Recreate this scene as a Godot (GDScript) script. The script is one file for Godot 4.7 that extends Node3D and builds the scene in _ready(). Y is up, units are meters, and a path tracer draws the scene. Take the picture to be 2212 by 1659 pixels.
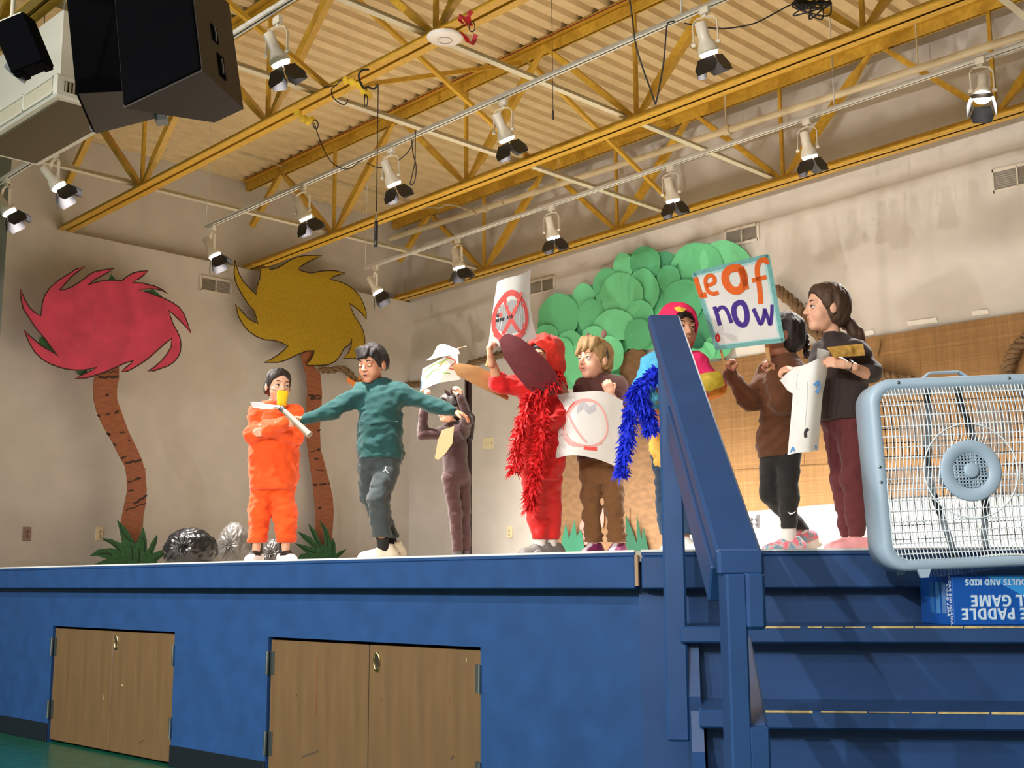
extends Node3D
# Pixel positions below are in the 2212 x 1659 frame of the photograph.
const CAM := Vector3(0.0, 0.785, 0.0)
const FW := Vector3(-0.69484322, 0.16101646, -0.70090413)
const RT := Vector3(0.70961000, -0.00480763, -0.70457826)
const DN := Vector3(-0.11681839, -0.98694001, -0.11091834)
const FPX := 2613.34
const HS := 0.87          # stage floor height
const XL := -9.94         # left wall of the stage
const ZB := -8.45         # back wall of the stage
const ZS := -2.77         # straight stage front
const SLP := 0.0306       # roof slope along x
var used := {}
var mats := {}
var texs := {}
var shared := {}

func ray(x: float, y: float) -> Vector3:
	return FW + RT * ((x - 1106.0) / FPX) + DN * ((y - 829.5) / FPX)
func at(x: float, y: float, d: float) -> Vector3:      # a pixel at a depth along the view axis
	return CAM + ray(x, y) * d
func on_z(x: float, y: float, z: float) -> Vector3:    # a pixel on a plane parallel to the back wall
	var q := ray(x, y); return CAM + q * (z / q.z)
func on_x(x: float, y: float, v: float) -> Vector3:    # a pixel on a plane parallel to the left wall
	var q := ray(x, y); return CAM + q * (v / q.x)
func on_y(x: float, y: float, h: float) -> Vector3:
	var q := ray(x, y); return CAM + q * ((h - CAM.y) / q.y)
func on_roof(x: float, y: float, y0: float) -> Vector3: # a pixel on a plane parallel to the sloping roof
	var q := ray(x, y)
	return CAM + q * ((y0 + SLP * 9.94 - CAM.y) / (q.y - SLP * q.x))
func on_plane(x: float, y: float, p: Vector3, n: Vector3) -> Vector3:
	var q := ray(x, y); return CAM + q * ((p - CAM).dot(n) / q.dot(n))

# ---------- nodes ----------
func numbered(called: String) -> String:
	var k: int = used.get(called, 0)
	used[called] = k + 1
	return called if k == 0 else "%s_%03d" % [called, k]
func tag(o: Node, label: String, category: String, group := "") -> Node:
	o.set_meta("label", label); o.set_meta("category", category)
	if group: o.set_meta("group", group)
	return o
func thing(called: String, label: String, category: String, where := Vector3.ZERO, group := "") -> Node3D:
	var o := Node3D.new(); o.name = numbered(called); add_child(o); o.position = where
	tag(o, label, category, group)
	return o
func put(called: String, mesh: Mesh, m: Material, parent: Node = null, xf := Transform3D()) -> MeshInstance3D:
	var o := MeshInstance3D.new()
	o.mesh = mesh; o.material_override = m
	if parent == null:
		o.name = numbered(called); add_child(o)
	else:
		o.name = called; parent.add_child(o, true)
		if parent.is_inside_tree(): xf = (parent as Node3D).global_transform.affine_inverse() * xf
	o.transform = xf
	return o
# like put, but the geometry is already in world coordinates
func obj(called: String, st: SurfaceTool, m: Material, parent: Node = null, normals := true) -> MeshInstance3D:
	if normals: st.generate_normals()
	return put(called, st.commit(), m, parent)
func struct(called: String, st: SurfaceTool, m: Material, parent: Node = null) -> MeshInstance3D:
	var o := obj(called, st, m, parent)
	if parent == null: o.set_meta("kind", "structure")
	return o

# ---------- materials ----------
func grain(key: String, freq: float, lo: float, hi: float, stretch := Vector2.ONE, oct := 4, size := 256) -> ImageTexture:
	if texs.has(key): return texs[key]
	var n := FastNoiseLite.new(); n.seed = hash(key) % 10000; n.frequency = freq; n.fractal_octaves = oct
	n.noise_type = FastNoiseLite.TYPE_SIMPLEX_SMOOTH
	var im := Image.create(size, size, false, Image.FORMAT_RGB8)
	var src := n.get_seamless_image(size, size)
	for y in size:
		for x in size:
			var sx := int(x * stretch.x) % size
			var sy := int(y * stretch.y) % size
			var v := lerpf(lo, hi, src.get_pixel(sx, sy).r)
			im.set_pixel(x, y, Color(v, v, v))
	texs[key] = ImageTexture.create_from_image(im)
	return texs[key]
func weave(key: String) -> ImageTexture:     # burlap: crossing threads of uneven tone
	if texs.has(key): return texs[key]
	var size := 320
	var r := RandomNumberGenerator.new(); r.seed = 77
	var a := []; var b := []
	for i in size: a.append(r.randf()); b.append(r.randf())
	var n := FastNoiseLite.new(); n.frequency = 0.02; n.seed = 9
	var im := Image.create(size, size, false, Image.FORMAT_RGB8)
	for y in size:
		for x in size:
			var v := 0.80 + 0.13 * float(a[(x / 4) % size]) * (0.6 + 0.4 * n.get_noise_2d(x, y * 0.3)) + 0.13 * float(b[(y / 4) % size]) * (0.6 + 0.4 * n.get_noise_2d(x * 0.3 + 500, y))
			im.set_pixel(x, y, Color(v, v, v))
	im.generate_mipmaps()
	texs[key] = ImageTexture.create_from_image(im)
	return texs[key]
func mat(key: String, col: Color, rough := 0.7, metal := 0.0) -> StandardMaterial3D:
	if mats.has(key): return mats[key]
	var m := StandardMaterial3D.new()
	m.albedo_color = col; m.roughness = rough; m.metallic = metal
	m.cull_mode = BaseMaterial3D.CULL_DISABLED
	mats[key] = m
	return m
func tmat(key: String, col: Color, rough: float, tex: Texture2D, scale: float) -> StandardMaterial3D:
	if mats.has(key): return mats[key]
	var m := mat(key, col, rough)
	m.albedo_texture = tex
	m.uv1_triplanar = true; m.uv1_world_triplanar = true
	m.uv1_scale = Vector3.ONE * scale
	return m
func vmat(key: String, rough := 0.7) -> StandardMaterial3D:   # colour comes from the vertices
	if mats.has(key): return mats[key]
	var m := mat(key, Color.WHITE, rough)
	m.vertex_color_use_as_albedo = true
	return m
func rgb(r: int, g: int, b: int) -> Color: return Color8(r, g, b)
func lin(c: Color) -> Color: return c.srgb_to_linear()

# ---------- shapes ----------
func begin() -> SurfaceTool:
	var st := SurfaceTool.new(); st.begin(Mesh.PRIMITIVE_TRIANGLES); st.set_smooth_group(-1)
	return st
func tri(st: SurfaceTool, a: Vector3, b: Vector3, c: Vector3) -> void:
	st.add_vertex(a); st.add_vertex(b); st.add_vertex(c)
func quad(st: SurfaceTool, a: Vector3, b: Vector3, c: Vector3, d: Vector3) -> void:
	tri(st, a, b, c); tri(st, a, c, d)
# box with chamfered edges; basis columns are its half axes
func box(st: SurfaceTool, o: Vector3, ax: Vector3, ay: Vector3, az: Vector3, ch := 0.0) -> void:
	var A := [ax, ay, az]
	if ch <= 0.0:
		for i in 3:
			var u: Vector3 = A[(i + 1) % 3]; var v: Vector3 = A[(i + 2) % 3]; var w: Vector3 = A[i]
			quad(st, o + w - u - v, o + w - u + v, o + w + u + v, o + w + u - v)
			quad(st, o - w - u - v, o - w + u - v, o - w + u + v, o - w - u + v)
		return
	var s := []
	for i in 3: s.append(maxf(0.0, 1.0 - ch / (A[i] as Vector3).length()))
	for i in 3:
		var iu := (i + 1) % 3; var iv := (i + 2) % 3
		var u: Vector3 = A[iu] * s[iu]; var v: Vector3 = A[iv] * s[iv]; var w: Vector3 = A[i]
		quad(st, o + w - u - v, o + w - u + v, o + w + u + v, o + w + u - v)
		quad(st, o - w - u - v, o - w + u - v, o - w + u + v, o - w - u + v)
		# four edges running along axis i
		for su in [-1.0, 1.0]:
			for sv in [-1.0, 1.0]:
				var L: Vector3 = A[i] * s[i]
				var p: Vector3 = o + A[iu] * su + A[iv] * (sv * s[iv])
				var q: Vector3 = o + A[iu] * (su * s[iu]) + A[iv] * sv
				if su * sv > 0: quad(st, p - L, p + L, q + L, q - L)
				else: quad(st, q - L, q + L, p + L, p - L)
	for sx in [-1.0, 1.0]:
		for sy in [-1.0, 1.0]:
			for sz in [-1.0, 1.0]:
				var a: Vector3 = o + ax * sx + ay * (sy * s[1]) + az * (sz * s[2])
				var b: Vector3 = o + ax * (sx * s[0]) + ay * sy + az * (sz * s[2])
				var c: Vector3 = o + ax * (sx * s[0]) + ay * (sy * s[1]) + az * sz
				if sx * sy * sz > 0: tri(st, a, c, b)
				else: tri(st, a, b, c)
func abox(st: SurfaceTool, lo: Vector3, hi: Vector3, ch := 0.0) -> void:
	var h := (hi - lo) * 0.5
	box(st, (lo + hi) * 0.5, Vector3(h.x, 0, 0), Vector3(0, h.y, 0), Vector3(0, 0, h.z), ch)
# bar from a to b, w wide (sideways) and h high (towards up)
func bar(st: SurfaceTool, a: Vector3, b: Vector3, w: float, h: float, up := Vector3.UP, ch := 0.0) -> void:
	var d := (b - a)
	var s := d.cross(up).normalized()
	if s.length() < 0.5: s = d.cross(Vector3.RIGHT).normalized()
	var u := s.cross(d).normalized()
	box(st, (a + b) * 0.5, s * (w * 0.5), u * (h * 0.5), d * 0.5, ch)
func ring(c: Vector3, u: Vector3, v: Vector3, n: int) -> PackedVector3Array:
	var r := PackedVector3Array()
	for i in n:
		var t := TAU * i / n
		r.append(c + u * cos(t) + v * sin(t))
	return r
func skin_rings(st: SurfaceTool, rings: Array, caps := true, smooth := true) -> void:
	st.set_smooth_group(0 if smooth else -1)
	for k in rings.size() - 1:
		var a: PackedVector3Array = rings[k]; var b: PackedVector3Array = rings[k + 1]
		var n := a.size()
		for i in n:
			var j := (i + 1) % n
			quad(st, a[i], a[j], b[j], b[i])
	st.set_smooth_group(-1)
	if caps:
		for e in 2:
			var r: PackedVector3Array = rings[0] if e == 0 else rings[-1]
			var m := Vector3.ZERO
			for p in r: m += p
			m /= r.size()
			for i in r.size():
				var j := (i + 1) % r.size()
				if e == 0: tri(st, m, r[j], r[i])
				else: tri(st, m, r[i], r[j])
func tube(st: SurfaceTool, pts: Array, rad, sides := 8, caps := true) -> void:
	var rings := []
	var up := Vector3.UP
	var t0: Vector3 = (pts[1] - pts[0]).normalized()
	if absf(t0.dot(up)) > 0.9: up = Vector3.RIGHT
	var u := t0.cross(up).normalized()
	for i in pts.size():
		var t: Vector3 = (pts[mini(i + 1, pts.size() - 1)] - pts[maxi(i - 1, 0)]).normalized()
		u = (u - t * u.dot(t)).normalized()
		var v := t.cross(u)
		var r: float = rad[i] if rad is Array else rad
		rings.append(ring(pts[i], u * r, v * r, sides))
	skin_rings(st, rings, caps)
# profile = [[distance along axis, radius], ...]
func lathe(st: SurfaceTool, o: Vector3, axis: Vector3, profile: Array, sides := 24, caps := true) -> void:
	axis = axis.normalized()
	var u := axis.cross(Vector3.UP if absf(axis.y) < 0.9 else Vector3.RIGHT).normalized()
	var v := axis.cross(u)
	var rings := []
	for p in profile: rings.append(ring(o + axis * p[0], u * p[1], v * p[1], sides))
	skin_rings(st, rings, caps)
# flat polygon (any planar 3D outline) given a thickness
func extrude(st: SurfaceTool, pts: Array, off: Vector3) -> void:
	var n := off.normalized()
	var u: Vector3 = (pts[1] - pts[0]).normalized()
	u = (u - n * u.dot(n)).normalized()
	var v := n.cross(u)
	var p2 := PackedVector2Array()
	for p in pts: p2.append(Vector2((p - pts[0]).dot(u), (p - pts[0]).dot(v)))
	var idx := Geometry2D.triangulate_polygon(p2)
	for k in range(0, idx.size(), 3):
		tri(st, pts[idx[k]], pts[idx[k + 1]], pts[idx[k + 2]])
		tri(st, pts[idx[k]] + off, pts[idx[k + 2]] + off, pts[idx[k + 1]] + off)
	for i in pts.size():
		var j := (i + 1) % pts.size()
		quad(st, pts[i], pts[j], pts[j] + off, pts[i] + off)
# Catmull-Rom through points
func curve(pts: Array, per := 6, closed := false) -> Array:
	var out := []
	var n := pts.size()
	var last := n if closed else n - 1
	for i in last:
		var p0 = pts[(i - 1 + n) % n] if closed else pts[maxi(i - 1, 0)]
		var p1 = pts[i]
		var p2 = pts[(i + 1) % n]
		var p3 = pts[(i + 2) % n] if closed else pts[mini(i + 2, n - 1)]
		for k in per:
			var t := float(k) / per
			out.append(0.5 * (p1 * 2.0 + (p2 - p0) * t + (p0 * 2.0 - p1 * 5.0 + p2 * 4.0 - p3) * t * t + (p1 * 3.0 - p0 - p2 * 3.0 + p3) * t * t * t))
	if not closed: out.append(pts[-1])
	return out
func V2(flat: Array) -> Array:
	var o := []
	for i in range(0, flat.size(), 2): o.append(Vector2(flat[i], flat[i + 1]))
	return o
# pixel outline read off a zoomed crop (origin ox, oy, factor s)
func trace(flat: Array, ox := 0.0, oy := 0.0, s := 1.0) -> Array:
	var o := []
	for i in range(0, flat.size(), 2): o.append(Vector2(ox + flat[i] / s, oy + flat[i + 1] / s))
	return o
func to_x(p: Array, v: float) -> Array:
	var o := []
	for q in p: o.append(on_x(q.x, q.y, v))
	return o
func to_z(p: Array, v: float) -> Array:
	var o := []
	for q in p: o.append(on_z(q.x, q.y, v))
	return o
func to_plane(p: Array, a: Vector3, n: Vector3) -> Array:
	var o := []
	for q in p: o.append(on_plane(q.x, q.y, a, n))
	return o
func ribbon(st: SurfaceTool, pts: Array, w: float, n: Vector3, h := 0.002, closed := false) -> void:
	# a painted stroke: thin raised strip along pts in the plane with normal n
	var c := pts.size()
	var L := []; var R := []
	for i in c:
		var a: Vector3 = pts[(i - 1 + c) % c] if closed else pts[maxi(i - 1, 0)]
		var b: Vector3 = pts[(i + 1) % c] if closed else pts[mini(i + 1, c - 1)]
		var s := (b - a).normalized().cross(n).normalized() * w * 0.5
		L.append(pts[i] + s + n * h); R.append(pts[i] - s + n * h)
	for i in (c if closed else c - 1):
		var j := (i + 1) % c
		quad(st, L[i], L[j], R[j], R[i])

func _ready() -> void:
	camera_and_light()
	room()
	roof()
	stage()
	steps()
	rails_and_lamps()
	overhead()
	wall_things()
	cutout_trees()
	paper_tree()
	fan_and_box()
	bags()
	people()

func camera_and_light() -> void:
	var cam := Camera3D.new(); cam.name = "camera"; add_child(cam)
	cam.transform = Transform3D(Basis(RT, -DN, -FW).orthonormalized(), CAM)
	cam.fov = 35.2199; cam.near = 0.05; cam.far = 60.0; cam.current = true
	var we := WorldEnvironment.new(); we.name = "world"
	var e := Environment.new()
	e.background_mode = Environment.BG_COLOR; e.background_color = Color(0, 0, 0)
	e.ambient_light_source = Environment.AMBIENT_SOURCE_DISABLED
	e.tonemap_mode = Environment.TONE_MAPPER_LINEAR; e.tonemap_exposure = 1.35
	e.sdfgi_enabled = true; e.ssao_enabled = true; e.ssil_enabled = true
	we.environment = e; add_child(we)
	# fluorescent troffers in the hall ceiling behind the camera
	for ix in 4:
		for iz in 3:
			var p := Vector3(-7.2 + ix * 3.5, 3.62, 0.9 + iz * 3.0)
			var t := thing("ceiling_troffer", "long white fluorescent light, %s from the left in the %s row behind the stage front" % [["first", "second", "third", "fourth"][ix], ["nearest", "middle", "farthest"][iz]], "ceiling light", p, "hall lights")
			var st := begin(); abox(st, p + Vector3(-0.62, 0.0, -0.17), p + Vector3(0.62, 0.09, 0.17), 0.01)
			for sx in [-0.5, 0.5]: tube(st, [p + Vector3(sx, 0.08, 0), p + Vector3(sx, roof_y(p.x + sx) - p.y, 0)], 0.005, 6)
			obj("housing", st, mat("white_metal", rgb(225, 225, 220), 0.4), t)
			st = begin(); abox(st, p + Vector3(-0.58, -0.012, -0.14), p + Vector3(0.58, 0.002, 0.14), 0.004)
			var gm := mat("troffer_glow", Color(1, 1, 1), 0.5); gm.emission_enabled = true; gm.emission = Color(1.0, 0.95, 0.86); gm.emission_energy_multiplier = 1.5
			obj("diffuser", st, gm, t)
			var a := AreaLight3D.new(); a.name = "light"; t.add_child(a)
			a.area_size = Vector2(1.1, 0.26)
			a.position = Vector3(0, -0.03, 0); a.rotation_degrees = Vector3(-90, 0, 0)
			a.light_energy = HALL; a.light_color = Color(1.0, 0.98, 0.95); a.shadow_enabled = true
			a.area_range = 30.0

const HALL := 6.5

func room() -> void:
	var wallm := tmat("wall_paint", rgb(204, 198, 190), 0.5, grain("wall", 0.02, 0.95, 1.0), 0.5)
	var st := begin()
	# ---- hall floor, green sheet flooring ----
	abox(st, Vector3(-12.5, -0.2, ZB - 0.3), Vector3(8, 0.0, 10))
	var fm := tmat("green_floor", rgb(30, 104, 82), 0.25, grain("floor", 0.05, 0.75, 1.0), 0.9)
	struct("floor", st, fm)
	# ---- left wall: thick lower part with a ledge, set-back upper part, pier towards the hall ----
	st = begin()
	var zp := -4.0          # end of the stage side wall
	var zr := -4.56         # where the recess above the ledge starts
	abox(st, Vector3(XL - 0.4, 0, ZB - 0.3), Vector3(XL, 3.817, zp))
	abox(st, Vector3(XL - 0.4, 3.817, zr), Vector3(XL, 5.6, zp))
	abox(st, Vector3(XL - 0.5, 3.80, ZB - 0.3), Vector3(XL - 0.13, 5.6, zr))
	struct("wall_left", st, wallm)
	st = begin()
	abox(st, Vector3(-13.0, 0, zp - 0.25), Vector3(XL - 0.35, 5.6, zp - 0.02))
	abox(st, Vector3(-13.2, 0, zp - 0.02), Vector3(-13.0, 5.6, 10))
	struct("wall_hall_left", st, tmat("wall_blue_grey", rgb(150, 164, 176), 0.55, grain("wall", 0.02, 0.95, 1.0), 0.5))
	# ---- back wall with a doorway near the corner ----
	st = begin()
	var dx0 := on_z(1002, 1000, ZB).x
	var dx1 := on_z(1019, 1000, ZB).x
	var dy := on_z(1010, 816, ZB).y
	abox(st, Vector3(XL - 0.5, 0, ZB - 0.25), Vector3(dx0, 5.6, ZB))
	abox(st, Vector3(dx0, dy, ZB - 0.25), Vector3(dx1, 5.6, ZB))
	abox(st, Vector3(dx1, 0, ZB - 0.25), Vector3(8.0, 6.0, ZB))
	struct("wall_back", st, wallm)
	# the little passage behind the doorway
	st = begin()
	abox(st, Vector3(dx0 - 0.5, HS - 0.1, ZB - 1.6), Vector3(dx1 + 0.6, HS, ZB - 0.25))
	abox(st, Vector3(dx0 - 0.6, HS, ZB - 1.6), Vector3(dx0 - 0.5, dy + 0.3, ZB - 0.25))
	abox(st, Vector3(dx1 + 0.5, HS, ZB - 1.6), Vector3(dx1 + 0.6, dy + 0.3, ZB - 0.25))
	abox(st, Vector3(dx0 - 0.6, HS, ZB - 1.7), Vector3(dx1 + 0.6, dy + 0.3, ZB - 1.6))
	abox(st, Vector3(dx0 - 0.6, dy + 0.2, ZB - 1.7), Vector3(dx1 + 0.6, dy + 0.3, ZB - 0.25))
	struct("wall_passage", st, wallm)
	# dark frame and door leaf standing open in the doorway
	var fr := begin()
	abox(fr, Vector3(dx1 - 0.05, HS, ZB - 0.25), Vector3(dx1 - 0.004, dy, ZB + 0.006), 0.004)
	abox(fr, Vector3(dx0 + 0.004, HS, ZB - 0.25), Vector3(dx0 + 0.02, dy, ZB - 0.01), 0.004)
	abox(fr, Vector3(dx0, dy - 0.04, ZB - 0.25), Vector3(dx1, dy - 0.003, ZB - 0.01), 0.004)
	var d1 := struct("door_1", fr, mat("dark_door", rgb(46, 22, 24), 0.55))
	st = begin(); abox(st, Vector3(dx1 - 0.09, HS + 0.01, ZB - 1.0), Vector3(dx1 - 0.055, dy - 0.05, ZB - 0.12), 0.004)
	obj("door_leaf", st, mat("dark_leaf", rgb(52, 27, 28), 0.5), d1)
	st = begin(); tube(st, [Vector3(dx1 - 0.09, HS + 1.0, ZB - 0.2), Vector3(dx1 - 0.115, HS + 1.0, ZB - 0.2)], 0.025, 10)
	obj("door_knob", st, mat("chrome", rgb(200, 200, 200), 0.2, 1.0), d1)
	# ---- baseboards ----
	var bb := mat("baseboard", rgb(196, 190, 178), 0.45)
	st = begin(); abox(st, Vector3(XL, HS, ZB), Vector3(XL + 0.014, HS + 0.10, zp), 0.003)
	struct("baseboard_left", st, bb)
	st = begin(); abox(st, Vector3(dx1 + 0.02, HS, ZB), Vector3(7.5, HS + 0.05, ZB + 0.012), 0.003)
	struct("baseboard_back", st, bb)
	# ---- hall walls out of view, closing the room ----
	st = begin(); abox(st, Vector3(8.0, 0, ZB - 0.3), Vector3(8.2, 6.2, 10)); struct("wall_right", st, wallm)
	st = begin(); abox(st, Vector3(-13.2, 0, 10), Vector3(8.2, 6.2, 10.2)); struct("wall_rear", st, wallm)

func roof_y(x: float) -> float: return 4.74 + SLP * (x - XL)

func roof() -> void:
	# corrugated steel deck; the flutes run from the back wall to the hall
	var st := begin()
	var x := -13.4
	var pitch := 0.152; var dep := 0.038
	var prof := []
	while x < 8.4:
		prof.append(Vector2(x, 0)); prof.append(Vector2(x + 0.082, 0)); prof.append(Vector2(x + 0.098, dep)); prof.append(Vector2(x + 0.136, dep))
		x += pitch
	for i in prof.size() - 1:
		var a: Vector2 = prof[i]; var b: Vector2 = prof[i + 1]
		var pa := roof_y(a.x) + a.y; var pb := roof_y(b.x) + b.y
		quad(st, Vector3(a.x, pa, ZB - 0.5), Vector3(b.x, pb, ZB - 0.5), Vector3(b.x, pb, 10.3), Vector3(a.x, pa, 10.3))
	# roof insulation above, so that the deck is a closed slab
	quad(st, Vector3(-13.4, roof_y(-13.4) + 0.25, ZB - 0.5), Vector3(8.4, roof_y(8.4) + 0.25, ZB - 0.5), Vector3(8.4, roof_y(8.4) + 0.25, 10.3), Vector3(-13.4, roof_y(-13.4) + 0.25, 10.3))
	struct("ceiling", st, tmat("deck_paint", rgb(224, 200, 154), 0.55, grain("deck", 0.03, 0.9, 1.0), 0.7))
	var ym := tmat("joist_yellow", rgb(216, 170, 56), 0.42, grain("yel", 0.05, 0.86, 1.0), 1.4)
	var wm := mat("bridging_white", rgb(206, 200, 178), 0.45)
	var joists := [
		[-0.72, "yellow steel roof joist out over the hall, clear of the stage"],
		[-2.61, "yellow steel roof joist above the stage front edge, carrying the black loudspeakers"],
		[-4.50, "yellow steel roof joist with the round white disc and red strap on it"],
		[-6.39, "yellow steel roof joist whose lower end meets the wall by the yellow cutout crown"],
		[-8.28, "yellow steel roof joist running close along the back wall"]]
	for jd in joists:
		var z: float = jd[0]
		var j := thing("roof_joist", jd[1], "roof joist", Vector3(XL, 3.817, z), "yellow roof joists")
		var x0 := XL - 0.1; var x1 := 7.9
		var b0 := func(xx: float) -> float: return 3.817 + SLP * (xx - XL)
		for s in [-1.0, 1.0]:
			st = begin()
			bar(st, Vector3(x0, b0.call(x0) + 0.004, z + s * 0.040), Vector3(x1, b0.call(x1) + 0.004, z + s * 0.040), 0.056, 0.008)
			bar(st, Vector3(x0, b0.call(x0) + 0.031, z + s * 0.016), Vector3(x1, b0.call(x1) + 0.031, z + s * 0.016), 0.008, 0.062)
			obj("bottom_chord", st, ym, j)
			st = begin()
			bar(st, Vector3(x0, roof_y(x0) - 0.006, z + s * 0.045), Vector3(x1, roof_y(x1) - 0.006, z + s * 0.045), 0.066, 0.009)
			bar(st, Vector3(x0, roof_y(x0) - 0.05, z + s * 0.016), Vector3(x1, roof_y(x1) - 0.05, z + s * 0.016), 0.010, 0.10)
			obj("top_chord", st, ym, j)
		var i := 0
		var xn := -8.60
		# end diagonal down to the wall
		st = begin(); bar(st, Vector3(-9.44, roof_y(-9.44) - 0.06, z), Vector3(XL + 0.0, 4.26, z), 0.05, 0.05, Vector3.BACK)
		obj("web_diagonal", st, ym, j)
		while xn < 7.5:
			var pb := Vector3(xn, b0.call(xn) + 0.03, z)
			st = begin(); bar(st, pb, Vector3(xn, roof_y(xn) - 0.06, z), 0.026, 0.026); obj("web_post", st, ym, j)
			for s in [-1.0, 1.0]:
				var tx: float = xn + s * 0.84
				var pt := Vector3(tx, roof_y(tx) - 0.07, z)
				# angle bars crimped flat near their ends
				var p1 := pb.lerp(pt, 0.16); var p2 := pb.lerp(pt, 0.86)
				st = begin()
				var axis := (pt - pb).normalized(); var up := Vector3.BACK
				var sd := axis.cross(up).normalized()
				var w := 0.032 if s > 0 else 0.022
				var rings := []
				for q in [[pb + axis * 0.02, 0.014, 0.014], [p1, 0.020, 0.022], [p1 + axis * 0.06, w, 0.024], [p2 - axis * 0.06, w, 0.024], [p2, 0.020, 0.022], [pt, 0.014, 0.014]]:
					rings.append(PackedVector3Array([q[0] + sd * q[1] + up * q[2], q[0] - sd * q[1] + up * q[2], q[0] - sd * q[1] - up * q[2], q[0] + sd * q[1] - up * q[2]]))
				skin_rings(st, rings, true, false)
				obj("web_diagonal", st, ym, j)
			xn += 1.757; i += 1
	# horizontal white bridging, and the crossed struts between the joists
	var br := [[-8.68, "white steel bridging bar nearest the left wall, crossing under the joists"], [-6.30, "white steel bridging bar crossing the joists beside the yellow crossed struts"], [-5.18, "white steel bridging bar passing behind the round white disc"], [-2.60, "white steel bridging bar farthest from the left wall"]]
	for q in br:
		var bx: float = q[0]; var y0 := 3.888 + SLP * (bx - XL)
		st = begin()
		bar(st, Vector3(bx, y0, ZB + 0.12), Vector3(bx, y0, 2.0), 0.048, 0.006)
		bar(st, Vector3(bx - 0.022, y0 + 0.022, ZB + 0.12), Vector3(bx - 0.022, y0 + 0.022, 2.0), 0.006, 0.048)
		tag(obj("bridging_bar", st, wm), q[1], "bridging bar", "white bridging bars")
	var bays := [[-2.61, -4.50, "over the stage front"], [-4.50, -6.39, "behind the round white disc"], [-6.39, -8.28, "next to the back wall"]]
	for b in bays:
		for k in 2:
			st = begin()
			var xx := -6.20 + k * 0.06
			var lo := 3.87 + SLP * (xx - XL); var hi := roof_y(xx) - 0.08
			bar(st, Vector3(xx, lo if k == 0 else hi, b[0]), Vector3(xx, hi if k == 0 else lo, b[1]), 0.03, 0.03)
			tag(obj("cross_strut", st, ym), "yellow cross strut between joists %s, rising %s the back wall" % [b[2], "towards" if k == 0 else "away from"], "strut", "yellow cross struts")

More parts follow.
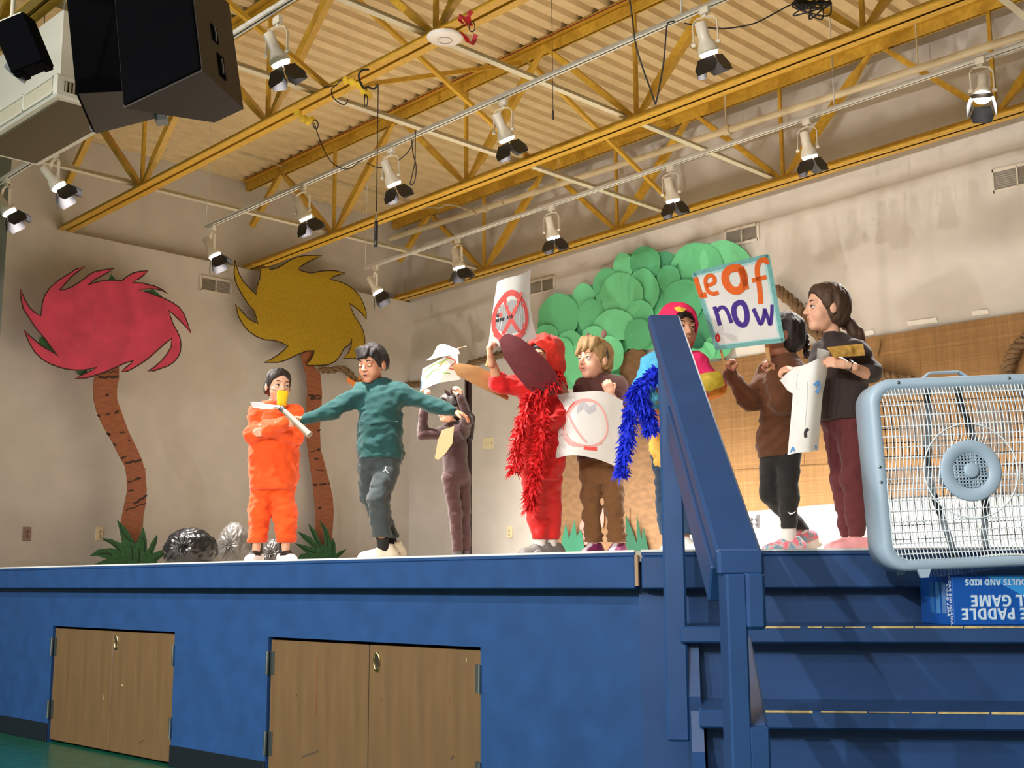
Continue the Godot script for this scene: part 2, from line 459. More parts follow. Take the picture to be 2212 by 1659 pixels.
func stage() -> void:
	var blue := tmat("stage_blue", rgb(32, 70, 122), 0.42, grain("blue", 0.03, 0.86, 1.0), 0.8)
	var K := Vector3(-2.235, 0, ZS)
	var a := Vector3(cos(deg_to_rad(37.75)), 0, -sin(deg_to_rad(37.75)))   # along the stair side of the stage
	var n := Vector3(-a.z, 0, a.x)                                        # out towards the stairs' foot
	var far := K + a * 8.2
	var t := thing("stage", "raised wooden stage with dark blue painted front and a pale deck", "stage", Vector3(-5.5, 0, -5.5))
	var st := begin()
	# deck
	var far2 := K + a * ((ZB + 0.001 - K.z) / a.z)
	var top := [Vector3(XL + 0.001, HS, ZS + 0.012), K + Vector3(0, HS, 0.012), Vector3(far2.x, HS, ZB + 0.001), Vector3(XL + 0.001, HS, ZB + 0.001)]
	extrude(st, top, Vector3(0, -0.03, 0))
	obj("deck", st, tmat("deck_floor", rgb(178, 168, 152), 0.45, grain("deckw", 0.02, 0.85, 1.0, Vector2(1, 6)), 0.6), t)
	# fascia boards
	st = begin(); bar(st, Vector3(XL + 0.001, HS - 0.062, ZS + 0.005), Vector3(K.x + 0.0, HS - 0.062, ZS + 0.005), 0.03, 0.092, Vector3.UP, 0.004)
	obj("fascia_board", st, blue, t)
	st = begin(); bar(st, Vector3(XL + 0.001, HS - 0.008, ZS + 0.002), Vector3(K.x, HS - 0.008, ZS + 0.002), 0.03, 0.015, Vector3.UP, 0.003)
	obj("nosing_strip", st, blue, t)
	st = begin(); bar(st, K + Vector3(0.012, HS - 0.062, 0.0), far + Vector3(0, HS - 0.062, 0), 0.03, 0.092, Vector3.UP, 0.004)
	obj("fascia_board", st, blue, t)
	st = begin(); bar(st, K + Vector3(0.012, HS - 0.008, 0.0), far + Vector3(0, HS - 0.008, 0), 0.03, 0.015, Vector3.UP, 0.003)
	obj("nosing_strip", st, blue, t)
	# worn pale edge of the deck
	st = begin(); abox(st, Vector3(XL + 0.001, HS - 0.004, ZS + 0.012), Vector3(K.x, HS + 0.003, ZS + 0.019), 0.001)
	obj("deck_edge", st, mat("edge_pale", rgb(206, 206, 208), 0.6), t)
	st = begin(); bar(st, K + n * 0.016 + Vector3(0.012, HS, 0.0), far + n * 0.016 + Vector3(0, HS, 0), 0.006, 0.006)
	obj("deck_edge", st, mat("edge_pale", rgb(206, 206, 208), 0.6), t)
	# bare wood showing in the mitre joint
	st = begin(); bar(st, K + Vector3(0.006, HS - 0.10, 0.014), K + Vector3(0.006, HS - 0.012, 0.014), 0.006, 0.012)
	obj("joint_filler", st, mat("bare_wood", rgb(150, 122, 96), 0.7), t)
	# front wall with two cupboard openings
	var zf := ZS - 0.045
	var op := []
	for q in [[115, 1352, 378, 1365], [580, 1374, 1038, 1400]]:
		var l := on_z(q[0], q[1], zf); var r := on_z(q[2], q[3], zf)
		op.append([l.x, r.x, (l.y + r.y) * 0.5])
	var xs: Array = [XL + 0.001, op[0][0], op[0][1], op[1][0], op[1][1], K.x - 0.01]
	st = begin()
	for i in 5:
		var lo := 0.0
		if i == 1: lo = op[0][2]
		if i == 3: lo = op[1][2]
		abox(st, Vector3(xs[i], lo, zf - 0.03), Vector3(xs[i + 1], HS - 0.03, zf))
	obj("front_panel", st, blue, t)
	st = begin()
	var kk := K - n * 0.05
	bar(st, kk + Vector3(0, (HS - 0.03) * 0.5, 0), kk + a * 8.2 + Vector3(0, (HS - 0.03) * 0.5, 0), 0.03, HS - 0.03)
	obj("front_panel", st, blue, t)
	# black vinyl base
	st = begin()
	for i in [0, 2, 4]:
		st = begin(); abox(st, Vector3(xs[i], 0, zf), Vector3(xs[i + 1], 0.09, zf + 0.006), 0.001)
		obj("base_strip", st, mat("vinyl_black", rgb(14, 20, 30), 0.4), t)
	# cupboard doors
	var wood := tmat("door_wood", rgb(104, 80, 50), 0.5, grain("ply", 0.012, 0.88, 1.0, Vector2(7, 1)), 0.8)

	for c in 2:
		var x0: float = op[c][0] + 0.006; var x1: float = op[c][1] - 0.006; var y1: float = op[c][2] - 0.012
		var split: float = on_z(240 if c == 0 else 792, 1400, zf).x
		st = begin(); abox(st, Vector3(x0 - 0.02, 0, zf - 0.5), Vector3(x1 + 0.02, y1 + 0.03, zf - 0.48))
		obj("cupboard_back", st, wood, t)
		for h in 2:
			var l := x0 if h == 0 else split + 0.0022
			var r := split - 0.0022 if h == 0 else x1
			st = begin(); abox(st, Vector3(l, 0.012, zf - 0.034), Vector3(r, y1, zf - 0.010), 0.003)
			var dr := obj("cupboard_door", st, wood, t)
			if h == 1:
				var pp := on_z(252 if c == 0 else 815, 1388 if c == 0 else 1430, zf - 0.01)
				st = begin()
				var rings := []
				for w in [[0.0, 1.0], [0.006, 0.95], [0.006, 0.72], [0.0008, 0.66]]:
					rings.append(ring(pp + Vector3(0, 0, w[0]), Vector3(0.019 * w[1], 0, 0), Vector3(0, 0.036 * w[1], 0), 24))
				skin_rings(st, rings, false)
				obj("finger_pull", st, mat("brass", rgb(186, 160, 112), 0.25, 1.0), dr)
				st = begin(); extrude(st, Array(ring(pp + Vector3(0, 0, 0.0012), Vector3(0.013, 0, 0), Vector3(0, 0.025, 0), 20)), Vector3(0, 0, -0.0008))
				obj("pull_recess", st, mat("pull_dark", rgb(36, 28, 20), 0.5), dr)
			# scuffs and drips seen on these doors
			var marks := [[[222, 1500, 224, 1512, 0.004, 0]], [[262, 1480, 268, 1482, 0.004, 0], [300, 1605, 312, 1598, 0.005, 1]], [[684, 1422, 681, 1545, 0.012, 2], [652, 1636, 688, 1622, 0.006, 1], [640, 1500, 642, 1504, 0.005, 1]], [[822, 1510, 824, 1516, 0.010, 2], [975, 1640, 980, 1632, 0.008, 1], [1006, 1422, 1008, 1430, 0.004, 0], [968, 1500, 972, 1524, 0.004, 2]]][c * 2 + h] as Array
			for q in marks:
				st = begin()
				var m0 := on_z(q[0], q[1], zf - 0.010); var m1 := on_z(q[2], q[3], zf - 0.010)
				ribbon(st, [m0, m0.lerp(m1, 0.3) + Vector3(0.002, 0.002, 0), m0.lerp(m1, 0.7), m1], q[4], Vector3.BACK, 0.0008)
				obj("scuff", st, mat(["scuff_pale", "scuff_dark", "scuff_brown"][q[5]], [rgb(176, 158, 122), rgb(66, 52, 36), rgb(102, 66, 36)][q[5]], 0.7), dr)
			# hinges on the outer edges
			var hx := l - 0.004 if h == 0 else r + 0.004
			for hy in [0.16, 0.47]:
				st = begin()
				tube(st, [Vector3(hx, hy - 0.045, zf + 0.004), Vector3(hx, hy + 0.045, zf + 0.004)], 0.007, 10)
				abox(st, Vector3(minf(hx, hx + (0.03 if h == 0 else -0.03)), hy - 0.045, zf - 0.010), Vector3(maxf(hx, hx + (0.03 if h == 0 else -0.03)), hy + 0.045, zf - 0.007))
				obj("hinge", st, mat("hinge_steel", rgb(120, 128, 128), 0.35, 0.9), dr)

func steps() -> void:
	var blue := tmat("stage_blue", rgb(32, 70, 122), 0.42, grain("blue", 0.03, 0.86, 1.0), 0.8)
	var K := Vector3(-2.235, 0, ZS)
	var a := Vector3(cos(deg_to_rad(37.75)), 0, -sin(deg_to_rad(37.75)))
	var n := Vector3(-a.z, 0, a.x)
	var up := Vector3.UP
	# heights of the treads and where their noses lie in front of the stage edge
	var hy := [0.665, 0.472, 0.236]
	var worn := tmat("worn_edge", rgb(222, 196, 132), 0.6, grain("worn", 0.08, 0.75, 1.0), 3.0)
	var t := thing("stage_steps", "blue painted wooden steps up to the stage with worn yellow edges", "stairs", K + a * 1.0)
	var nose := []; var left := []
	var px := [[1468, 1353], [1510, 1533.5]]
	for i in 2:
		var p := on_y(px[i][0], px[i][1], hy[i])
		nose.append((p - K).dot(n)); left.append((p - K).dot(a))
	nose.append(nose[1] + 0.30); left.append(left[1])
	var wide := 3.2
	var back := -0.03
	for i in 3:
		var l: float = left[i]; var f: float = nose[i]; var y: float = hy[i]
		var st := begin()
		var mid := (back + f) * 0.5
		box(st, K + a * (l + wide * 0.5) + n * mid + up * (y - 0.022), a * (wide * 0.5), up * 0.022, n * ((f - back) * 0.5), 0.005)
		obj("tread", st, blue, t)
		# worn paint along the nose: bare yellowed strip of uneven width
		st = begin()
		var r := RandomNumberGenerator.new(); r.seed = 5 + i
		var s := l + 0.12 if i == 0 else l + 0.16
		while s < l + wide:
			var len := r.randf_range(0.03, 0.12)
			var w := r.randf_range(0.002, 0.006)
			var p := K + a * s + n * (f + 0.0006) + up * (y - 0.0025)
			box(st, p + a * len * 0.5, a * len * 0.5, up * w * 0.5, n * 0.0012)
			s += len + (r.randf_range(0.0, 0.006) if r.randf() < 0.7 else 0.02)
		obj("worn_edge", st, worn, t)
		var yl: float = hy[i + 1] if i < 2 else 0.0
		st = begin()
		var fr := f - 0.075
		box(st, K + a * (l + 0.02 + wide * 0.5) + n * (fr - 0.01) + up * ((y - 0.044 + yl) * 0.5), a * (wide * 0.5), up * ((y - 0.044 - yl) * 0.5), n * 0.01)
		obj("riser", st, blue, t)
		back = fr - 0.01
	# closed side board
	var st2 := begin()
	var l0: float = left[0] + 0.02
	var s0: float = left[1] - 0.035
	var side := [[-0.02, hy[0] - 0.045], [nose[0] - 0.04, hy[0] - 0.045], [nose[0] - 0.02, hy[1] + 0.01], [nose[1] - 0.03, hy[1] - 0.005], [nose[1] + 0.0, hy[1] - 0.10], [nose[2] + 0.02, 0.12], [nose[2] + 0.02, 0.0], [-0.02, 0.0]]
	var pts := []
	for q in side: pts.append(K + a * l0 + n * q[0] + up * q[1])
	extrude(st2, pts, a * 0.03)
	obj("side_board", st2, blue, t)
	# ---- handrail ----
	var hr := thing("stair_handrail", "blue painted wooden handrail sloping up along the stage steps", "handrail", K)
	var rb := tmat("stage_blue", rgb(32, 70, 122), 0.42, grain("blue", 0.03, 0.86, 1.0), 0.8)
	# rear post, fixed to the side of the steps
	var y_top := 1.0
	var dpost := 3.28
	var pl := at(1458, 1300, dpost)
	pl = Vector3(pl.x, 0, pl.z)
	var ptop: float = at(1440, 712, dpost).y
	var pbot: float = at(1455, 1592, dpost).y
	var st := begin()
	box(st, pl + up * ((ptop + pbot) * 0.5), a * 0.030, up * ((ptop - pbot) * 0.5), n * 0.044, 0.006)
	obj("post", st, blue, hr)
	st = begin()
	var bp := pl + up * (at(1460, 1503, dpost).y) + a * 0.03
	lathe(st, bp, a, [[0.0, 0.012], [0.012, 0.012], [0.014, 0.008], [0.03, 0.008]], 10)
	obj("bolt", st, mat("brass", rgb(186, 160, 112), 0.25, 1.0), hr)
	# sloping cap board
	var d0 := 3.42; var d1 := 2.33
	var r0 := at(1434, 679, d0); var r1 := at(1597, 1189, d1)
	var dir := (r1 - r0).normalized()
	var flat := (r1 - r0); flat.y = 0
	var sd := up.cross(flat).normalized()
	var nn := dir.cross(sd).normalized()
	if nn.y < 0: nn = -nn
	st = begin()
	box(st, (r0 + r1) * 0.5 - nn * 0.02, sd * 0.0445, nn * 0.020, (r1 - r0) * 0.5, 0.006)
	obj("cap_rail", st, rb, hr)
	st = begin()
	# blunt front end of the cap, cut upright
	box(st, r1 - up * 0.024 + flat.normalized() * 0.004, sd * 0.0445, up * 0.024, flat.normalized() * 0.012, 0.006)
	obj("cap_end", st, rb, hr)
	# rail under the cap and the middle rail
	for k in 2:
		var e0 := at(1452, 905, 3.34) if k == 1 else r0 - nn * 0.062 - sd * 0.02
		var e1 := at(1552, 1262, 2.40) if k == 1 else r1 - nn * 0.062 - sd * 0.02
		st = begin()
		var dd := (e1 - e0)
		var m := (e0 + e1) * 0.5
		if k == 1:
			box(st, m, sd * 0.018, nn * 0.042, dd * 0.5, 0.004)
			obj("middle_rail", st, blue, hr)
	# front post: two boards side by side, and a short block on the right one
	var fp := at(1583, 1300, 2.30)
	var ffl := flat.normalized()
	var ytop: float = at(1590, 1240, 2.30).y
	st = begin(); box(st, Vector3(fp.x, ytop * 0.5, fp.z), sd * 0.019, up * (ytop * 0.5), ffl * 0.044, 0.004)
	obj("post", st, rb, hr)
	var bl := at(1622.5, 1298, 2.30)
	st = begin(); box(st, bl, sd * 0.018, up * 0.052, ffl * 0.05, 0.006)
	obj("block", st, rb, hr)
	# lower board lying along the front post, with a bevelled top
	var q0 := at(1604, 1375, 2.75); var q1 := at(1636, 1563, 2.24)
	st = begin()
	var sec := []
	for q in [q0, q1]: sec.append(q)
	var kd := (q1 - q0).normalized()
	var kn := kd.cross(sd).normalized()
	if kn.y < 0: kn = -kn
	box(st, (q0 + q1) * 0.5 - kn * 0.02, sd * 0.019, kn * 0.02, (q1 - q0) * 0.5, 0.004)
	obj("lower_board", st, rb, hr)
	st = begin(); box(st, Vector3(q1.x, q1.y * 0.5 - 0.002, q1.z), sd * 0.019, up * (q1.y * 0.5 - 0.002), ffl * 0.02, 0.004)
	obj("lower_board", st, rb, hr)

const SPOT := 15.0
func rail_pt(x: float, y: float) -> Vector3: return on_roof(x, y, 3.62)

func lamp(anchor: Vector3, aim: Vector3, label: String, energy := 1.0, cone := 38.0, turn := 0.0) -> void:
	var wm := mat("lamp_white", rgb(216, 208, 192), 0.38)
	var bk := mat("barn_black", rgb(24, 23, 25), 0.42)
	var t := thing("track_spotlight", label, "spotlight", anchor, "track spotlights")
	aim = aim.normalized()
	var along := Vector3(1, SLP, 0).normalized()
	var st := begin()
	box(st, anchor - Vector3.UP * 0.030, along * 0.028, Vector3.UP * 0.022, Vector3.BACK * 0.016, 0.004)
	tube(st, [anchor - Vector3.UP * 0.05, anchor - Vector3.UP * 0.066], 0.008, 8)
	obj("track_adapter", st, wm, t)
	# yoke: flat strap bent into an upside-down U; its arms lie across the aim
	var side := aim.cross(Vector3.UP)
	if side.length() < 0.2: side = along
	side = side.normalized().rotated(Vector3.UP, turn)
	var top := anchor - Vector3.UP * 0.066
	var piv := top - Vector3.UP * 0.150
	var fwd := side.cross(Vector3.UP).normalized()
	st = begin()
	var path := [piv - side * 0.066, top - Vector3.UP * 0.035 - side * 0.066, top - Vector3.UP * 0.008 - side * 0.046, top, top - Vector3.UP * 0.008 + side * 0.046, top - Vector3.UP * 0.035 + side * 0.066, piv + side * 0.066]
	for i in path.size() - 1: bar(st, path[i], path[i + 1], 0.020, 0.0035, (path[i + 1] - path[i]).cross(fwd).normalized())
	obj("yoke", st, wm, t)
	for s in [-1.0, 1.0]:
		st = begin(); tube(st, [piv + side * (s * 0.056), piv + side * (s * 0.078)], 0.010, 10)
		obj("tilt_knob", st, wm, t)
	# housing: narrow can widening to a bell
	st = begin()
	lathe(st, piv, aim, [[-0.115, 0.0], [-0.115, 0.026], [-0.112, 0.030], [-0.03, 0.031], [-0.010, 0.036], [0.018, 0.050], [0.040, 0.056], [0.052, 0.056], [0.052, 0.050], [0.0, 0.03]], 24, false)
	obj("housing", st, wm, t)
	# bare lens seen glowing between the bell and the barn doors
	st = begin()
	lathe(st, piv + aim * 0.040, aim, [[0.0, 0.0], [0.0, 0.047], [0.020, 0.049], [0.026, 0.046], [0.028, 0.0]], 24, false)
	var gm := mat("lamp_glow", Color(1, 1, 1), 0.4); gm.emission_enabled = true; gm.emission = Color(1.0, 0.96, 0.90); gm.emission_energy_multiplier = 6.0
	obj("lens", st, gm, t)
	# barn doors: four black flaps hinged round the rim
	var u := side; var v := aim.cross(u).normalized()
	for k in 4:
		var dir := u.rotated(aim, PI * 0.5 * k + 0.2)
		var tan := aim.cross(dir).normalized()
		var open: float = [0.35, 0.62, 0.30, 0.55][k]
		var out := (aim * cos(open) + dir * sin(open)).normalized()
		var h0 := piv + aim * 0.068 + dir * 0.054
		var nn := out.cross(tan).normalized()
		st = begin()
		var L := 0.098
		extrude(st, [h0 - tan * 0.046, h0 + tan * 0.046, h0 + tan * 0.066 + out * L * 0.6, h0 + tan * 0.050 + out * L, h0 - tan * 0.050 + out * L, h0 - tan * 0.066 + out * L * 0.6], nn * 0.0016)
		obj("barn_door", st, bk, t)
	var sp := SpotLight3D.new(); sp.name = "light"; t.add_child(sp)
	sp.look_at_from_position(piv + aim * 0.075, piv + aim * 3.0, Vector3.UP if absf(aim.y) < 0.95 else Vector3.BACK)
	sp.spot_angle = cone; sp.spot_angle_attenuation = 1.0; sp.spot_range = 25.0; sp.spot_attenuation = 2.0
	sp.light_energy = SPOT * energy; sp.light_color = Color(1.0, 0.975, 0.945); sp.light_size = 0.045; sp.shadow_enabled = true

func track(called_label: String, a: Vector3, b: Vector3) -> void:
	var rm := mat("track_white", rgb(208, 206, 200), 0.4)
	var t := thing("lighting_track", called_label, "lighting track", a, "white lighting tracks")
	var st := begin()
	var d := (b - a).normalized()
	var u := Vector3.BACK; var n := d.cross(u).normalized()
	if n.y > 0: n = -n
	# open channel with its slot facing down
	box(st, (a + b) * 0.5 - n * 0.008, d * (b - a).length() * 0.5, n * 0.003, u * 0.018)
	for s in [-1.0, 1.0]:
		box(st, (a + b) * 0.5 + u * (s * 0.016) + n * 0.002, d * (b - a).length() * 0.5, n * 0.010, u * 0.003)
		box(st, (a + b) * 0.5 + u * (s * 0.011) + n * 0.011, d * (b - a).length() * 0.5, n * 0.0015, u * 0.006)
	obj("channel", st, rm, t)
	st = begin(); box(st, (a + b) * 0.5 - n * 0.003, d * (b - a).length() * 0.499, n * 0.002, u * 0.011)
	obj("slot_liner", st, mat("slot_dark", rgb(30, 28, 28), 0.6), t)
	st = begin(); tube(st, [a, a + Vector3(0.015, 1.10, 0.0)], 0.004, 6)
	obj("hanger_rod", st, rm, t)
	for k in 3:
		var p := a.lerp(b, 0.3 + 0.3 * k)
		st = begin(); tube(st, [p, p + Vector3(0, roof_y(p.x) - p.y, 0)], 0.004, 6)
		obj("hanger_rod", st, rm, t)

func rails_and_lamps() -> void:
	var e1 := rail_pt(0, 392); var e2 := rail_pt(445, 491); var e3 := rail_pt(789, 579)
	var far := 7.6
	for q in [[e1, -0.3, "white lighting track nearest the hall, passing the black loudspeakers"], [e2, 0.0, "white lighting track between the disc joist and the next joist"], [e3, 0.0, "white lighting track running closest to the back wall"]]:
		var a: Vector3 = q[0] + Vector3(q[1], SLP * q[1], 0)
		track(q[2], a, a + Vector3(far - a.x, SLP * (far - a.x), 0))
	# aims are chosen from how each housing leans in the photograph
	var dn := Vector3(0.10, -0.86, -0.42)
	var ord := ["first", "second", "third", "fourth", "fifth", "sixth", "seventh"]
	var r1 := [[15, 383, Vector3(0.30, -0.72, -0.45)], [120, 324, Vector3(0.32, -0.66, -0.45)], [600, 33, dn]]
	for i in r1.size(): lamp(rail_pt(r1[i][0], r1[i][1]), r1[i][2], "%s white spotlight from the left wall on the track nearest the hall" % ord[i], 1.0, 42.0, 0.6)
	var r2 := [[460, 485, Vector3(0.30, -0.78, -0.30)], [655, 396, Vector3(0.12, -0.80, -0.42)], [845, 316, dn], [1087, 212, dn], [1522, 11, Vector3(0.05, -0.90, -0.35)]]
	for i in r2.size(): lamp(rail_pt(r2[i][0], r2[i][1]), r2[i][2], "%s white spotlight from the left wall on the middle lighting track" % ord[i], 1.0, 42.0, 0.5)
	var r3 := [[811, 572, Vector3(0.36, -0.76, -0.30)], [988, 513, Vector3(0.14, -0.9, -0.22)], [1191, 442, Vector3(0.05, -0.93, -0.25)], [1448, 356, Vector3(0.05, -0.93, -0.25)], [1742, 254, Vector3(0.05, -0.93, -0.25)], [2117, 121, Vector3(0.10, -0.84, 0.40)]]
	for i in r3.size(): lamp(rail_pt(r3[i][0], r3[i][1]), r3[i][2], "%s white spotlight from the left wall on the track closest to the back wall" % ord[i], 0.4 if i < 5 else 1.0, 42.0, 0.4)
	# front-of-house spotlights over the hall, whose soft shadows fall on the stage side wall
	var fa := Vector3(-6.5, 4.05, 5.5); var fb := Vector3(2.0, 4.05, 5.5)
	track("white lighting track over the hall seating, facing the stage", fa, fb)
	for k in 4:
		var p := Vector3(-5.2 + k * 1.9, 4.05, 5.5)
		lamp(p, Vector3(-6.4 + k * 1.2, 1.6, -6.6) - p, "%s front-of-house spotlight on the track over the hall" % ord[k], FOH, 26.0)
const FOH := 1.6

func cable(pts: Array, rad: float, label: String, m: Material, called := "cable", cat := "cable", per := 6) -> MeshInstance3D:
	var st := begin(); tube(st, curve(pts, per), rad, 6)
	return tag(obj(called, st, m), label, cat)

func overhead() -> void:
	var black := mat("speaker_black", rgb(7, 8, 12), 0.85); black.metallic_specular = 0.15
	var cab := tmat("speaker_cab", rgb(62, 52, 48), 0.6, grain("cab", 0.2, 0.85, 1.0), 3.0)
	var bkm := mat("cable_black", rgb(22, 20, 24), 0.5)
	var edge := mat("edge_grey", rgb(120, 122, 128), 0.45)
	# ---- loudspeakers: one corner each, with the three edges there solved from the photograph ----
	var f := func(q: Array, d: float) -> Vector3:      # image-plane vector with depth -> world
		return (RT * q[0] + DN * q[1] + FW * q[2]) * (d / FPX)
	var p := at(438, 153, 4.9)
	var t := thing("loudspeaker", "large black-grilled loudspeaker with brown cabinet and two side handles, hung from joist", "loudspeaker", p, "hung loudspeakers")
	var e1: Vector3 = f.call([-188.0, 69.0, 54.0], 4.9); var e2: Vector3 = f.call([58.0, 52.0, 135.5], 4.9); var e3: Vector3 = f.call([-35.0, -153.0, 73.7], 4.9)
	var h1 := e1.normalized()
	e2 -= h1 * e2.dot(h1); e3 -= h1 * e3.dot(h1); e3 = (e3 - e2.normalized() * e3.dot(e2.normalized())).normalized() * 0.60
	var h3 := e3.normalized(); var h2 := e2.normalized()
	var st := begin()
	extrude(st, [p, p + e1, p + e2 + e1 * 0.38, p + e2], e3)       # cabinet narrows towards the back
	obj("cabinet", st, cab, t)
	st = begin(); box(st, p + (e1 + e3) * 0.5 - h2 * 0.004, e1 * 0.485, h2 * 0.008, e3 * 0.485, 0.005)
	obj("grille", st, black, t)
	for k in 2:
		var c := p + e3 * (0.22 + 0.27 * k) + e2 * (0.52 - 0.08 * k)
		st = begin(); box(st, c - h1 * 0.001, h3 * (0.062 if k == 0 else 0.045), h2 * 0.024, h1 * 0.003, 0.002)
		obj("handle_recess", st, black, t)
		st = begin(); tube(st, [c - h1 * 0.005 - h3 * 0.04, c - h1 * 0.009, c - h1 * 0.005 + h3 * 0.04], 0.004, 8)
		obj("handle", st, edge, t)
	for q in [0.25, 0.6]:
		st = begin(); bar(st, p + e1 * q + e2 * 0.5 + e3, p + e1 * q + e2 * 0.5 + e3 + Vector3(0, 0.9, 0), 0.03, 0.008)
		obj("hanging_strap", st, edge, t)
	# second cabinet, its front turned to the left
	var d2 := 5.75
	p = at(207, 289, d2)
	t = thing("loudspeaker", "second black loudspeaker behind the larger one, tilted down towards the hall", "loudspeaker", p, "hung loudspeakers")
	var ga: Vector3 = f.call([13.0, -52.0, -140.0], d2); var gb: Vector3 = f.call([196.0, -32.0, 30.0], d2); var gc: Vector3 = f.call([-52.0, -240.0, 84.0], d2)
	gb -= ga.normalized() * gb.dot(ga.normalized()); gc -= ga.normalized() * gc.dot(ga.normalized()); gc = (gc - gb.normalized() * gc.dot(gb.normalized())).normalized() * 0.58
	st = begin()
	extrude(st, [p, p + ga, p + gb + ga * 0.86, p + gb + ga * 0.3], gc)
	obj("cabinet", st, cab, t)
	var na := ga.normalized(); var nb := gb.normalized()
	st = begin(); box(st, p + (ga + gc) * 0.5 - nb * 0.004, ga * 0.49, nb * 0.008, gc * 0.49, 0.004)
	obj("grille", st, black, t)
	var s0 := p + ga; var s1 := p + gb + ga * 0.86
	var sn := (s1 - s0).cross(gc).normalized()
	if sn.dot(ga) < 0: sn = -sn
	st = begin(); extrude(st, [s0 + gc * 0.01 + sn * 0.001, s1 + gc * 0.01 + sn * 0.001, s1 + gc * 0.99 + sn * 0.001, s0 + gc * 0.99 + sn * 0.001], sn * 0.008)
	obj("grille", st, black, t)
	st = begin(); bar(st, p + ga * 0.08 - nb * 0.014, p + ga * 0.08 + gc - nb * 0.014, 0.010, 0.004, na)
	obj("grille_frame", st, edge, t)
	st = begin(); box(st, p + gb * 0.72 + ga * 0.2 - gc.normalized() * 0.012, nb * 0.028, gc.normalized() * 0.016, na * 0.03, 0.004)
	obj("bracket", st, edge, t)
	st = begin(); bar(st, p + gb * 0.5 + ga * 0.5 + gc, p + gb * 0.5 + ga * 0.5 + gc + Vector3(0, 0.9, 0), 0.03, 0.008)
	obj("hanging_strap", st, edge, t)
	# ---- air unit ----
	var hv := mat("unit_white", rgb(214, 214, 204), 0.4)
	var N := on_y(118, 205, 3.35); var F := on_y(121, 340, 3.35)
	var lo := Vector3(N.x - 1.15, 3.35, F.z); var hi := Vector3(N.x, 3.35, N.z)
	t = thing("air_unit", "white ceiling-hung air unit with louvred side and brown filter panel underneath", "air unit", (lo + hi) * 0.5)
	st = begin()
	abox(st, Vector3(lo.x, 3.35, lo.z), Vector3(hi.x, 3.48, hi.z), 0.012)
	obj("lower_casing", st, hv, t)
	st = begin(); abox(st, Vector3(lo.x + 0.03, 3.48, lo.z + 0.03), Vector3(hi.x - 0.03, 3.86, hi.z - 0.03), 0.008)
	obj("upper_casing", st, hv, t)
	st = begin(); abox(st, Vector3(lo.x + 0.05, 3.343, lo.z + 0.045), Vector3(hi.x - 0.05, 3.352, hi.z - 0.045), 0.003)
	obj("filter_panel", st, tmat("filter_brown", rgb(104, 92, 72), 0.9, grain("cab", 0.2, 0.85, 1.0), 2.0), t)
	for k in 3:
		var xx := hi.x - 0.03 - k * 0.37
		st = begin(); abox(st, Vector3(xx - 0.34, 3.375, hi.z), Vector3(xx, 3.455, hi.z + 0.006), 0.003)
		obj("side_grille", st, mat("grille_cream", rgb(196, 192, 172), 0.5), t)
		st = begin()
		for q in [[Vector3(xx - 0.352, 3.362, 0), Vector3(xx + 0.006, 3.376, 0)], [Vector3(xx - 0.352, 3.454, 0), Vector3(xx + 0.006, 3.468, 0)], [Vector3(xx - 0.356, 3.362, 0), Vector3(xx - 0.338, 3.468, 0)]]:
			abox(st, q[0] + Vector3(0, 0, hi.z), q[1] + Vector3(0, 0, hi.z + 0.012), 0.003)
		obj("grille_frame", st, hv, t)
	st = begin(); abox(st, Vector3(hi.x - 0.001, 3.385, lo.z + 0.05), Vector3(hi.x + 0.002, 3.445, hi.z - 0.05))
	obj("louvre_opening", st, mat("slot_dark", rgb(30, 28, 28), 0.6), t)
	for k in 16:
		var zz := lerpf(lo.z + 0.06, hi.z - 0.06, k / 15.0)
		st = begin(); abox(st, Vector3(hi.x, 3.385, zz - 0.005), Vector3(hi.x + 0.008, 3.445, zz + 0.005), 0.001)
		obj("louvre", st, mat("louvre_tan", rgb(150, 140, 116), 0.5), t)
	for sx in [lo.x + 0.08, hi.x - 0.08]:
		for sz in [lo.z + 0.06, hi.z - 0.06]:
			st = begin(); tube(st, [Vector3(sx, 3.85, sz), Vector3(sx, roof_y(sx), sz)], 0.004, 6)
			obj("hanger_rod", st, edge, t)
	# ---- small black box lamp on a clamp ----
	var bd := 5.0
	p = at(50, 100, bd)
	t = thing("box_lamp", "small black rectangular stage lamp hanging tilted from a white clamp", "stage lamp", p)
	var ax := (RT * 0.92 - DN * 0.38).normalized(); var ay := (RT * 0.42 + DN * 0.9).normalized()
	ay = (ay - ax * ay.dot(ax)).normalized(); var az := ax.cross(ay)
	st = begin(); box(st, p, ax * 0.072, ay * 0.108, az * 0.06, 0.006)
	obj("housing", st, black, t)
	st = begin(); box(st, p - ay * 0.112, ax * 0.058, ay * 0.006, az * 0.045, 0.003); obj("top_frame", st, mat("lamp_white", rgb(216, 208, 192), 0.38), t)
	st = begin(); box(st, p + ay * 0.112 + ax * 0.05, ax * 0.018, ay * 0.006, az * 0.05, 0.002); box(st, p + ay * 0.112 - ax * 0.05, ax * 0.018, ay * 0.006, az * 0.05, 0.002); obj("corner_clip", st, black, t)
	st = begin(); tube(st, [p - ay * 0.118, p - ay * 0.16 + ax * 0.02, p - ay * 0.16 + ax * 0.02 + Vector3(0, 1.2, 0)], 0.010, 8)
	obj("stem", st, mat("lamp_white", rgb(216, 208, 192), 0.38), t)
	st = begin(); tube(st, [p - ax * 0.085 + ay * 0.045, p - ax * 0.075 + ay * 0.08, p - ax * 0.05 + ay * 0.14], [0.02, 0.016, 0.008], 8)
	obj("clamp_lever", st, edge, t)
	# ---- round disc, strap, slings on the second joist ----
	var zA := -4.50
	p = on_z(961, 99, zA); p.y = 3.817 + SLP * (p.x - XL)
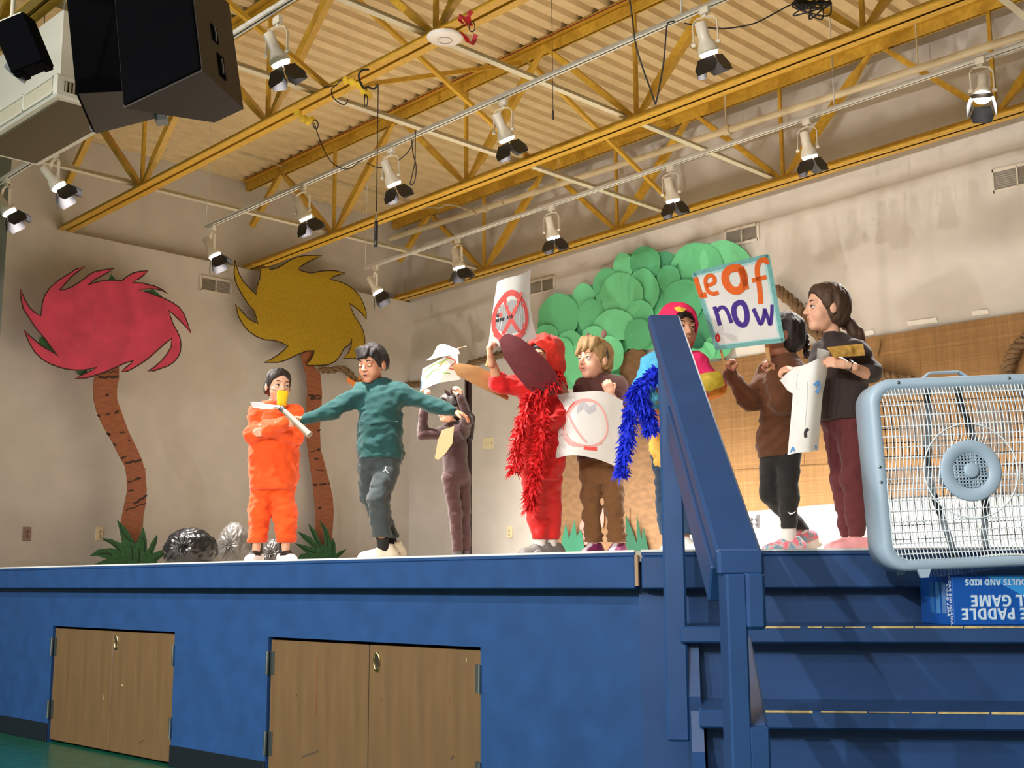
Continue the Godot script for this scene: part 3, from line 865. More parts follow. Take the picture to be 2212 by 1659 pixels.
	t = thing("access_point", "round white plastic disc fixed under the yellow joist", "wireless device", p)
	st = begin(); lathe(st, p, Vector3.DOWN, [[0.0, 0.08], [0.004, 0.105], [0.014, 0.108], [0.024, 0.098], [0.030, 0.05], [0.031, 0.0]], 40, false)
	obj("shell", st, mat("disc_white", rgb(226, 220, 214), 0.4), t)
	st = begin()
	var ringp := []
	for k in 33: ringp.append(p + Vector3(cos(TAU * k / 32) * 0.042, -0.031, sin(TAU * k / 32) * 0.042))
	tube(st, ringp, 0.0016, 6, false)
	obj("status_ring", st, mat("ring_grey", rgb(110, 104, 100), 0.5), t)
	var cl := func(x: float, y: float) -> Vector3:
		return on_roof(x, y, 3.817)
	# red strap looped over the chord
	t = thing("red_strap", "red webbing strap looped over the yellow joist beside the disc", "strap", cl.call(1012, 60))
	var red := mat("strap_red", rgb(168, 22, 34), 0.6)
	for loop in [[[1019, 24], [1012, 34], [1014, 48], [1018, 56]], [[1010, 50], [998, 34], [993, 42], [1002, 52], [1014, 58]], [[996, 70], [1006, 80], [1012, 92], [1022, 92], [1028, 74]]]:
		var pp := []
		for q in loop: pp.append(on_z(q[0], q[1], -4.415))
		var cs := curve(pp, 5)
		st = begin()
		for k in cs.size() - 1: bar(st, cs[k], cs[k + 1], 0.004, 0.026, RT + DN * 0.5)
		obj("webbing", st, red, t)
	st = begin()
	var rg := []
	for k in 17: rg.append(on_z(1019.5 + 6.5 * cos(TAU * k / 16), 58 + 11 * sin(TAU * k / 16), -4.40))
	tube(st, rg, 0.0032, 6, false)
	obj("ring", st, bkm, t)
	# yellow fabric slings with black cord
	var ylm := mat("sling_yellow", rgb(214, 178, 40), 0.7)
	var sl := [[[746, 172, 755, 176, 770, 180, 780, 188, 788, 200, 797, 206], "yellow sling tied round the joist above the hanging microphone"], [[640, 240, 652, 252, 660, 260, 668, 262, 676, 256], "yellow sling tied round the joist nearer the left wall"]]
	for k in 2:
		var fl: Array = sl[k][0]
		t = thing("sling", sl[k][1], "sling", cl.call(fl[0], fl[1]), "yellow slings")
		var pp := []
		for q in V2(fl): pp.append(on_z(q.x, q.y, -4.435))
		var cs := curve(pp, 5)
		st = begin()
		var rr := []
		for w in cs.size(): rr.append(0.018 + 0.010 * sin(w * 1.1))
		tube(st, cs, rr, 8)
		obj("fabric", st, ylm, t)
		st = begin()
		var lp := [[788, 203, 787, 222, 789, 229, 793, 226, 794, 212, 790, 204], [679, 259, 676, 266, 680, 277, 686, 276, 687, 266, 681, 258]][k] as Array
		var lc := []
		for q in V2(lp): lc.append(on_z(q.x, q.y, -4.41))
		tube(st, curve(lc, 5), 0.004, 6)
		obj("cord_loop", st, bkm, t)
	# black cable wound round the same joist
	var cp := []
	for q in V2([700, 189, 712, 186, 726, 184, 735, 174, 744, 172]): cp.append(on_z(q.x, q.y, -4.42))
	cable(cp, 0.004, "thin black cable end resting on the joist by the yellow sling", bkm)
	cp = []
	for q in V2([726, 184, 717, 192, 717, 205, 724, 215, 738, 225, 748, 224, 751, 214]): cp.append(on_z(q.x, q.y, -4.42))
	cable(cp, 0.004, "black cable looped once round the yellow joist", bkm)
	cp = []
	for q in V2([796, 150, 782, 152, 775, 162, 778, 177, 786, 190, 795, 188, 808, 192, 817, 182]): cp.append(on_z(q.x, q.y, -4.41))
	cable(cp, 0.007, "black cable feeding the hanging microphone", bkm)
	# hanging microphone
	var m0 := on_z(817, 182, -4.41)
	t = thing("hanging_microphone", "slim black microphone hanging on a long thin cable above the stage", "microphone", m0)
	var mb := on_z(817, 530, -4.41)
	mb = Vector3(m0.x, mb.y, m0.z)
	var ml := m0.y - mb.y
	st = begin(); tube(st, [m0, m0 - Vector3(0, ml * 0.79, 0)], 0.0035, 6); obj("cord", st, mat("cord_brown", rgb(60, 44, 38), 0.6), t)
	st = begin(); lathe(st, m0 - Vector3(0, ml * 0.79, 0), Vector3.DOWN, [[0.0, 0.004], [0.03, 0.007], [0.06, 0.010]], 12); obj("strain_relief", st, mat("mic_silver", rgb(190, 180, 160), 0.3, 0.8), t)
	st = begin(); lathe(st, m0 - Vector3(0, ml * 0.79 + 0.06, 0), Vector3.DOWN, [[0.0, 0.011], [0.12, 0.011], [0.122, 0.009], [0.132, 0.009], [0.134, 0.011], [0.16, 0.011], [0.16, 0.0]], 16); obj("body", st, mat("mic_black", rgb(26, 26, 30), 0.35), t)
	# ---- pull cord ----
	var q0 := at(1193, 100, 7.3); var q1 := at(1193, 270, 7.3)
	t = thing("pull_cord", "thin pull cord with a small dark grip hanging from the roof", "pull cord", q0)
	st = begin(); tube(st, [q0 + Vector3(0, 0.5, 0), Vector3(q0.x, q1.y + 0.06, q0.z)], 0.0022, 6); obj("cord", st, mat("cord_brown", rgb(60, 44, 38), 0.6), t)
	st = begin(); lathe(st, Vector3(q0.x, q1.y + 0.065, q0.z), Vector3.DOWN, [[0, 0.003], [0.01, 0.007], [0.055, 0.008], [0.062, 0.004]], 10); obj("grip", st, mat("grip_dark", rgb(50, 40, 34), 0.5), t)
	# ---- loose black cables ----
	var big := [[[1360, 0, 1366, 40, 1372, 90, 1386, 140, 1404, 190, 1416, 226], 6.6, "black cable sagging from the roof to the long double joist chord"],
		[[1416, 226, 1424, 190, 1434, 130, 1440, 60, 1446, 48, 1458, 46], 6.6, "black cable rising from the joist chord to the middle lighting track"],
		[[1478, 50, 1502, 55, 1540, 61, 1575, 61, 1625, 52, 1660, 36, 1700, 14, 1712, 10], 6.9, "long black cable sweeping across the roof deck to the coiled bundle"]]
	for q in big:
		var pp := []
		for w in V2(q[0]): pp.append(at(w.x, w.y, q[1]))
		cable(pp, 0.0045, q[2], bkm)
	var rnd := RandomNumberGenerator.new(); rnd.seed = 12
	var cb := []
	for k in 60:
		cb.append(at(1755 + rnd.randf_range(-42, 40), 8 + rnd.randf_range(-12, 12) + (24.0 if k % 17 == 5 else 0.0), 7.0 + rnd.randf_range(-0.05, 0.05)))
	cable(cb, 0.0045, "tangled bundle of coiled black cable stuffed under the roof deck", bkm, "cable_bundle", "cable", 8)
	var e2z := rail_pt(700, 378).z
	var thin := [[[678, 262, 690, 300, 706, 335, 722, 355, 744, 365, 760, 362, 772, 352, 782, 346], 8.3, "thin black cable drooping from the sling to the middle track"],
		[[793, 352, 812, 361, 832, 362], 8.3, "short black cable end beside the third middle-track spotlight"],
		[[862, 346, 880, 330, 890, 312, 893, 300], 8.3, "thin cable rising behind the middle-track spotlight"],
		[[897, 282, 897, 330, 896, 352, 890, 380, 886, 396, 890, 399, 896, 390, 899, 360, 892, 330, 889, 300], 8.4, "long hanging loop of black cable by the middle track"]]
	for q in thin:
		var pp := []
		for w in V2(q[0]): pp.append(on_z(w.x, w.y, e2z + 0.022))
		cable(pp, 0.0036, q[2], bkm)
	# red-brown wire run along the top chords
	for q in [[-6.39, "thin red wire fixed along the top chord of the joist by the yellow crown", on_z(532, 388, -6.33).x]]:
		var st2 := begin()
		var x0: float = q[2]
		tube(st2, [Vector3(x0, roof_y(x0) - 0.022, q[0] + 0.085), Vector3(2.0, roof_y(2.0) - 0.022, q[0] + 0.085)], 0.005, 6)
		tag(obj("wire", st2, mat("wire_red", rgb(120, 36, 20), 0.6)), q[1], "wire")
	# ---- pipes and conduits ----
	var pm := mat("pipe_cream", rgb(198, 184, 152), 0.45)
	var a0 := on_z(842, 516, -8.10); var a1 := Vector3(7.0, a0.y + 0.10, -8.10)
	t = thing("sprinkler_pipe", "cream painted pipe running under the roof along the back wall", "pipe", a0)
	st = begin(); tube(st, [a0, a1], 0.030, 14); obj("pipe_run", st, pm, t)
	for xx in [on_z(1050, 424, -8.10).x, on_z(1570, 250, -8.10).x]:
		st = begin(); tube(st, [Vector3(xx - 0.03, lerpf(a0.y, a1.y, (xx - a0.x) / (a1.x - a0.x)), -8.10), Vector3(xx + 0.03, lerpf(a0.y, a1.y, (xx - a0.x) / (a1.x - a0.x)), -8.10)], 0.042, 14); obj("coupling", st, pm, t)
	for xx in [-9.1, -7.4, -5.5, -3.8]:
		var yy := lerpf(a0.y, a1.y, (xx - a0.x) / (a1.x - a0.x))
		st = begin(); tube(st, [Vector3(xx, yy, -8.10), Vector3(xx, roof_y(xx), -8.10)], 0.006, 6); obj("hanger_rod", st, pm, t)
	for q in [[[908, 452, 926, 448, 948, 449, 962, 443, 976, 443, 996, 448, 1010, 453, 1022, 456, 1030, 464], "bent cream conduit curving over the sprinkler pipe near the corner"], [[1074, 432, 1082, 434, 1088, 442], "short curved end of cream conduit under the sprinkler pipe"], [[900, 374, 916, 376, 936, 388, 956, 398, 976, 401], "thin cream conduit curving under the roof deck by the corner"]]:
		var pp := []
		for w in V2(q[0]): pp.append(on_z(w.x, w.y, -8.02))
		cable(pp, 0.009, q[1], pm, "conduit", "conduit")
	# sheet-metal seams of conduit across the deck
	for q in [[518, 332, 640, 368, "thin cream conduit crossing the deck to the joist by the yellow crown"], [700, 386, 890, 440, "thin cream conduit crossing the deck near the corner"]]:
		var ca := on_roof(q[0], q[1], 4.71); var cb2 := on_roof(q[2], q[3], 4.71)
		st = begin(); tube(st, [ca, cb2], 0.007, 8)
		tag(obj("conduit", st, pm), q[4], "conduit")

func vent(c: Vector3, u: Vector3, n: Vector3, w: float, h: float, label: String) -> void:
	var fm := mat("vent_frame", rgb(206, 198, 186), 0.45)
	var t := thing("wall_vent", label, "vent", c, "wall vents")
	var up := Vector3.UP
	for q in [[0.0, h * 0.5, w * 0.5, 0.012], [0.0, -h * 0.5, w * 0.5, 0.012], [-w * 0.5, 0.0, 0.012, h * 0.5 + 0.012], [w * 0.5, 0.0, 0.012, h * 0.5 + 0.012], [0.0, 0.0, 0.006, h * 0.5]]:
		var st := begin(); box(st, c + u * q[0] + up * q[1] + n * 0.008, u * q[2], up * q[3], n * 0.008, 0.002)
		obj("frame", st, fm, t)
	var st2 := begin(); box(st2, c + n * 0.001, u * w * 0.5, up * h * 0.5, n * 0.001)
	obj("duct_opening", st2, mat("vent_slat", rgb(150, 142, 130), 0.5), t)
	for s in [-1.0, 1.0]:
		for k in 9:
			var yy := lerpf(-h * 0.5 + 0.012, h * 0.5 - 0.012, k / 8.0)
			var tilt: Vector3 = (up * 0.7 + n * (0.7 if s < 0 else -0.5)).normalized()
			var st := begin(); box(st, c + u * (s * w * 0.25) + up * yy + n * 0.007, u * (w * 0.25 - 0.008), tilt * 0.006, tilt.cross(u) * 0.0008)
			obj("slat", st, mat("vent_slat", rgb(150, 142, 130), 0.5), t)

func outlet(c: Vector3, u: Vector3, n: Vector3, col: Color, label: String, gangs := 1, kind := "outlet") -> void:
	var key := "plate_" + col.to_html()
	var m := mat(key, col, 0.4)
	var t := thing("wall_" + kind, label, kind)
	t.position = c
	var up := Vector3.UP
	var w := 0.035 + 0.023 * (gangs - 1)
	var st := begin(); box(st, c + n * 0.003, u * w, up * 0.0575, n * 0.003, 0.0025); obj("cover_plate", st, m, t)
	for g in gangs:
		var o := c + u * ((g - (gangs - 1) * 0.5) * 0.046)
		if kind == "switch":
			st = begin(); box(st, o + n * 0.007, u * 0.005, up * 0.012, n * 0.002, 0.001); obj("toggle_slot", st, mat("toggle_grey", rgb(150, 132, 90), 0.5), t)
			st = begin(); box(st, o + n * 0.012 + up * 0.005, u * 0.004, (up + n * 0.6).normalized() * 0.008, n * 0.004, 0.001); obj("toggle", st, m, t)
		else:
			for s in [-1.0, 1.0]:
				st = begin(); lathe(st, o + up * (s * 0.020) + n * 0.005, n, [[0.0, 0.016], [0.003, 0.016], [0.003, 0.0]], 16, false); obj("socket", st, m, t)
				st = begin()
				for e in [-1.0, 1.0]: box(st, o + up * (s * 0.020 + 0.003) + u * (e * 0.006) + n * 0.0085, u * 0.0014, up * 0.004, n * 0.0006)
				box(st, o + up * (s * 0.020 - 0.008) + n * 0.0085, u * 0.002, up * 0.002, n * 0.0006)
				obj("socket_slots", st, mat("slot_dark", rgb(30, 28, 28), 0.6), t)

func sheet(pts: Array, n: Vector3, amp: float, freq: float, seed_: int, nu := 14, nv := 10) -> SurfaceTool:
	# four-cornered sheet of paper with gentle waves; pts = tl, tr, br, bl
	var nz := FastNoiseLite.new(); nz.seed = seed_; nz.frequency = freq
	var g := []
	for j in nv + 1:
		var row := []
		for i in nu + 1:
			var a := float(i) / nu; var b := float(j) / nv
			var p: Vector3 = (pts[0] as Vector3).lerp(pts[1], a).lerp((pts[3] as Vector3).lerp(pts[2], a), b)
			row.append(p + n * (amp * (nz.get_noise_3dv(p * 10.0))))
		g.append(row)
	var st := begin(); st.set_smooth_group(0)
	for j in nv:
		for i in nu:
			quad(st, g[j][i], g[j][i + 1], g[j + 1][i + 1], g[j + 1][i])
			var o := n * -0.0015
			quad(st, g[j][i] + o, g[j + 1][i] + o, g[j + 1][i + 1] + o, g[j][i + 1] + o)
	return st

func wall_things() -> void:
	var X := Vector3.RIGHT; var Z := Vector3.BACK; var ZN := Vector3.FORWARD
	vent(on_x(465, 617.5, XL), Z, X, 0.33, 0.135, "small wall vent between the pink and yellow cutout crowns")
	vent(on_z(1172, 618, ZB), X, Z, 0.33, 0.135, "small wall vent behind the red no-sign paper")
	vent(on_z(1603, 509, ZB), X, Z, 0.33, 0.135, "small wall vent just above the green paper tree")
	vent(on_z(2199, 381, ZB), X, Z, 0.36, 0.155, "larger wall vent on the bare wall above the brown burlap")
	outlet(on_x(57, 1153, XL), Z, X, rgb(142, 116, 104), "brown wall outlet low on the left wall, away from the tuft")
	outlet(on_x(214.5, 1153, XL), Z, X, rgb(224, 208, 168), "cream wall outlet beside the pink tree's grass tuft")
	outlet(on_z(1101.5, 1149.5, ZB), X, Z, rgb(222, 208, 170), "cream wall outlet low beside the red costumed child's legs")
	outlet(on_z(1055.5, 957.5, ZB), X, Z, rgb(222, 210, 172), "cream triple switch plate beside the doorway", 3, "switch")
	outlet(on_z(1630, 1127, ZB), X, Z, rgb(92, 90, 92), "grey double outlet below the brown burlap", 2)
	outlet(on_z(1688, 1128, ZB), X, Z, rgb(226, 210, 168), "cream outlet behind the legs of the child with a braid")
	# burlap sheets on the back wall
	var bm := tmat("burlap", rgb(170, 130, 84), 0.95, weave("burlap"), 2.2)
	var zf := ZB + 0.012
	var t := thing("burlap_backdrop", "brown burlap sheets taped across the back wall behind the fan", "backdrop", on_z(1900, 900, ZB))
	var sheets := [
		[1520, 786, 1734, 748, 1738, 1004, 1530, 1018], [1728, 750, 1986, 712, 1992, 990, 1734, 1004], [1980, 712, 2330, 655, 2330, 965, 1988, 990],
		[1524, 1008, 1742, 996, 1750, 1092, 1540, 1112], [1738, 996, 1996, 984, 2000, 1072, 1746, 1092], [1990, 982, 2330, 958, 2330, 1062, 1996, 1074]]
	for i in sheets.size():
		var q := V2(sheets[i])
		var pz := zf + (0.008 if i < 3 else 0.0) + 0.003 * (i % 3)
		obj("burlap_sheet", sheet(to_z(q, pz), Z, 0.010, 0.16, 20 + i, 18, 14), bm, t)
	# torn white paper strips under its edges
	var wp := mat("paper_white", rgb(232, 228, 222), 0.8)
	for s in [[1588, 752, 1702, 736, 1703, 756, 1592, 775], [1868, 716, 1886, 712, 1890, 722, 1870, 726], [1958, 694, 2022, 686, 2026, 696, 1962, 704], [2098, 672, 2134, 668, 2136, 678, 2100, 682]]:
		obj("paper_strip", sheet(to_z(V2(s), ZB + 0.006), Z, 0.003, 0.2, 7, 6, 3), wp, t)
	# white paper skirting below the burlap
	obj("paper_skirt", sheet(to_z(V2([1600, 1098, 1836, 1082, 1836, 1230, 1606, 1236]), ZB + 0.006), Z, 0.006, 0.2, 3, 16, 6), wp, t)
	obj("paper_skirt", sheet(to_z(V2([1836, 1082, 2330, 1055, 2330, 1205, 1836, 1230]), ZB + 0.006), Z, 0.006, 0.2, 4, 16, 6), wp, t)
	# twisted brown paper vines
	var km := tmat("vine_paper", rgb(150, 118, 82), 0.85, grain("vine", 0.06, 0.55, 1.0), 4.0)
	var vines := [
		[[690, 797, 712, 800, 738, 796, 754, 806, 768, 820, 788, 826, 806, 816, 822, 824], true, "twisted brown paper vine hanging from the yellow cutout tree"],
		[[872, 832, 892, 829, 912, 828, 935, 824], false, "short piece of twisted paper vine at the doorway corner"],
		[[1012, 786, 1034, 780, 1058, 772, 1082, 764, 1110, 756], false, "twisted paper vine passing behind the red child's raised arm"],
		[[1676, 624, 1692, 636, 1712, 652, 1732, 676, 1750, 706, 1776, 730], false, "thick twisted paper rope descending behind the two girls' heads"],
		[[1890, 806, 1912, 812, 1938, 818, 1972, 822], false, "frayed end of twisted paper rope above the box fan"],
		[[2172, 822, 2176, 800, 2186, 770, 2200, 748, 2222, 726], false, "twisted paper rope rising at the right behind the fan"]]
	var rnd := RandomNumberGenerator.new(); rnd.seed = 4
	for vi in vines.size():
		var v: Array = vines[vi]
		var pp := []
		for q in V2(v[0]): pp.append(on_x(q.x, q.y, XL + 0.20) if v[1] else on_z(q.x, q.y, ZB + (0.05 if vi < 3 else 0.075)))
		var cs := curve(pp, 10)
		var st := begin()
		for s in 3:
			var hp := []; var rr := []
			for k in cs.size():
				var tn: Vector3 = (cs[mini(k + 1, cs.size() - 1)] - cs[maxi(k - 1, 0)]).normalized()
				var uu := tn.cross(Vector3.UP).normalized(); var vv := tn.cross(uu)
				var ph := k * 0.42 + TAU * s / 3.0
				var R: float = 0.018 if vi in [0, 1, 2] else 0.024
				hp.append(cs[k] + (uu * cos(ph) + vv * sin(ph)) * R * rnd.randf_range(0.8, 1.25))
				rr.append(R * rnd.randf_range(0.75, 1.2))
			tube(st, hp, rr, 6)
		tag(obj("paper_vine", st, km), v[2], "paper vine", "twisted paper vines")
	# bits of orange tissue on the vine
	for k in 5:
		var st := begin()
		var b := on_x(750 + k * 8, 824 + 5 * (k % 3), XL + 0.22)
		extrude(st, [b, b + Vector3(0.004, 0.05, 0.012), b + Vector3(0.02, 0.015, -0.06 - 0.01 * k), b + Vector3(0.0, -0.03, -0.02)], Vector3(0.002, 0, 0))
		tag(obj("tissue_leaf", st, mat("tissue_orange", rgb(232, 138, 66), 0.8)), "small orange tissue leaf on the vine by the yellow tree, %s from its trunk" % ["first", "second", "third", "fourth", "fifth"][k], "paper leaf", "orange tissue leaves on the vine")

func cutout_trees() -> void:
	var N := Vector3.RIGHT
	var dark := mat("outline_paint", rgb(52, 26, 20), 0.7)
	var green := tmat("tuft_green", rgb(44, 108, 58), 0.6, grain("tuft", 0.03, 0.72, 1.0), 3.0)
	var trunkm := tmat("trunk_brown", rgb(158, 92, 58), 0.6, grain("trunk", 0.02, 0.8, 1.0, Vector2(1, 5)), 2.0)
	var pink := tmat("crown_pink", rgb(214, 66, 98), 0.6, grain("pinkc", 0.012, 0.82, 1.0), 1.2)
	var yel := tmat("crown_yellow", rgb(186, 152, 14), 0.65, grain("yelc", 0.05, 0.80, 1.0, Vector2(3, 1)), 1.6)
	var stroke := mat("brush_dark", rgb(58, 34, 26), 0.75)
	var leafd := mat("leaf_line", rgb(14, 44, 26), 0.7)
	var crownP := trace([80,360,130,480,190,580,250,635,320,680,335,560,345,500,375,420,430,340,520,260,640,185,740,120,855,88,760,150,680,215,620,285,545,372,620,360,700,325,790,270,880,200,960,150,1080,125,1200,110,1120,160,1040,205,960,250,885,312,960,280,1060,255,1160,250,1290,255,1340,215,1420,165,1500,145,1605,137,1540,200,1490,235,1420,275,1540,285,1680,320,1770,360,1840,410,1760,372,1680,355,1600,355,1500,370,1600,395,1700,435,1800,470,1900,520,1970,570,2030,650,2070,750,2115,880,2050,800,1990,740,1920,670,1845,605,1870,680,1900,770,1950,860,1985,940,1995,1010,1990,1100,1960,1170,1910,1230,1840,1275,1740,1310,1670,1335,1600,1337,1680,1285,1760,1215,1830,1130,1880,1040,1890,940,1790,1020,1690,1110,1600,1190,1520,1245,1430,1300,1360,1335,1280,1345,1340,1290,1390,1250,1430,1210,1330,1240,1230,1285,1130,1330,1040,1365,950,1395,860,1420,730,1425,830,1375,910,1335,990,1292,880,1318,760,1328,640,1315,540,1290,430,1250,330,1190,250,1110,190,1010,150,920,127,850,190,915,270,985,330,1035,420,1085,535,1160,450,1060,380,960,320,890,260,820,180,700,110,590,82,470], 30, 560, 5.53)
	var crownY := trace([103,130,120,210,160,310,215,410,290,490,375,575,390,460,420,370,430,265,440,225,535,215,545,255,640,235,720,190,790,140,880,95,990,72,1100,68,1220,75,1120,115,1020,165,940,215,915,250,1000,280,1080,297,1180,275,1280,263,1400,268,1515,300,1430,318,1370,340,1325,375,1430,400,1530,440,1620,500,1700,590,1750,690,1785,800,1788,885,1730,810,1650,740,1570,680,1600,770,1640,860,1700,940,1745,1030,1765,1130,1768,1230,1745,1330,1700,1375,1620,1392,1490,1385,1550,1320,1590,1240,1600,1130,1570,1210,1500,1255,1450,1350,1390,1425,1300,1470,1180,1480,1015,1475,1070,1410,1105,1350,1125,1290,1040,1290,960,1315,870,1355,760,1410,650,1440,480,1440,570,1395,650,1345,720,1290,785,1230,700,1185,600,1160,480,1150,380,1110,280,1040,210,960,150,850,112,695,180,770,260,865,320,905,400,945,375,860,350,780,280,700,210,600,150,490,110,400,92,300], 490, 540, 5.925)
	var trunkP := trace([150,40,100,110,88,140,80,220,85,310,110,410,160,520,230,640,290,760,335,840,350,940,350,1040,325,1160,300,1290,330,1400,350,1640,440,1640,440,1420,460,1310,480,1230,500,1120,505,1020,495,900,470,790,430,700,360,560,310,420,270,310,268,220,285,140,285,40], 180, 780, 3.685)
	var trunkY := trace([105,20,115,100,145,200,158,330,150,430,145,560,150,700,165,820,185,950,200,1060,212,1180,220,1300,215,1400,230,1640,340,1640,342,1480,350,1380,357,1260,350,1150,325,1030,290,900,258,780,250,620,262,470,268,350,255,200,200,140,195,20], 620, 750, 3.53)
	var tuftP := trace([50,1552,120,1500,220,1488,270,1500,200,1435,135,1408,220,1415,300,1450,310,1440,290,1340,270,1262,340,1330,415,1450,430,1440,480,1325,505,1420,508,1500,520,1500,545,1440,590,1380,585,1450,555,1530,620,1505,690,1490,640,1550,590,1590,600,1670,100,1670,95,1615,150,1590,190,1575,120,1553], 180, 780, 3.685)
	var tuftY := trace([62,1495,140,1510,200,1530,120,1455,85,1405,180,1445,220,1500,190,1420,163,1345,220,1400,265,1510,290,1500,280,1400,250,1320,310,1390,335,1470,340,1480,352,1455,370,1500,372,1580,410,1555,455,1540,420,1580,380,1610,380,1668,90,1668,85,1610,110,1575,150,1570], 620, 750, 3.53)
	var marksP := trace([180,428,212,418,250,412,280,400,112,432,130,440,288,570,330,566,190,575,215,590,236,655,258,672,356,625,372,640,330,812,460,790,300,775,340,760,352,965,400,955,405,945,456,930,360,1032,400,1028,336,1190,500,1130,400,1140,505,1070,200,265,180,275,170,90,280,85,120,130,280,125], 180, 780, 3.685)
	var marksY := trace([175,398,262,392,180,385,215,382,160,365,266,375,184,800,212,790,228,785,252,778,208,850,236,852,220,935,280,940,202,1050,232,1048,244,1046,300,1044,310,1036,326,1040,240,1228,258,1226,230,640,255,632,195,480,245,470,220,80,260,70], 620, 750, 3.53)
	var veinsP := trace([290,1310,340,1400,410,1450,120,1535,200,1530,230,1550,375,1460,390,1520,390,1590,470,1400,490,1450,484,1520,590,1400,560,1470,530,1540,680,1500,600,1560,560,1590,160,1420,250,1470,300,1520,450,1490,445,1560,440,1600], 180, 780, 3.685)
	var veinsY := trace([100,1420,180,1490,230,1530,170,1370,210,1440,250,1520,262,1340,300,1430,310,1520,80,1505,160,1550,220,1570,352,1480,350,1540,345,1590,440,1548,400,1580,385,1600], 620, 750, 3.53)
	for k in 2:
		var base := XL + (0.34 if k == 0 else 0.15)
		var name_ := "pink" if k == 0 else "yellow"
		var t := thing("cutout_tree", "painted %s cutout tree with swirling spiked crown on a bent brown trunk" % name_, "stage tree", on_x(290 if k == 0 else 700, 1240, base), "painted cutout trees")
		var cr: Array = crownP if k == 0 else crownY
		var pts := to_x(cr, base + 0.03)
		var st := begin(); extrude(st, pts, N * -0.012); obj("crown", st, pink if k == 0 else yel, t)
		st = begin(); ribbon(st, pts, 0.011, N, 0.0012, true); obj("painted_outline", st, dark, t)
		st = begin(); extrude(st, to_x(trunkP if k == 0 else trunkY, base), N * -0.010); obj("trunk", st, trunkm, t)
		var mk: Array = marksP if k == 0 else marksY
		for i in range(0, mk.size(), 2):
			st = begin()
			var a := on_x(mk[i].x, mk[i].y, base); var b := on_x(mk[i + 1].x, mk[i + 1].y, base)
			var n := 6; var ps := []
			for w in n + 1: ps.append(a.lerp(b, float(w) / n) + Vector3(0, 0.006 * sin(w * 2.3 + i), 0))
			ribbon(st, ps, 0.011 + 0.005 * (i % 3), N, 0.0015)
			obj("brush_mark", st, stroke, t)
		var tf := begin(); extrude(tf, to_x(tuftP if k == 0 else tuftY, base + 0.10), N * -0.008)
		obj("grass_tuft", tf, green, t)
		var ve: Array = veinsP if k == 0 else veinsY
		for i in range(0, ve.size(), 3):
			st = begin()
			ribbon(st, curve([on_x(ve[i].x, ve[i].y, base + 0.10), on_x(ve[i + 1].x, ve[i + 1].y, base + 0.10), on_x(ve[i + 2].x, ve[i + 2].y, base + 0.10)], 5), 0.010, N, 0.0015)
			obj("leaf_stroke", st, leafd, t)
		if k == 0:
			for q in [[1125, 255, 1165, 180, 1225, 255], [1550, 372, 1670, 362, 1780, 455, 1700, 450], [305, 930, 345, 925, 500, 1120, 440, 1115, 305, 1020], [730, 1340, 880, 1325, 850, 1405, 800, 1395]]:
				st = begin(); extrude(st, to_x(trace(q, 30, 560, 5.53), base + 0.012), N * -0.005); obj("paper_leaf", st, green, t)
		# wooden stand behind it
		st = begin()
		var q1 := on_x(305 if k == 0 else 700, 1150, base - 0.012)
		bar(st, Vector3(base - 0.03, HS, q1.z), Vector3(base - 0.03, HS + 0.9, q1.z), 0.04, 0.02, Vector3.RIGHT)
		obj("stand_batten", st, mat("bare_wood", rgb(150, 122, 96), 0.7), t)

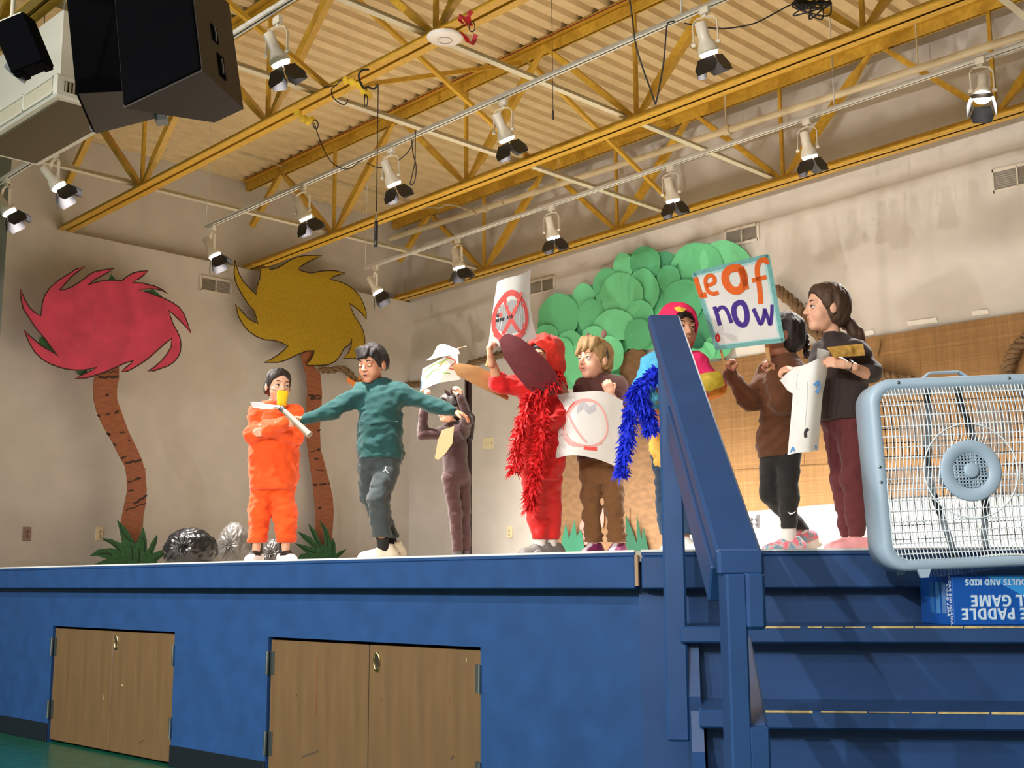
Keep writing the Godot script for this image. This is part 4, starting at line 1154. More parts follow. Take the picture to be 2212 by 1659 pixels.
func paper_tree() -> void:
	var Z := Vector3.BACK
	var t := thing("paper_tree", "large green paper tree with overlapping round leaf shapes and brown paper trunk", "paper tree", on_z(1330, 1230, ZB))
	var kraft := tmat("kraft_paper", rgb(138, 104, 70), 0.8, grain("kraft", 0.02, 0.8, 1.0, Vector2(1, 2)), 1.4)
	var greens := [rgb(110, 204, 148), rgb(98, 190, 136), rgb(84, 172, 122), rgb(68, 150, 108), rgb(30, 104, 78)]
	# trunk sheets, slightly buckled
	var zt := ZB + 0.03
	var trunk := [[1206, 1000, 1268, 850, 1300, 850, 1302, 1240, 1203, 1240], [1296, 846, 1352, 820, 1356, 1240, 1298, 1240], [1350, 826, 1430, 760, 1432, 1240, 1352, 1240], [1340, 770, 1366, 752, 1388, 754, 1402, 775, 1398, 830, 1380, 862, 1352, 850, 1338, 810], [1296, 1100, 1360, 1096, 1360, 1240, 1300, 1240]]
	for i in trunk.size():
		var st := begin(); extrude(st, to_z(V2(trunk[i]), zt + 0.010 * (i % 3) + (0.02 if i >= 3 else 0.0)), Z * -0.004)
		obj("trunk_sheet", st, kraft, t)
	# backing sheet of the crown
	var bg := trace([130, 900, 150, 800, 250, 640, 360, 590, 470, 590, 560, 500, 650, 500, 740, 350, 860, 340, 870, 240, 960, 210, 1010, 210, 1090, 150, 1180, 140, 1260, 230, 1370, 230, 1450, 200, 1600, 115, 1700, 110, 1800, 110, 1900, 90, 2010, 115, 2120, 240, 2100, 420, 2000, 700, 1960, 1080, 1880, 1180, 1740, 1200, 1640, 1120, 1480, 1180, 1300, 1100, 1130, 1110, 980, 1100, 940, 1180, 900, 1330, 820, 1340, 700, 1480, 480, 1480, 390, 1460, 200, 1100], 1130, 500, 4.337)
	var st := begin(); extrude(st, to_z(bg, ZB + 0.045), Z * -0.003)
	obj("leaf_backing", st, mat("leafp_1", greens[1], 0.8), t)
	# x, y, rx, ry, tone, layer
	var lobes := [[1890, 290, 235, 205, 0, 1], [1640, 330, 250, 220, 1, 2], [1330, 300, 130, 110, 3, 1], [1700, 860, 230, 260, 3, 1], [1630, 1040, 70, 62, 4, 4], [1830, 1080, 130, 110, 1, 2], [1700, 1120, 110, 90, 0, 3],
		[1150, 300, 145, 165, 2, 3], [940, 330, 92, 128, 0, 4], [570, 620, 105, 132, 0, 2], [1370, 440, 110, 128, 2, 3], [1500, 660, 190, 215, 2, 4], [800, 520, 140, 180, 1, 4], [1130, 560, 150, 210, 1, 5], [340, 790, 190, 205, 1, 4], [930, 600, 200, 215, 0, 6], [660, 800, 145, 165, 1, 5], [1090, 770, 135, 125, 1, 6], [860, 880, 190, 150, 0, 7], [1080, 960, 130, 145, 2, 8], [230, 960, 105, 85, 1, 6], [450, 1030, 115, 100, 0, 6], [660, 990, 110, 105, 0, 8], [330, 1120, 150, 140, 0, 7], [560, 1250, 170, 200, 0, 7], [800, 1150, 150, 170, 0, 8], [880, 1400, 90, 60, 2, 6]]
	var r := RandomNumberGenerator.new(); r.seed = 31
	for L in lobes:
		var flat := []
		var n := 26
		var ph := r.randf() * TAU
		for k in n:
			var a := TAU * k / n
			var w := 1.0 + 0.035 * sin(3 * a + ph) + 0.02 * sin(5 * a + ph * 2.0)
			flat.append(L[0] + cos(a) * L[2] * w); flat.append(L[1] + sin(a) * L[3] * w)
		var z: float = ZB + 0.05 + 0.007 * float(L[5])
		var ps := to_z(trace(flat, 1130, 500, 4.337), z)
		# a paper disc: rim lifted unevenly, centre glued down
		var c := Vector3.ZERO
		for p in ps: c += p
		c /= ps.size()
		st = begin(); st.set_smooth_group(0)
		for ring_i in 4:
			for k in n:
				var j := (k + 1) % n
				var f := func(i: int, q: int) -> Vector3:
					var s := q / 4.0
					return c.lerp(ps[i], s) + Z * (0.016 * s * s * (0.5 + 0.5 * sin(2.0 * TAU * i / n + ph)))
				if ring_i == 0: tri(st, c, f.call(k, 1), f.call(j, 1))
				else: quad(st, f.call(k, ring_i), f.call(k, ring_i + 1), f.call(j, ring_i + 1), f.call(j, ring_i))
		obj("leaf_disc", st, mat("leafp_%d" % L[4], greens[L[4]], 0.8), t)
	# paper grass and pink flowers at the foot
	var gm := mat("paper_grass", rgb(44, 112, 84), 0.75)
	for q in [[[100, 1700, 118, 1500, 150, 1375, 172, 1500, 190, 1440, 216, 1350, 232, 1480, 265, 1420, 290, 1560, 300, 1700], 0], [[600, 1700, 606, 1310, 650, 1420, 690, 1530, 690, 1310, 726, 1500, 742, 1410, 780, 1585, 780, 1700], 1]]:
		st = begin(); extrude(st, to_z(trace(q[0], 1180, 740, 3.53), ZB + 0.09), Z * -0.003)
		tag(obj("paper_grass", st, gm if q[1] == 0 else mat("paper_grass_dark", rgb(16, 76, 52), 0.75)), "green paper grass cutout at the trunk foot, %s" % ("beside the pink flowers" if q[1] == 0 else "taller, dark blades by the stair post"), "paper grass", "paper grass cutouts")
	for q in [[284, 1405, 30, 50, "upper pink paper disc at the paper tree's foot"], [296, 1502, 27, 42, "lower pink paper disc at the paper tree's foot"], [424, 1340, 16, 70, "pink paper strip behind the brown boy's legs"]]:
		var fl := []
		for k in 20: fl.append(q[0] + cos(TAU * k / 20) * q[2]); fl.append(q[1] + sin(TAU * k / 20) * q[3])
		st = begin(); extrude(st, to_z(trace(fl, 1180, 740, 3.53), ZB + 0.08), Z * -0.003)
		tag(obj("paper_flower", st, mat("flower_pink", rgb(232, 130, 120), 0.75)), q[4], "paper flower")

func bags() -> void:
	var defs := [[412, 1176, 8.9, 0.185, 0.16, rgb(22, 22, 24), "shiny black rubbish bag lying beside the pink tree's grass tuft", 1], [506, 1168, 9.4, 0.125, 0.19, rgb(96, 92, 88), "grey see-through rubbish bag standing next to the black one", 2], [592, 1192, 9.0, 0.09, 0.12, rgb(58, 54, 52), "small dark rubbish bag behind the orange-clad child's legs", 3]]
	for D in defs:
		var c := at(D[0], D[1], D[2])
		var R: float = D[3]; var H: float = D[4]
		c.y = HS + H * 0.93
		var nz := FastNoiseLite.new(); nz.seed = D[7]; nz.frequency = 1.0; nz.fractal_octaves = 3
		nz.noise_type = FastNoiseLite.TYPE_SIMPLEX; nz.fractal_type = FastNoiseLite.FRACTAL_RIDGED
		var tie := (Vector3(0.55, 0.1, 0.75)).normalized()      # gathered neck, turned to the hall
		var u := tie.cross(Vector3.UP).normalized(); var v := tie.cross(u)
		var rows := []
		var na := 64; var nb := 40
		for j in nb + 1:
			var th := PI * j / nb
			var row := []
			for i in na:
				var ph := TAU * i / na
				var d := tie * cos(th) + (u * cos(ph) + v * sin(ph)) * sin(th)
				var pleat := sin(ph * 17.0 + nz.get_noise_2d(th * 2.0, ph) * 2.0) * 0.05 * exp(-th * 1.6)
				var w := 1.0 + pleat + 0.10 * nz.get_noise_3d(d.x * 1.3, d.y * 1.3, d.z * 1.3) + 0.032 * nz.get_noise_3d(d.x * 5, d.y * 5, d.z * 5) - 0.16 * exp(-th * th * 7.0)
				var p := c + Vector3(d.x * R, d.y * H, d.z * R) * w
				p.y = maxf(p.y, HS + 0.002)
				row.append(p)
			rows.append(PackedVector3Array(row))
		var st := begin(); skin_rings(st, rows, false)
		var m := mat("bag_%d" % D[7], D[5], 0.3)
		var t := thing("rubbish_bag", D[6], "rubbish bag", Vector3(c.x, HS, c.z), "rubbish bags by the wall")
		obj("bag", st, m, t)
		st = begin()
		var tp := c + Vector3(tie.x * R, tie.y * H, tie.z * R) * 0.84
		for k in 7:
			var a := TAU * k / 7
			tube(st, [tp, tp + tie * 0.02 + (u * cos(a) + v * sin(a)) * 0.01, tp + tie * 0.035 + (u * cos(a) + v * sin(a)) * 0.03], [0.008, 0.006, 0.003], 6)
		obj("knot", st, m, t)

func fan_and_box() -> void:
	var up0 := Vector3.UP
	var nf := Vector3(-FW.x, 0, -FW.z).normalized().rotated(up0, deg_to_rad(2.0))
	var rf := up0.cross(nf).normalized().rotated(nf, deg_to_rad(2.4))
	var uf := nf.cross(rf).normalized()
	var hub := at(2077, 1021, 3.25)
	var S := 0.254; var D := 0.062       # half size and half depth
	var pale := mat("fan_plastic", rgb(160, 182, 202), 0.42)
	var wire := mat("fan_grille", rgb(224, 234, 242), 0.4)
	var t := thing("box_fan", "pale blue-grey square box fan with round hub standing on the blue game box", "fan", hub - uf * S)
	var sq := func(s: float, r: float) -> Array:       # rounded square outline
		var o := []
		for c in 4:
			var cx: float = [1, -1, -1, 1][c] * (s - r); var cy: float = [1, 1, -1, -1][c] * (s - r)
			for k in 9:
				var a := PI * 0.5 * c + PI * 0.5 * k / 8.0
				o.append(Vector2(cx + cos(a) * r, cy + sin(a) * r))
		return o
	var rng := func(s: float, r: float, z: float) -> PackedVector3Array:
		var o := PackedVector3Array()
		for q in sq.call(s, r): o.append(hub + rf * q.x + uf * q.y + nf * z)
		return o
	var st := begin()
	skin_rings(st, [rng.call(S - 0.030, 0.045, D - 0.006), rng.call(S - 0.024, 0.050, D), rng.call(S - 0.008, 0.060, D), rng.call(S, 0.066, D - 0.008), rng.call(S, 0.066, -D + 0.008), rng.call(S - 0.008, 0.060, -D), rng.call(S - 0.028, 0.048, -D), rng.call(S - 0.028, 0.048, D - 0.006)], false)
	obj("housing", st, pale, t)
	# front grille: upright wavy wires and level bars
	st = begin()
	var inner := S - 0.028
	var nv := 46
	for i in nv:
		var x := lerpf(-inner, inner, (i + 0.5) / nv)
		var lim := inner
		if absf(x) > inner - 0.045: lim = inner - 0.045 + sqrt(maxf(0.0, 0.045 * 0.045 - pow(absf(x) - (inner - 0.045), 2)))
		var pp := []
		for k in 15:
			var y := lerpf(-lim, lim, k / 14.0)
			var sway := 0.012 * sin(y / inner * PI)         # the wires lean one way above the hub, the other below
			var rr := sqrt(x * x + y * y)
			if rr < 0.080: sway = 0.0
			pp.append(hub + rf * clampf(x + sway, -inner, inner) + uf * y + nf * (D - 0.002))
		tube(st, pp, 0.00155, 5, false)
	for j in 16:
		var y := lerpf(-inner + 0.016, inner - 0.016, j / 15.0)
		var lim := inner
		if absf(y) > inner - 0.045: lim = inner - 0.045 + sqrt(maxf(0.0, 0.045 * 0.045 - pow(absf(y) - (inner - 0.045), 2)))
		tube(st, [hub + rf * -lim + uf * y + nf * (D - 0.005), hub + rf * lim + uf * y + nf * (D - 0.005)], 0.0019, 5, false)
	var rp := []
	for k in 49: rp.append(hub + (rf * cos(TAU * k / 48) + uf * sin(TAU * k / 48)) * 0.125 + nf * D)
	tube(st, rp, 0.002, 5, false)
	obj("front_grille", st, wire, t)
	# hub plate with a perforated middle
	st = begin()
	var pr := []
	for w in [[0.081, D - 0.004], [0.081, D + 0.002], [0.078, D + 0.004], [0.050, D + 0.003], [0.047, D - 0.001]]: pr.append(ring(hub + nf * w[1], rf * w[0], uf * w[0], 40))
	skin_rings(st, pr, false)
	obj("hub_plate", st, pale, t)
	st = begin(); lathe(st, hub + nf * (D - 0.008), nf, [[0.0, 0.047], [0.002, 0.047], [0.002, 0.0]], 30, false)
	obj("hub_recess", st, mat("fan_dark", rgb(34, 44, 56), 0.6), t)
	st = begin()
	for k in range(-5, 6):
		var o := k * 0.0084; var l := sqrt(0.047 * 0.047 - o * o)
		bar(st, hub + rf * o - uf * l + nf * (D + 0.001), hub + rf * o + uf * l + nf * (D + 0.001), 0.003, 0.002, nf)
		bar(st, hub - rf * l + uf * o + nf * (D + 0.001), hub + rf * l + uf * o + nf * (D + 0.001), 0.003, 0.002, nf)
	obj("hub_mesh", st, pale, t)
	st = begin(); lathe(st, hub + nf * D, nf, [[0.0, 0.020], [0.006, 0.020], [0.008, 0.016], [0.0085, 0.0]], 24, false)
	obj("hub_button", st, pale, t)
	# motor, struts, blades at rest, rear guard
	st = begin(); lathe(st, hub - nf * 0.03, nf, [[-0.03, 0.0], [-0.03, 0.045], [0.03, 0.05], [0.05, 0.045], [0.05, 0.0]], 24, false)
	obj("motor", st, mat("fan_motor", rgb(120, 130, 140), 0.5), t)
	for s in [-1.0, 1.0]:
		st = begin()
		var pp := []
		for k in 13:
			var y := lerpf(-inner, inner, k / 12.0)
			pp.append(hub + rf * (s * 0.060 + 0.016 * cos(y / inner * PI) * s + y * -0.06) + uf * y - nf * 0.035)
		for k in pp.size() - 1: bar(st, pp[k], pp[k + 1] + (pp[k + 1] - pp[k]) * 0.05, 0.012, 0.02, nf)
		obj("motor_strut", st, mat("strut_dark", rgb(36, 44, 52), 0.5), t)
	var bladem := mat("fan_blade", rgb(196, 206, 216), 0.35)
	bladem.transparency = BaseMaterial3D.TRANSPARENCY_ALPHA; bladem.albedo_color.a = 0.35
	for b in 5:
		var a0 := TAU * b / 5.0 + 0.75
		st = begin(); st.set_smooth_group(0)
		var rows := []
		for i in 7:
			var r := lerpf(0.045, 0.205, i / 6.0)
			var half := lerpf(0.26, 0.42, sin(PI * (0.2 + 0.6 * i / 6.0)))
			var row := PackedVector3Array()
			for k in 7:
				var s := k / 6.0 * 2.0 - 1.0
				var a := a0 + s * half + 0.18 * i / 6.0
				row.append(hub + (rf * cos(a) + uf * sin(a)) * r + nf * (0.024 * s - 0.004 * s * s))
			rows.append(row)
		for i in 6:
			for k in 6: quad(st, rows[i][k], rows[i][k + 1], rows[i + 1][k + 1], rows[i + 1][k])
		obj("blade", st, bladem, t)
	st = begin()
	for i in 22:
		var x := lerpf(-inner, inner, (i + 0.5) / 22)
		tube(st, [hub + rf * x - uf * inner - nf * (D - 0.002), hub + rf * x + uf * inner - nf * (D - 0.002)], 0.0014, 4, false)
	for j in 12:
		var y := lerpf(-inner, inner, (j + 0.5) / 12)
		tube(st, [hub - rf * inner + uf * y - nf * (D - 0.002), hub + rf * inner + uf * y - nf * (D - 0.002)], 0.0014, 4, false)
	obj("rear_guard", st, mat("guard_dark", rgb(70, 76, 82), 0.5), t)
	# handle, knob, feet, screws, cord
	st = begin()
	var hp := [Vector2(-0.105, 0.0), Vector2(-0.082, 0.004), Vector2(-0.062, 0.020), Vector2(0.020, 0.020), Vector2(0.042, 0.004), Vector2(0.062, 0.0)]
	for k in hp.size() - 1:
		bar(st, hub + rf * hp[k].x + uf * (S + hp[k].y), hub + rf * hp[k + 1].x + uf * (S + hp[k + 1].y), 0.022, 0.006, uf, 0.002)
	obj("handle", st, pale, t)
	st = begin(); lathe(st, hub + rf * 0.098 + uf * S - nf * 0.01, uf, [[0.0, 0.014], [0.006, 0.014], [0.007, 0.012], [0.007, 0.0]], 18, false)
	obj("speed_knob", st, pale, t)
	for s in [-1.0, 1.0]:
		st = begin(); extrude(st, [hub + rf * (s * 0.150 - 0.018) - uf * (S - 0.004) + nf * (D - 0.012), hub + rf * (s * 0.150 + 0.018) - uf * (S - 0.004) + nf * (D - 0.012), hub + rf * (s * 0.150 + 0.010) - uf * (S + 0.018) + nf * (D - 0.012), hub + rf * (s * 0.150 - 0.010) - uf * (S + 0.018) + nf * (D - 0.012)], nf * 0.010)
		obj("foot", st, pale, t)
		st = begin(); extrude(st, [hub + rf * (s * 0.175 - 0.012) - uf * (S - 0.004) - nf * (D - 0.012), hub + rf * (s * 0.175 + 0.012) - uf * (S - 0.004) - nf * (D - 0.012), hub + rf * (s * 0.175 + 0.008) - uf * (S + 0.010) - nf * (D - 0.012), hub + rf * (s * 0.175 - 0.008) - uf * (S + 0.010) - nf * (D - 0.012)], nf * 0.010)
		obj("foot", st, pale, t)
	for q in [Vector2(-S + 0.012, -0.02), Vector2(-0.17, S - 0.012), Vector2(0.13, S - 0.012), Vector2(-S + 0.012, 0.02)]:
		st = begin(); lathe(st, hub + rf * q.x + uf * q.y + nf * D, nf, [[0, 0.0045], [0.002, 0.004], [0.0025, 0.0]], 10, false)
		obj("screw", st, mat("screw_steel", rgb(120, 128, 134), 0.3, 0.9), t)
	var cp := []
	for q in V2([2024, 1216, 2060, 1216, 2100, 1208, 2140, 1200, 2200, 1198, 2290, 1205]): cp.append(at(q.x, q.y, 3.16))
	st = begin(); tube(st, curve(cp, 6), 0.0035, 6); obj("power_cord", st, mat("cord_white", rgb(214, 218, 220), 0.5), t)
	# ---- game box ----
	var Kx := Vector3(-2.235, 0, ZS)
	var a := Vector3(cos(deg_to_rad(37.75)), 0, -sin(deg_to_rad(37.75)))
	var fl := on_y(2062, 1351, 0.6652)
	var nb := Vector3(-FW.x, 0, -FW.z).normalized().rotated(up0, deg_to_rad(7.0)); var rb := up0.cross(nb).normalized()
	var hgt: float = (hub - uf * (S + 0.018)).y - 0.6652 - 0.001
	var topy := hgt
	var wdt := 0.42; var dpt := 0.19
	var bx := thing("game_box", "blue cardboard paddle game box lying upside down on the top step", "box", fl)
	st = begin(); box(st, fl + rb * wdt * 0.5 - nb * dpt * 0.5 + up0 * (topy * 0.5), rb * wdt * 0.5, up0 * topy * 0.5, nb * dpt * 0.5, 0.002)
	obj("carton", st, mat("box_blue", rgb(20, 86, 176), 0.35), bx)
	# cyan wedge printed along the upper edge, and the lettering, which hangs upside down
	st = begin(); extrude(st, [fl + rb * 0.095 + up0 * (topy - 0.001) + nb * 0.0003, fl + rb * wdt + up0 * (topy - 0.001) + nb * 0.0003, fl + rb * wdt + up0 * (topy - 0.075) + nb * 0.0003, fl + rb * 0.205 + up0 * (topy - 0.058) + nb * 0.0003], nb * 0.0003)
	obj("printed_wedge", st, mat("box_cyan", rgb(52, 150, 222), 0.35), bx)
	var font := SystemFont.new(); font.font_names = PackedStringArray(["Droid Sans"]); font.font_weight = 800
	var lines := [["TRAMPOLINE PADDLE", 0.030, 0.020, 0.030], ["BALL GAME", 0.064, 0.048, 0.030], ["FOR ADULTS AND KIDS", 0.112, 0.036, 0.016]]
	for L in lines:
		for k in 2:
			var tm := TextMesh.new(); tm.text = L[0]; tm.font = font; tm.font_size = 64; tm.pixel_size = L[3] / 47.0; tm.depth = 0.0006 + 0.0004 * k
			tm.horizontal_alignment = HORIZONTAL_ALIGNMENT_RIGHT; tm.vertical_alignment = VERTICAL_ALIGNMENT_CENTER
			var sc := 1.0 if k == 1 else 1.0
			var b := Basis(-rb, -up0, nb)          # turned by 180 degrees
			var pos: Vector3 = fl + rb * L[2] + up0 * (L[1]) + nb * (0.0006 + 0.0006 * k)
			if k == 0:
				pos += rb * -0.002 + up0 * -0.002
			put("lettering" if k == 1 else "lettering_rim", tm, mat("box_white", rgb(214, 228, 242), 0.4) if k == 1 else mat("box_rim", rgb(70, 148, 220), 0.4), bx, Transform3D(b * sc, pos))
	# print on the short side
	for k in 3:
		st = begin()
		var o := fl - nb * (0.050 + k * 0.034) + up0 * topy * 0.55 - rb * 0.0006
		box(st, o, nb * 0.011, up0 * topy * 0.32, rb * 0.0003, 0.0)
		obj("printed_panel", st, mat("box_side_%d" % k, [rgb(96, 140, 196), rgb(80, 142, 206), rgb(44, 110, 178)][k], 0.4), bx)
	for k in 2:
		var tm := TextMesh.new(); tm.text = ["TRAMPOLINE PADDLE", "BALL GAME"][k]; tm.font = font; tm.font_size = 48; tm.pixel_size = 0.012 / 36.0; tm.depth = 0.0006
		put("side_lettering", tm, mat("box_white", rgb(214, 228, 242), 0.4), bx, Transform3D(Basis(up0, nb, up0.cross(nb)), fl - nb * (0.012 + k * 0.016) + up0 * topy * 0.5 - rb * 0.0008))

# ---------- bodies: distance fields joined smoothly and meshed as surface nets ----------
class Vol:
	# grid laid along the picture's right, up and depth directions, so that a figure fills it well
	const AX := Vector3(0.70961, 0.0, -0.70459)
	const AZ := Vector3(0.70459, 0.0, 0.70961)
	var o: Vector3; var c: float; var nx: int; var ny: int; var nz: int
	var f := PackedFloat32Array()
	var r0 := PackedInt32Array(); var r1 := PackedInt32Array()     # span of touched cells in each row
	func lo_(p: Vector3) -> Vector3: return Vector3(p.dot(AX), p.y, p.dot(AZ))
	func wo_(p: Vector3) -> Vector3: return AX * p.x + Vector3(0, p.y, 0) + AZ * p.z
	func _init(pts: Array, pad: float, cell: float) -> void:
		var lo := Vector3(1e9, 1e9, 1e9); var hi := -lo
		for p in pts: lo = lo.min(lo_(p)); hi = hi.max(lo_(p))
		lo -= Vector3(pad, pad, pad); hi += Vector3(pad, pad, pad)
		c = cell; o = lo
		nx = int((hi.x - lo.x) / c) + 2; ny = int((hi.y - lo.y) / c) + 2; nz = int((hi.z - lo.z) / c) + 2
		f.resize(nx * ny * nz); f.fill(0.3)
		r0.resize(ny * nz); r0.fill(1 << 20); r1.resize(ny * nz); r1.fill(-1)
	func cap(a: Vector3, b: Vector3, ra: float, rb: float, k := 0.02) -> Vol:
		a = lo_(a) - o; b = lo_(b) - o
		var m := maxf(ra, rb) + k + 2.0 * c
		var lo := ((a.min(b) - Vector3(m, m, m)) / c).floor(); var hi := ((a.max(b) + Vector3(m, m, m)) / c).ceil()
		var ba := b - a; var l2 := maxf(ba.length_squared(), 1e-9); var dr := rb - ra
		var n := int(sqrt(l2) / (m * 0.8)) + 1
		var R2 := m * m * 1.2
		for z in range(maxi(0, int(lo.z)), mini(nz - 1, int(hi.z)) + 1):
			for y in range(maxi(0, int(lo.y)), mini(ny - 1, int(hi.y)) + 1):
				var x0 := 1e9; var x1 := -1e9
				for q in n + 1:
					var s := a + ba * (float(q) / n)
					var dy := s.y - y * c; var dz := s.z - z * c
					var rem := R2 - dy * dy - dz * dz
					if rem > 0.0:
						rem = sqrt(rem)
						x0 = minf(x0, s.x - rem); x1 = maxf(x1, s.x + rem)
				if x1 < x0: continue
				var i0 := maxi(0, int(x0 / c)); var i1 := mini(nx - 1, int(x1 / c) + 1)
				var row := z * ny + y
				if i0 < r0[row]: r0[row] = i0
				if i1 > r1[row]: r1[row] = i1
				var i := row * nx + i0
				var p := Vector3(i0, y, z) * c - a
				for x in range(i0, i1 + 1):
					var t := clampf(p.dot(ba) / l2, 0.0, 1.0)
					var d := (p - ba * t).length() - ra - dr * t
					var e := f[i]
					var h := k - absf(d - e)
					f[i] = minf(d, e) if h <= 0.0 else minf(d, e) - h * h / (4.0 * k)
					i += 1; p.x += c
		return self
	func ell(q: Vector3, B: Basis, r: Vector3, k := 0.02, sub := false) -> Vol:
		q = lo_(q) - o
		var m := k + 2.0 * c
		var R := maxf(r.x, maxf(r.y, r.z)) + m
		var T := Basis(lo_(B.x), lo_(B.y), lo_(B.z)).transposed()
		# half extents of the turned ellipsoid along the grid axes
		var ex := Vector3((T * Vector3(1, 0, 0) * r).length(), (T * Vector3(0, 1, 0) * r).length(), (T * Vector3(0, 0, 1) * r).length()) + Vector3(m, m, m)
		var lo := ((q - ex) / c).floor(); var hi := ((q + ex) / c).ceil()
		var rm := minf(r.x, minf(r.y, r.z))
		var gx := (T * Vector3(1, 0, 0)) * c
		for z in range(maxi(0, int(lo.z)), mini(nz - 1, int(hi.z)) + 1):
			for y in range(maxi(0, int(lo.y)), mini(ny - 1, int(hi.y)) + 1):
				var dy := (y * c - q.y) / ex.y; var dz := (z * c - q.z) / ex.z
				var rem := 1.25 - dy * dy - dz * dz
				if rem <= 0.0: continue
				rem = ex.x * minf(1.0, sqrt(rem))
				var i0 := maxi(0, int((q.x - rem) / c)); var i1 := mini(nx - 1, int((q.x + rem) / c) + 1)
				var row := z * ny + y
				if i0 < r0[row]: r0[row] = i0
				if i1 > r1[row]: r1[row] = i1
				var i := row * nx + i0
				var l: Vector3 = T * (Vector3(i0, y, z) * c - q)
				for x in range(i0, i1 + 1):
					var u := l / r
					var g := u.length()
					var d := rm * (g - 1.0) if g < 0.05 else g * (g - 1.0) / (u / r).length()
					var e := f[i]
					if sub:
						d = -d
						var h := k - absf(d - e)
						f[i] = maxf(d, e) if h <= 0.0 else maxf(d, e) + h * h / (4.0 * k)
					else:
						var h := k - absf(d - e)
						f[i] = minf(d, e) if h <= 0.0 else minf(d, e) - h * h / (4.0 * k)
					i += 1; l += gx
		return self
	func cut(p0: Vector3, n: Vector3) -> Vol:        # keep the side away from n
		n = lo_(n.normalized()); p0 = lo_(p0) - o
		for z in nz:
			for y in ny:
				var row := z * ny + y
				if r1[row] < 0: continue
				var i := row * nx + r0[row]
				var d := (Vector3(r0[row], y, z) * c - p0).dot(n)
				for x in range(r0[row], r1[row] + 1):
					if f[i] < d: f[i] = d
					d += c * n.x; i += 1
		return self
	func wrinkle(amp: float, freq: float, stretch: Vector3, sd: int) -> Vol:
		var nzs := FastNoiseLite.new(); nzs.seed = sd; nzs.frequency = freq; nzs.fractal_octaves = 2
		nzs.noise_type = FastNoiseLite.TYPE_SIMPLEX
		var band := c * 3.5 + amp * 2.0
		for z in nz:
			for y in ny:
				var row := z * ny + y
				if r1[row] < 0: continue
				var i := row * nx + r0[row]
				for x in range(r0[row], r1[row] + 1):
					var e := f[i]
					if e < band and e > -band:
						f[i] = e + amp * nzs.get_noise_3dv((o + Vector3(x, y, z) * c) * stretch)
					i += 1
		return self
	func mesh(into: Dictionary, col: Callable) -> void:
		var id := PackedInt32Array(); id.resize(nx * ny * nz); id.fill(-1)
		var V: PackedVector3Array = into.v; var I: PackedInt32Array = into.i; var C: PackedColorArray = into.c
		var sy := nx; var sz := nx * ny
		var off := [0, 1, sy, sy + 1, sz, sz + 1, sz + sy, sz + sy + 1]
		var ed := [[0, 1], [2, 3], [4, 5], [6, 7], [0, 2], [1, 3], [4, 6], [5, 7], [0, 4], [1, 5], [2, 6], [3, 7]]
		var lim := c * 3.0
		for z in nz - 1:
			for y in ny - 1:
				var row := z * ny + y
				if r1[row] < 0: continue
				var i := row * nx + r0[row]
				for x in range(r0[row], mini(r1[row] + 1, nx - 1)):
					var d0 := f[i]
					if d0 < lim and d0 > -lim:
						var neg := 0
						for q in 8:
							if f[i + off[q]] < 0.0: neg += 1
						if neg > 0 and neg < 8:
							var s := Vector3.ZERO; var n := 0
							for e in ed:
								var a := f[i + off[e[0]]]; var b := f[i + off[e[1]]]
								if (a < 0.0) != (b < 0.0):
									var t := a / (a - b)
									var pa := Vector3(e[0] & 1, (e[0] >> 1) & 1, e[0] >> 2)
									var pb := Vector3(e[1] & 1, (e[1] >> 1) & 1, e[1] >> 2)
									s += pa + (pb - pa) * t; n += 1
							var p := wo_(o + (Vector3(x, y, z) + s / n) * c)
							id[i] = V.size(); V.append(p); C.append(col.call(p))
					i += 1
		for z in range(1, nz - 1):
			for y in range(1, ny - 1):
				var row := z * ny + y
				if r1[row] < 0: continue
				var xs := maxi(1, r0[row])
				var i := row * nx + xs
				for x in range(xs, mini(r1[row] + 1, nx - 1)):
					if f[i] < lim and f[i] > -lim:
						var a := f[i] < 0.0
						if a != (f[i + 1] < 0.0): quadi(I, id[i], id[i - sy], id[i - sy - sz], id[i - sz], a)
						if a != (f[i + sy] < 0.0): quadi(I, id[i], id[i - sz], id[i - sz - 1], id[i - 1], a)
						if a != (f[i + sz] < 0.0): quadi(I, id[i], id[i - 1], id[i - 1 - sy], id[i - sy], a)
					i += 1
		into.v = V; into.i = I; into.c = C
	func quadi(I: PackedInt32Array, a: int, b: int, d: int, e: int, flip: bool) -> void:
		if a < 0 or b < 0 or d < 0 or e < 0: return
		if flip: I.append_array([a, d, b, a, e, d])
		else: I.append_array([a, b, d, a, d, e])

func blank() -> Dictionary:
	return {"v": PackedVector3Array(), "i": PackedInt32Array(), "c": PackedColorArray()}
func arrays_mesh(D: Dictionary) -> ArrayMesh:
	var V: PackedVector3Array = D.v; var I: PackedInt32Array = D.i
	var N := PackedVector3Array(); N.resize(V.size())
	for k in range(0, I.size(), 3):
		var a := I[k]; var b := I[k + 1]; var c := I[k + 2]
		var n := (V[c] - V[a]).cross(V[b] - V[a])
		N[a] += n; N[b] += n; N[c] += n
	for k in N.size(): N[k] = N[k].normalized()
	var ar := []; ar.resize(Mesh.ARRAY_MAX)
	ar[Mesh.ARRAY_VERTEX] = V; ar[Mesh.ARRAY_NORMAL] = N; ar[Mesh.ARRAY_COLOR] = D.c; ar[Mesh.ARRAY_INDEX] = I
	var m := ArrayMesh.new(); m.add_surface_from_arrays(Mesh.PRIMITIVE_TRIANGLES, ar)
	return m
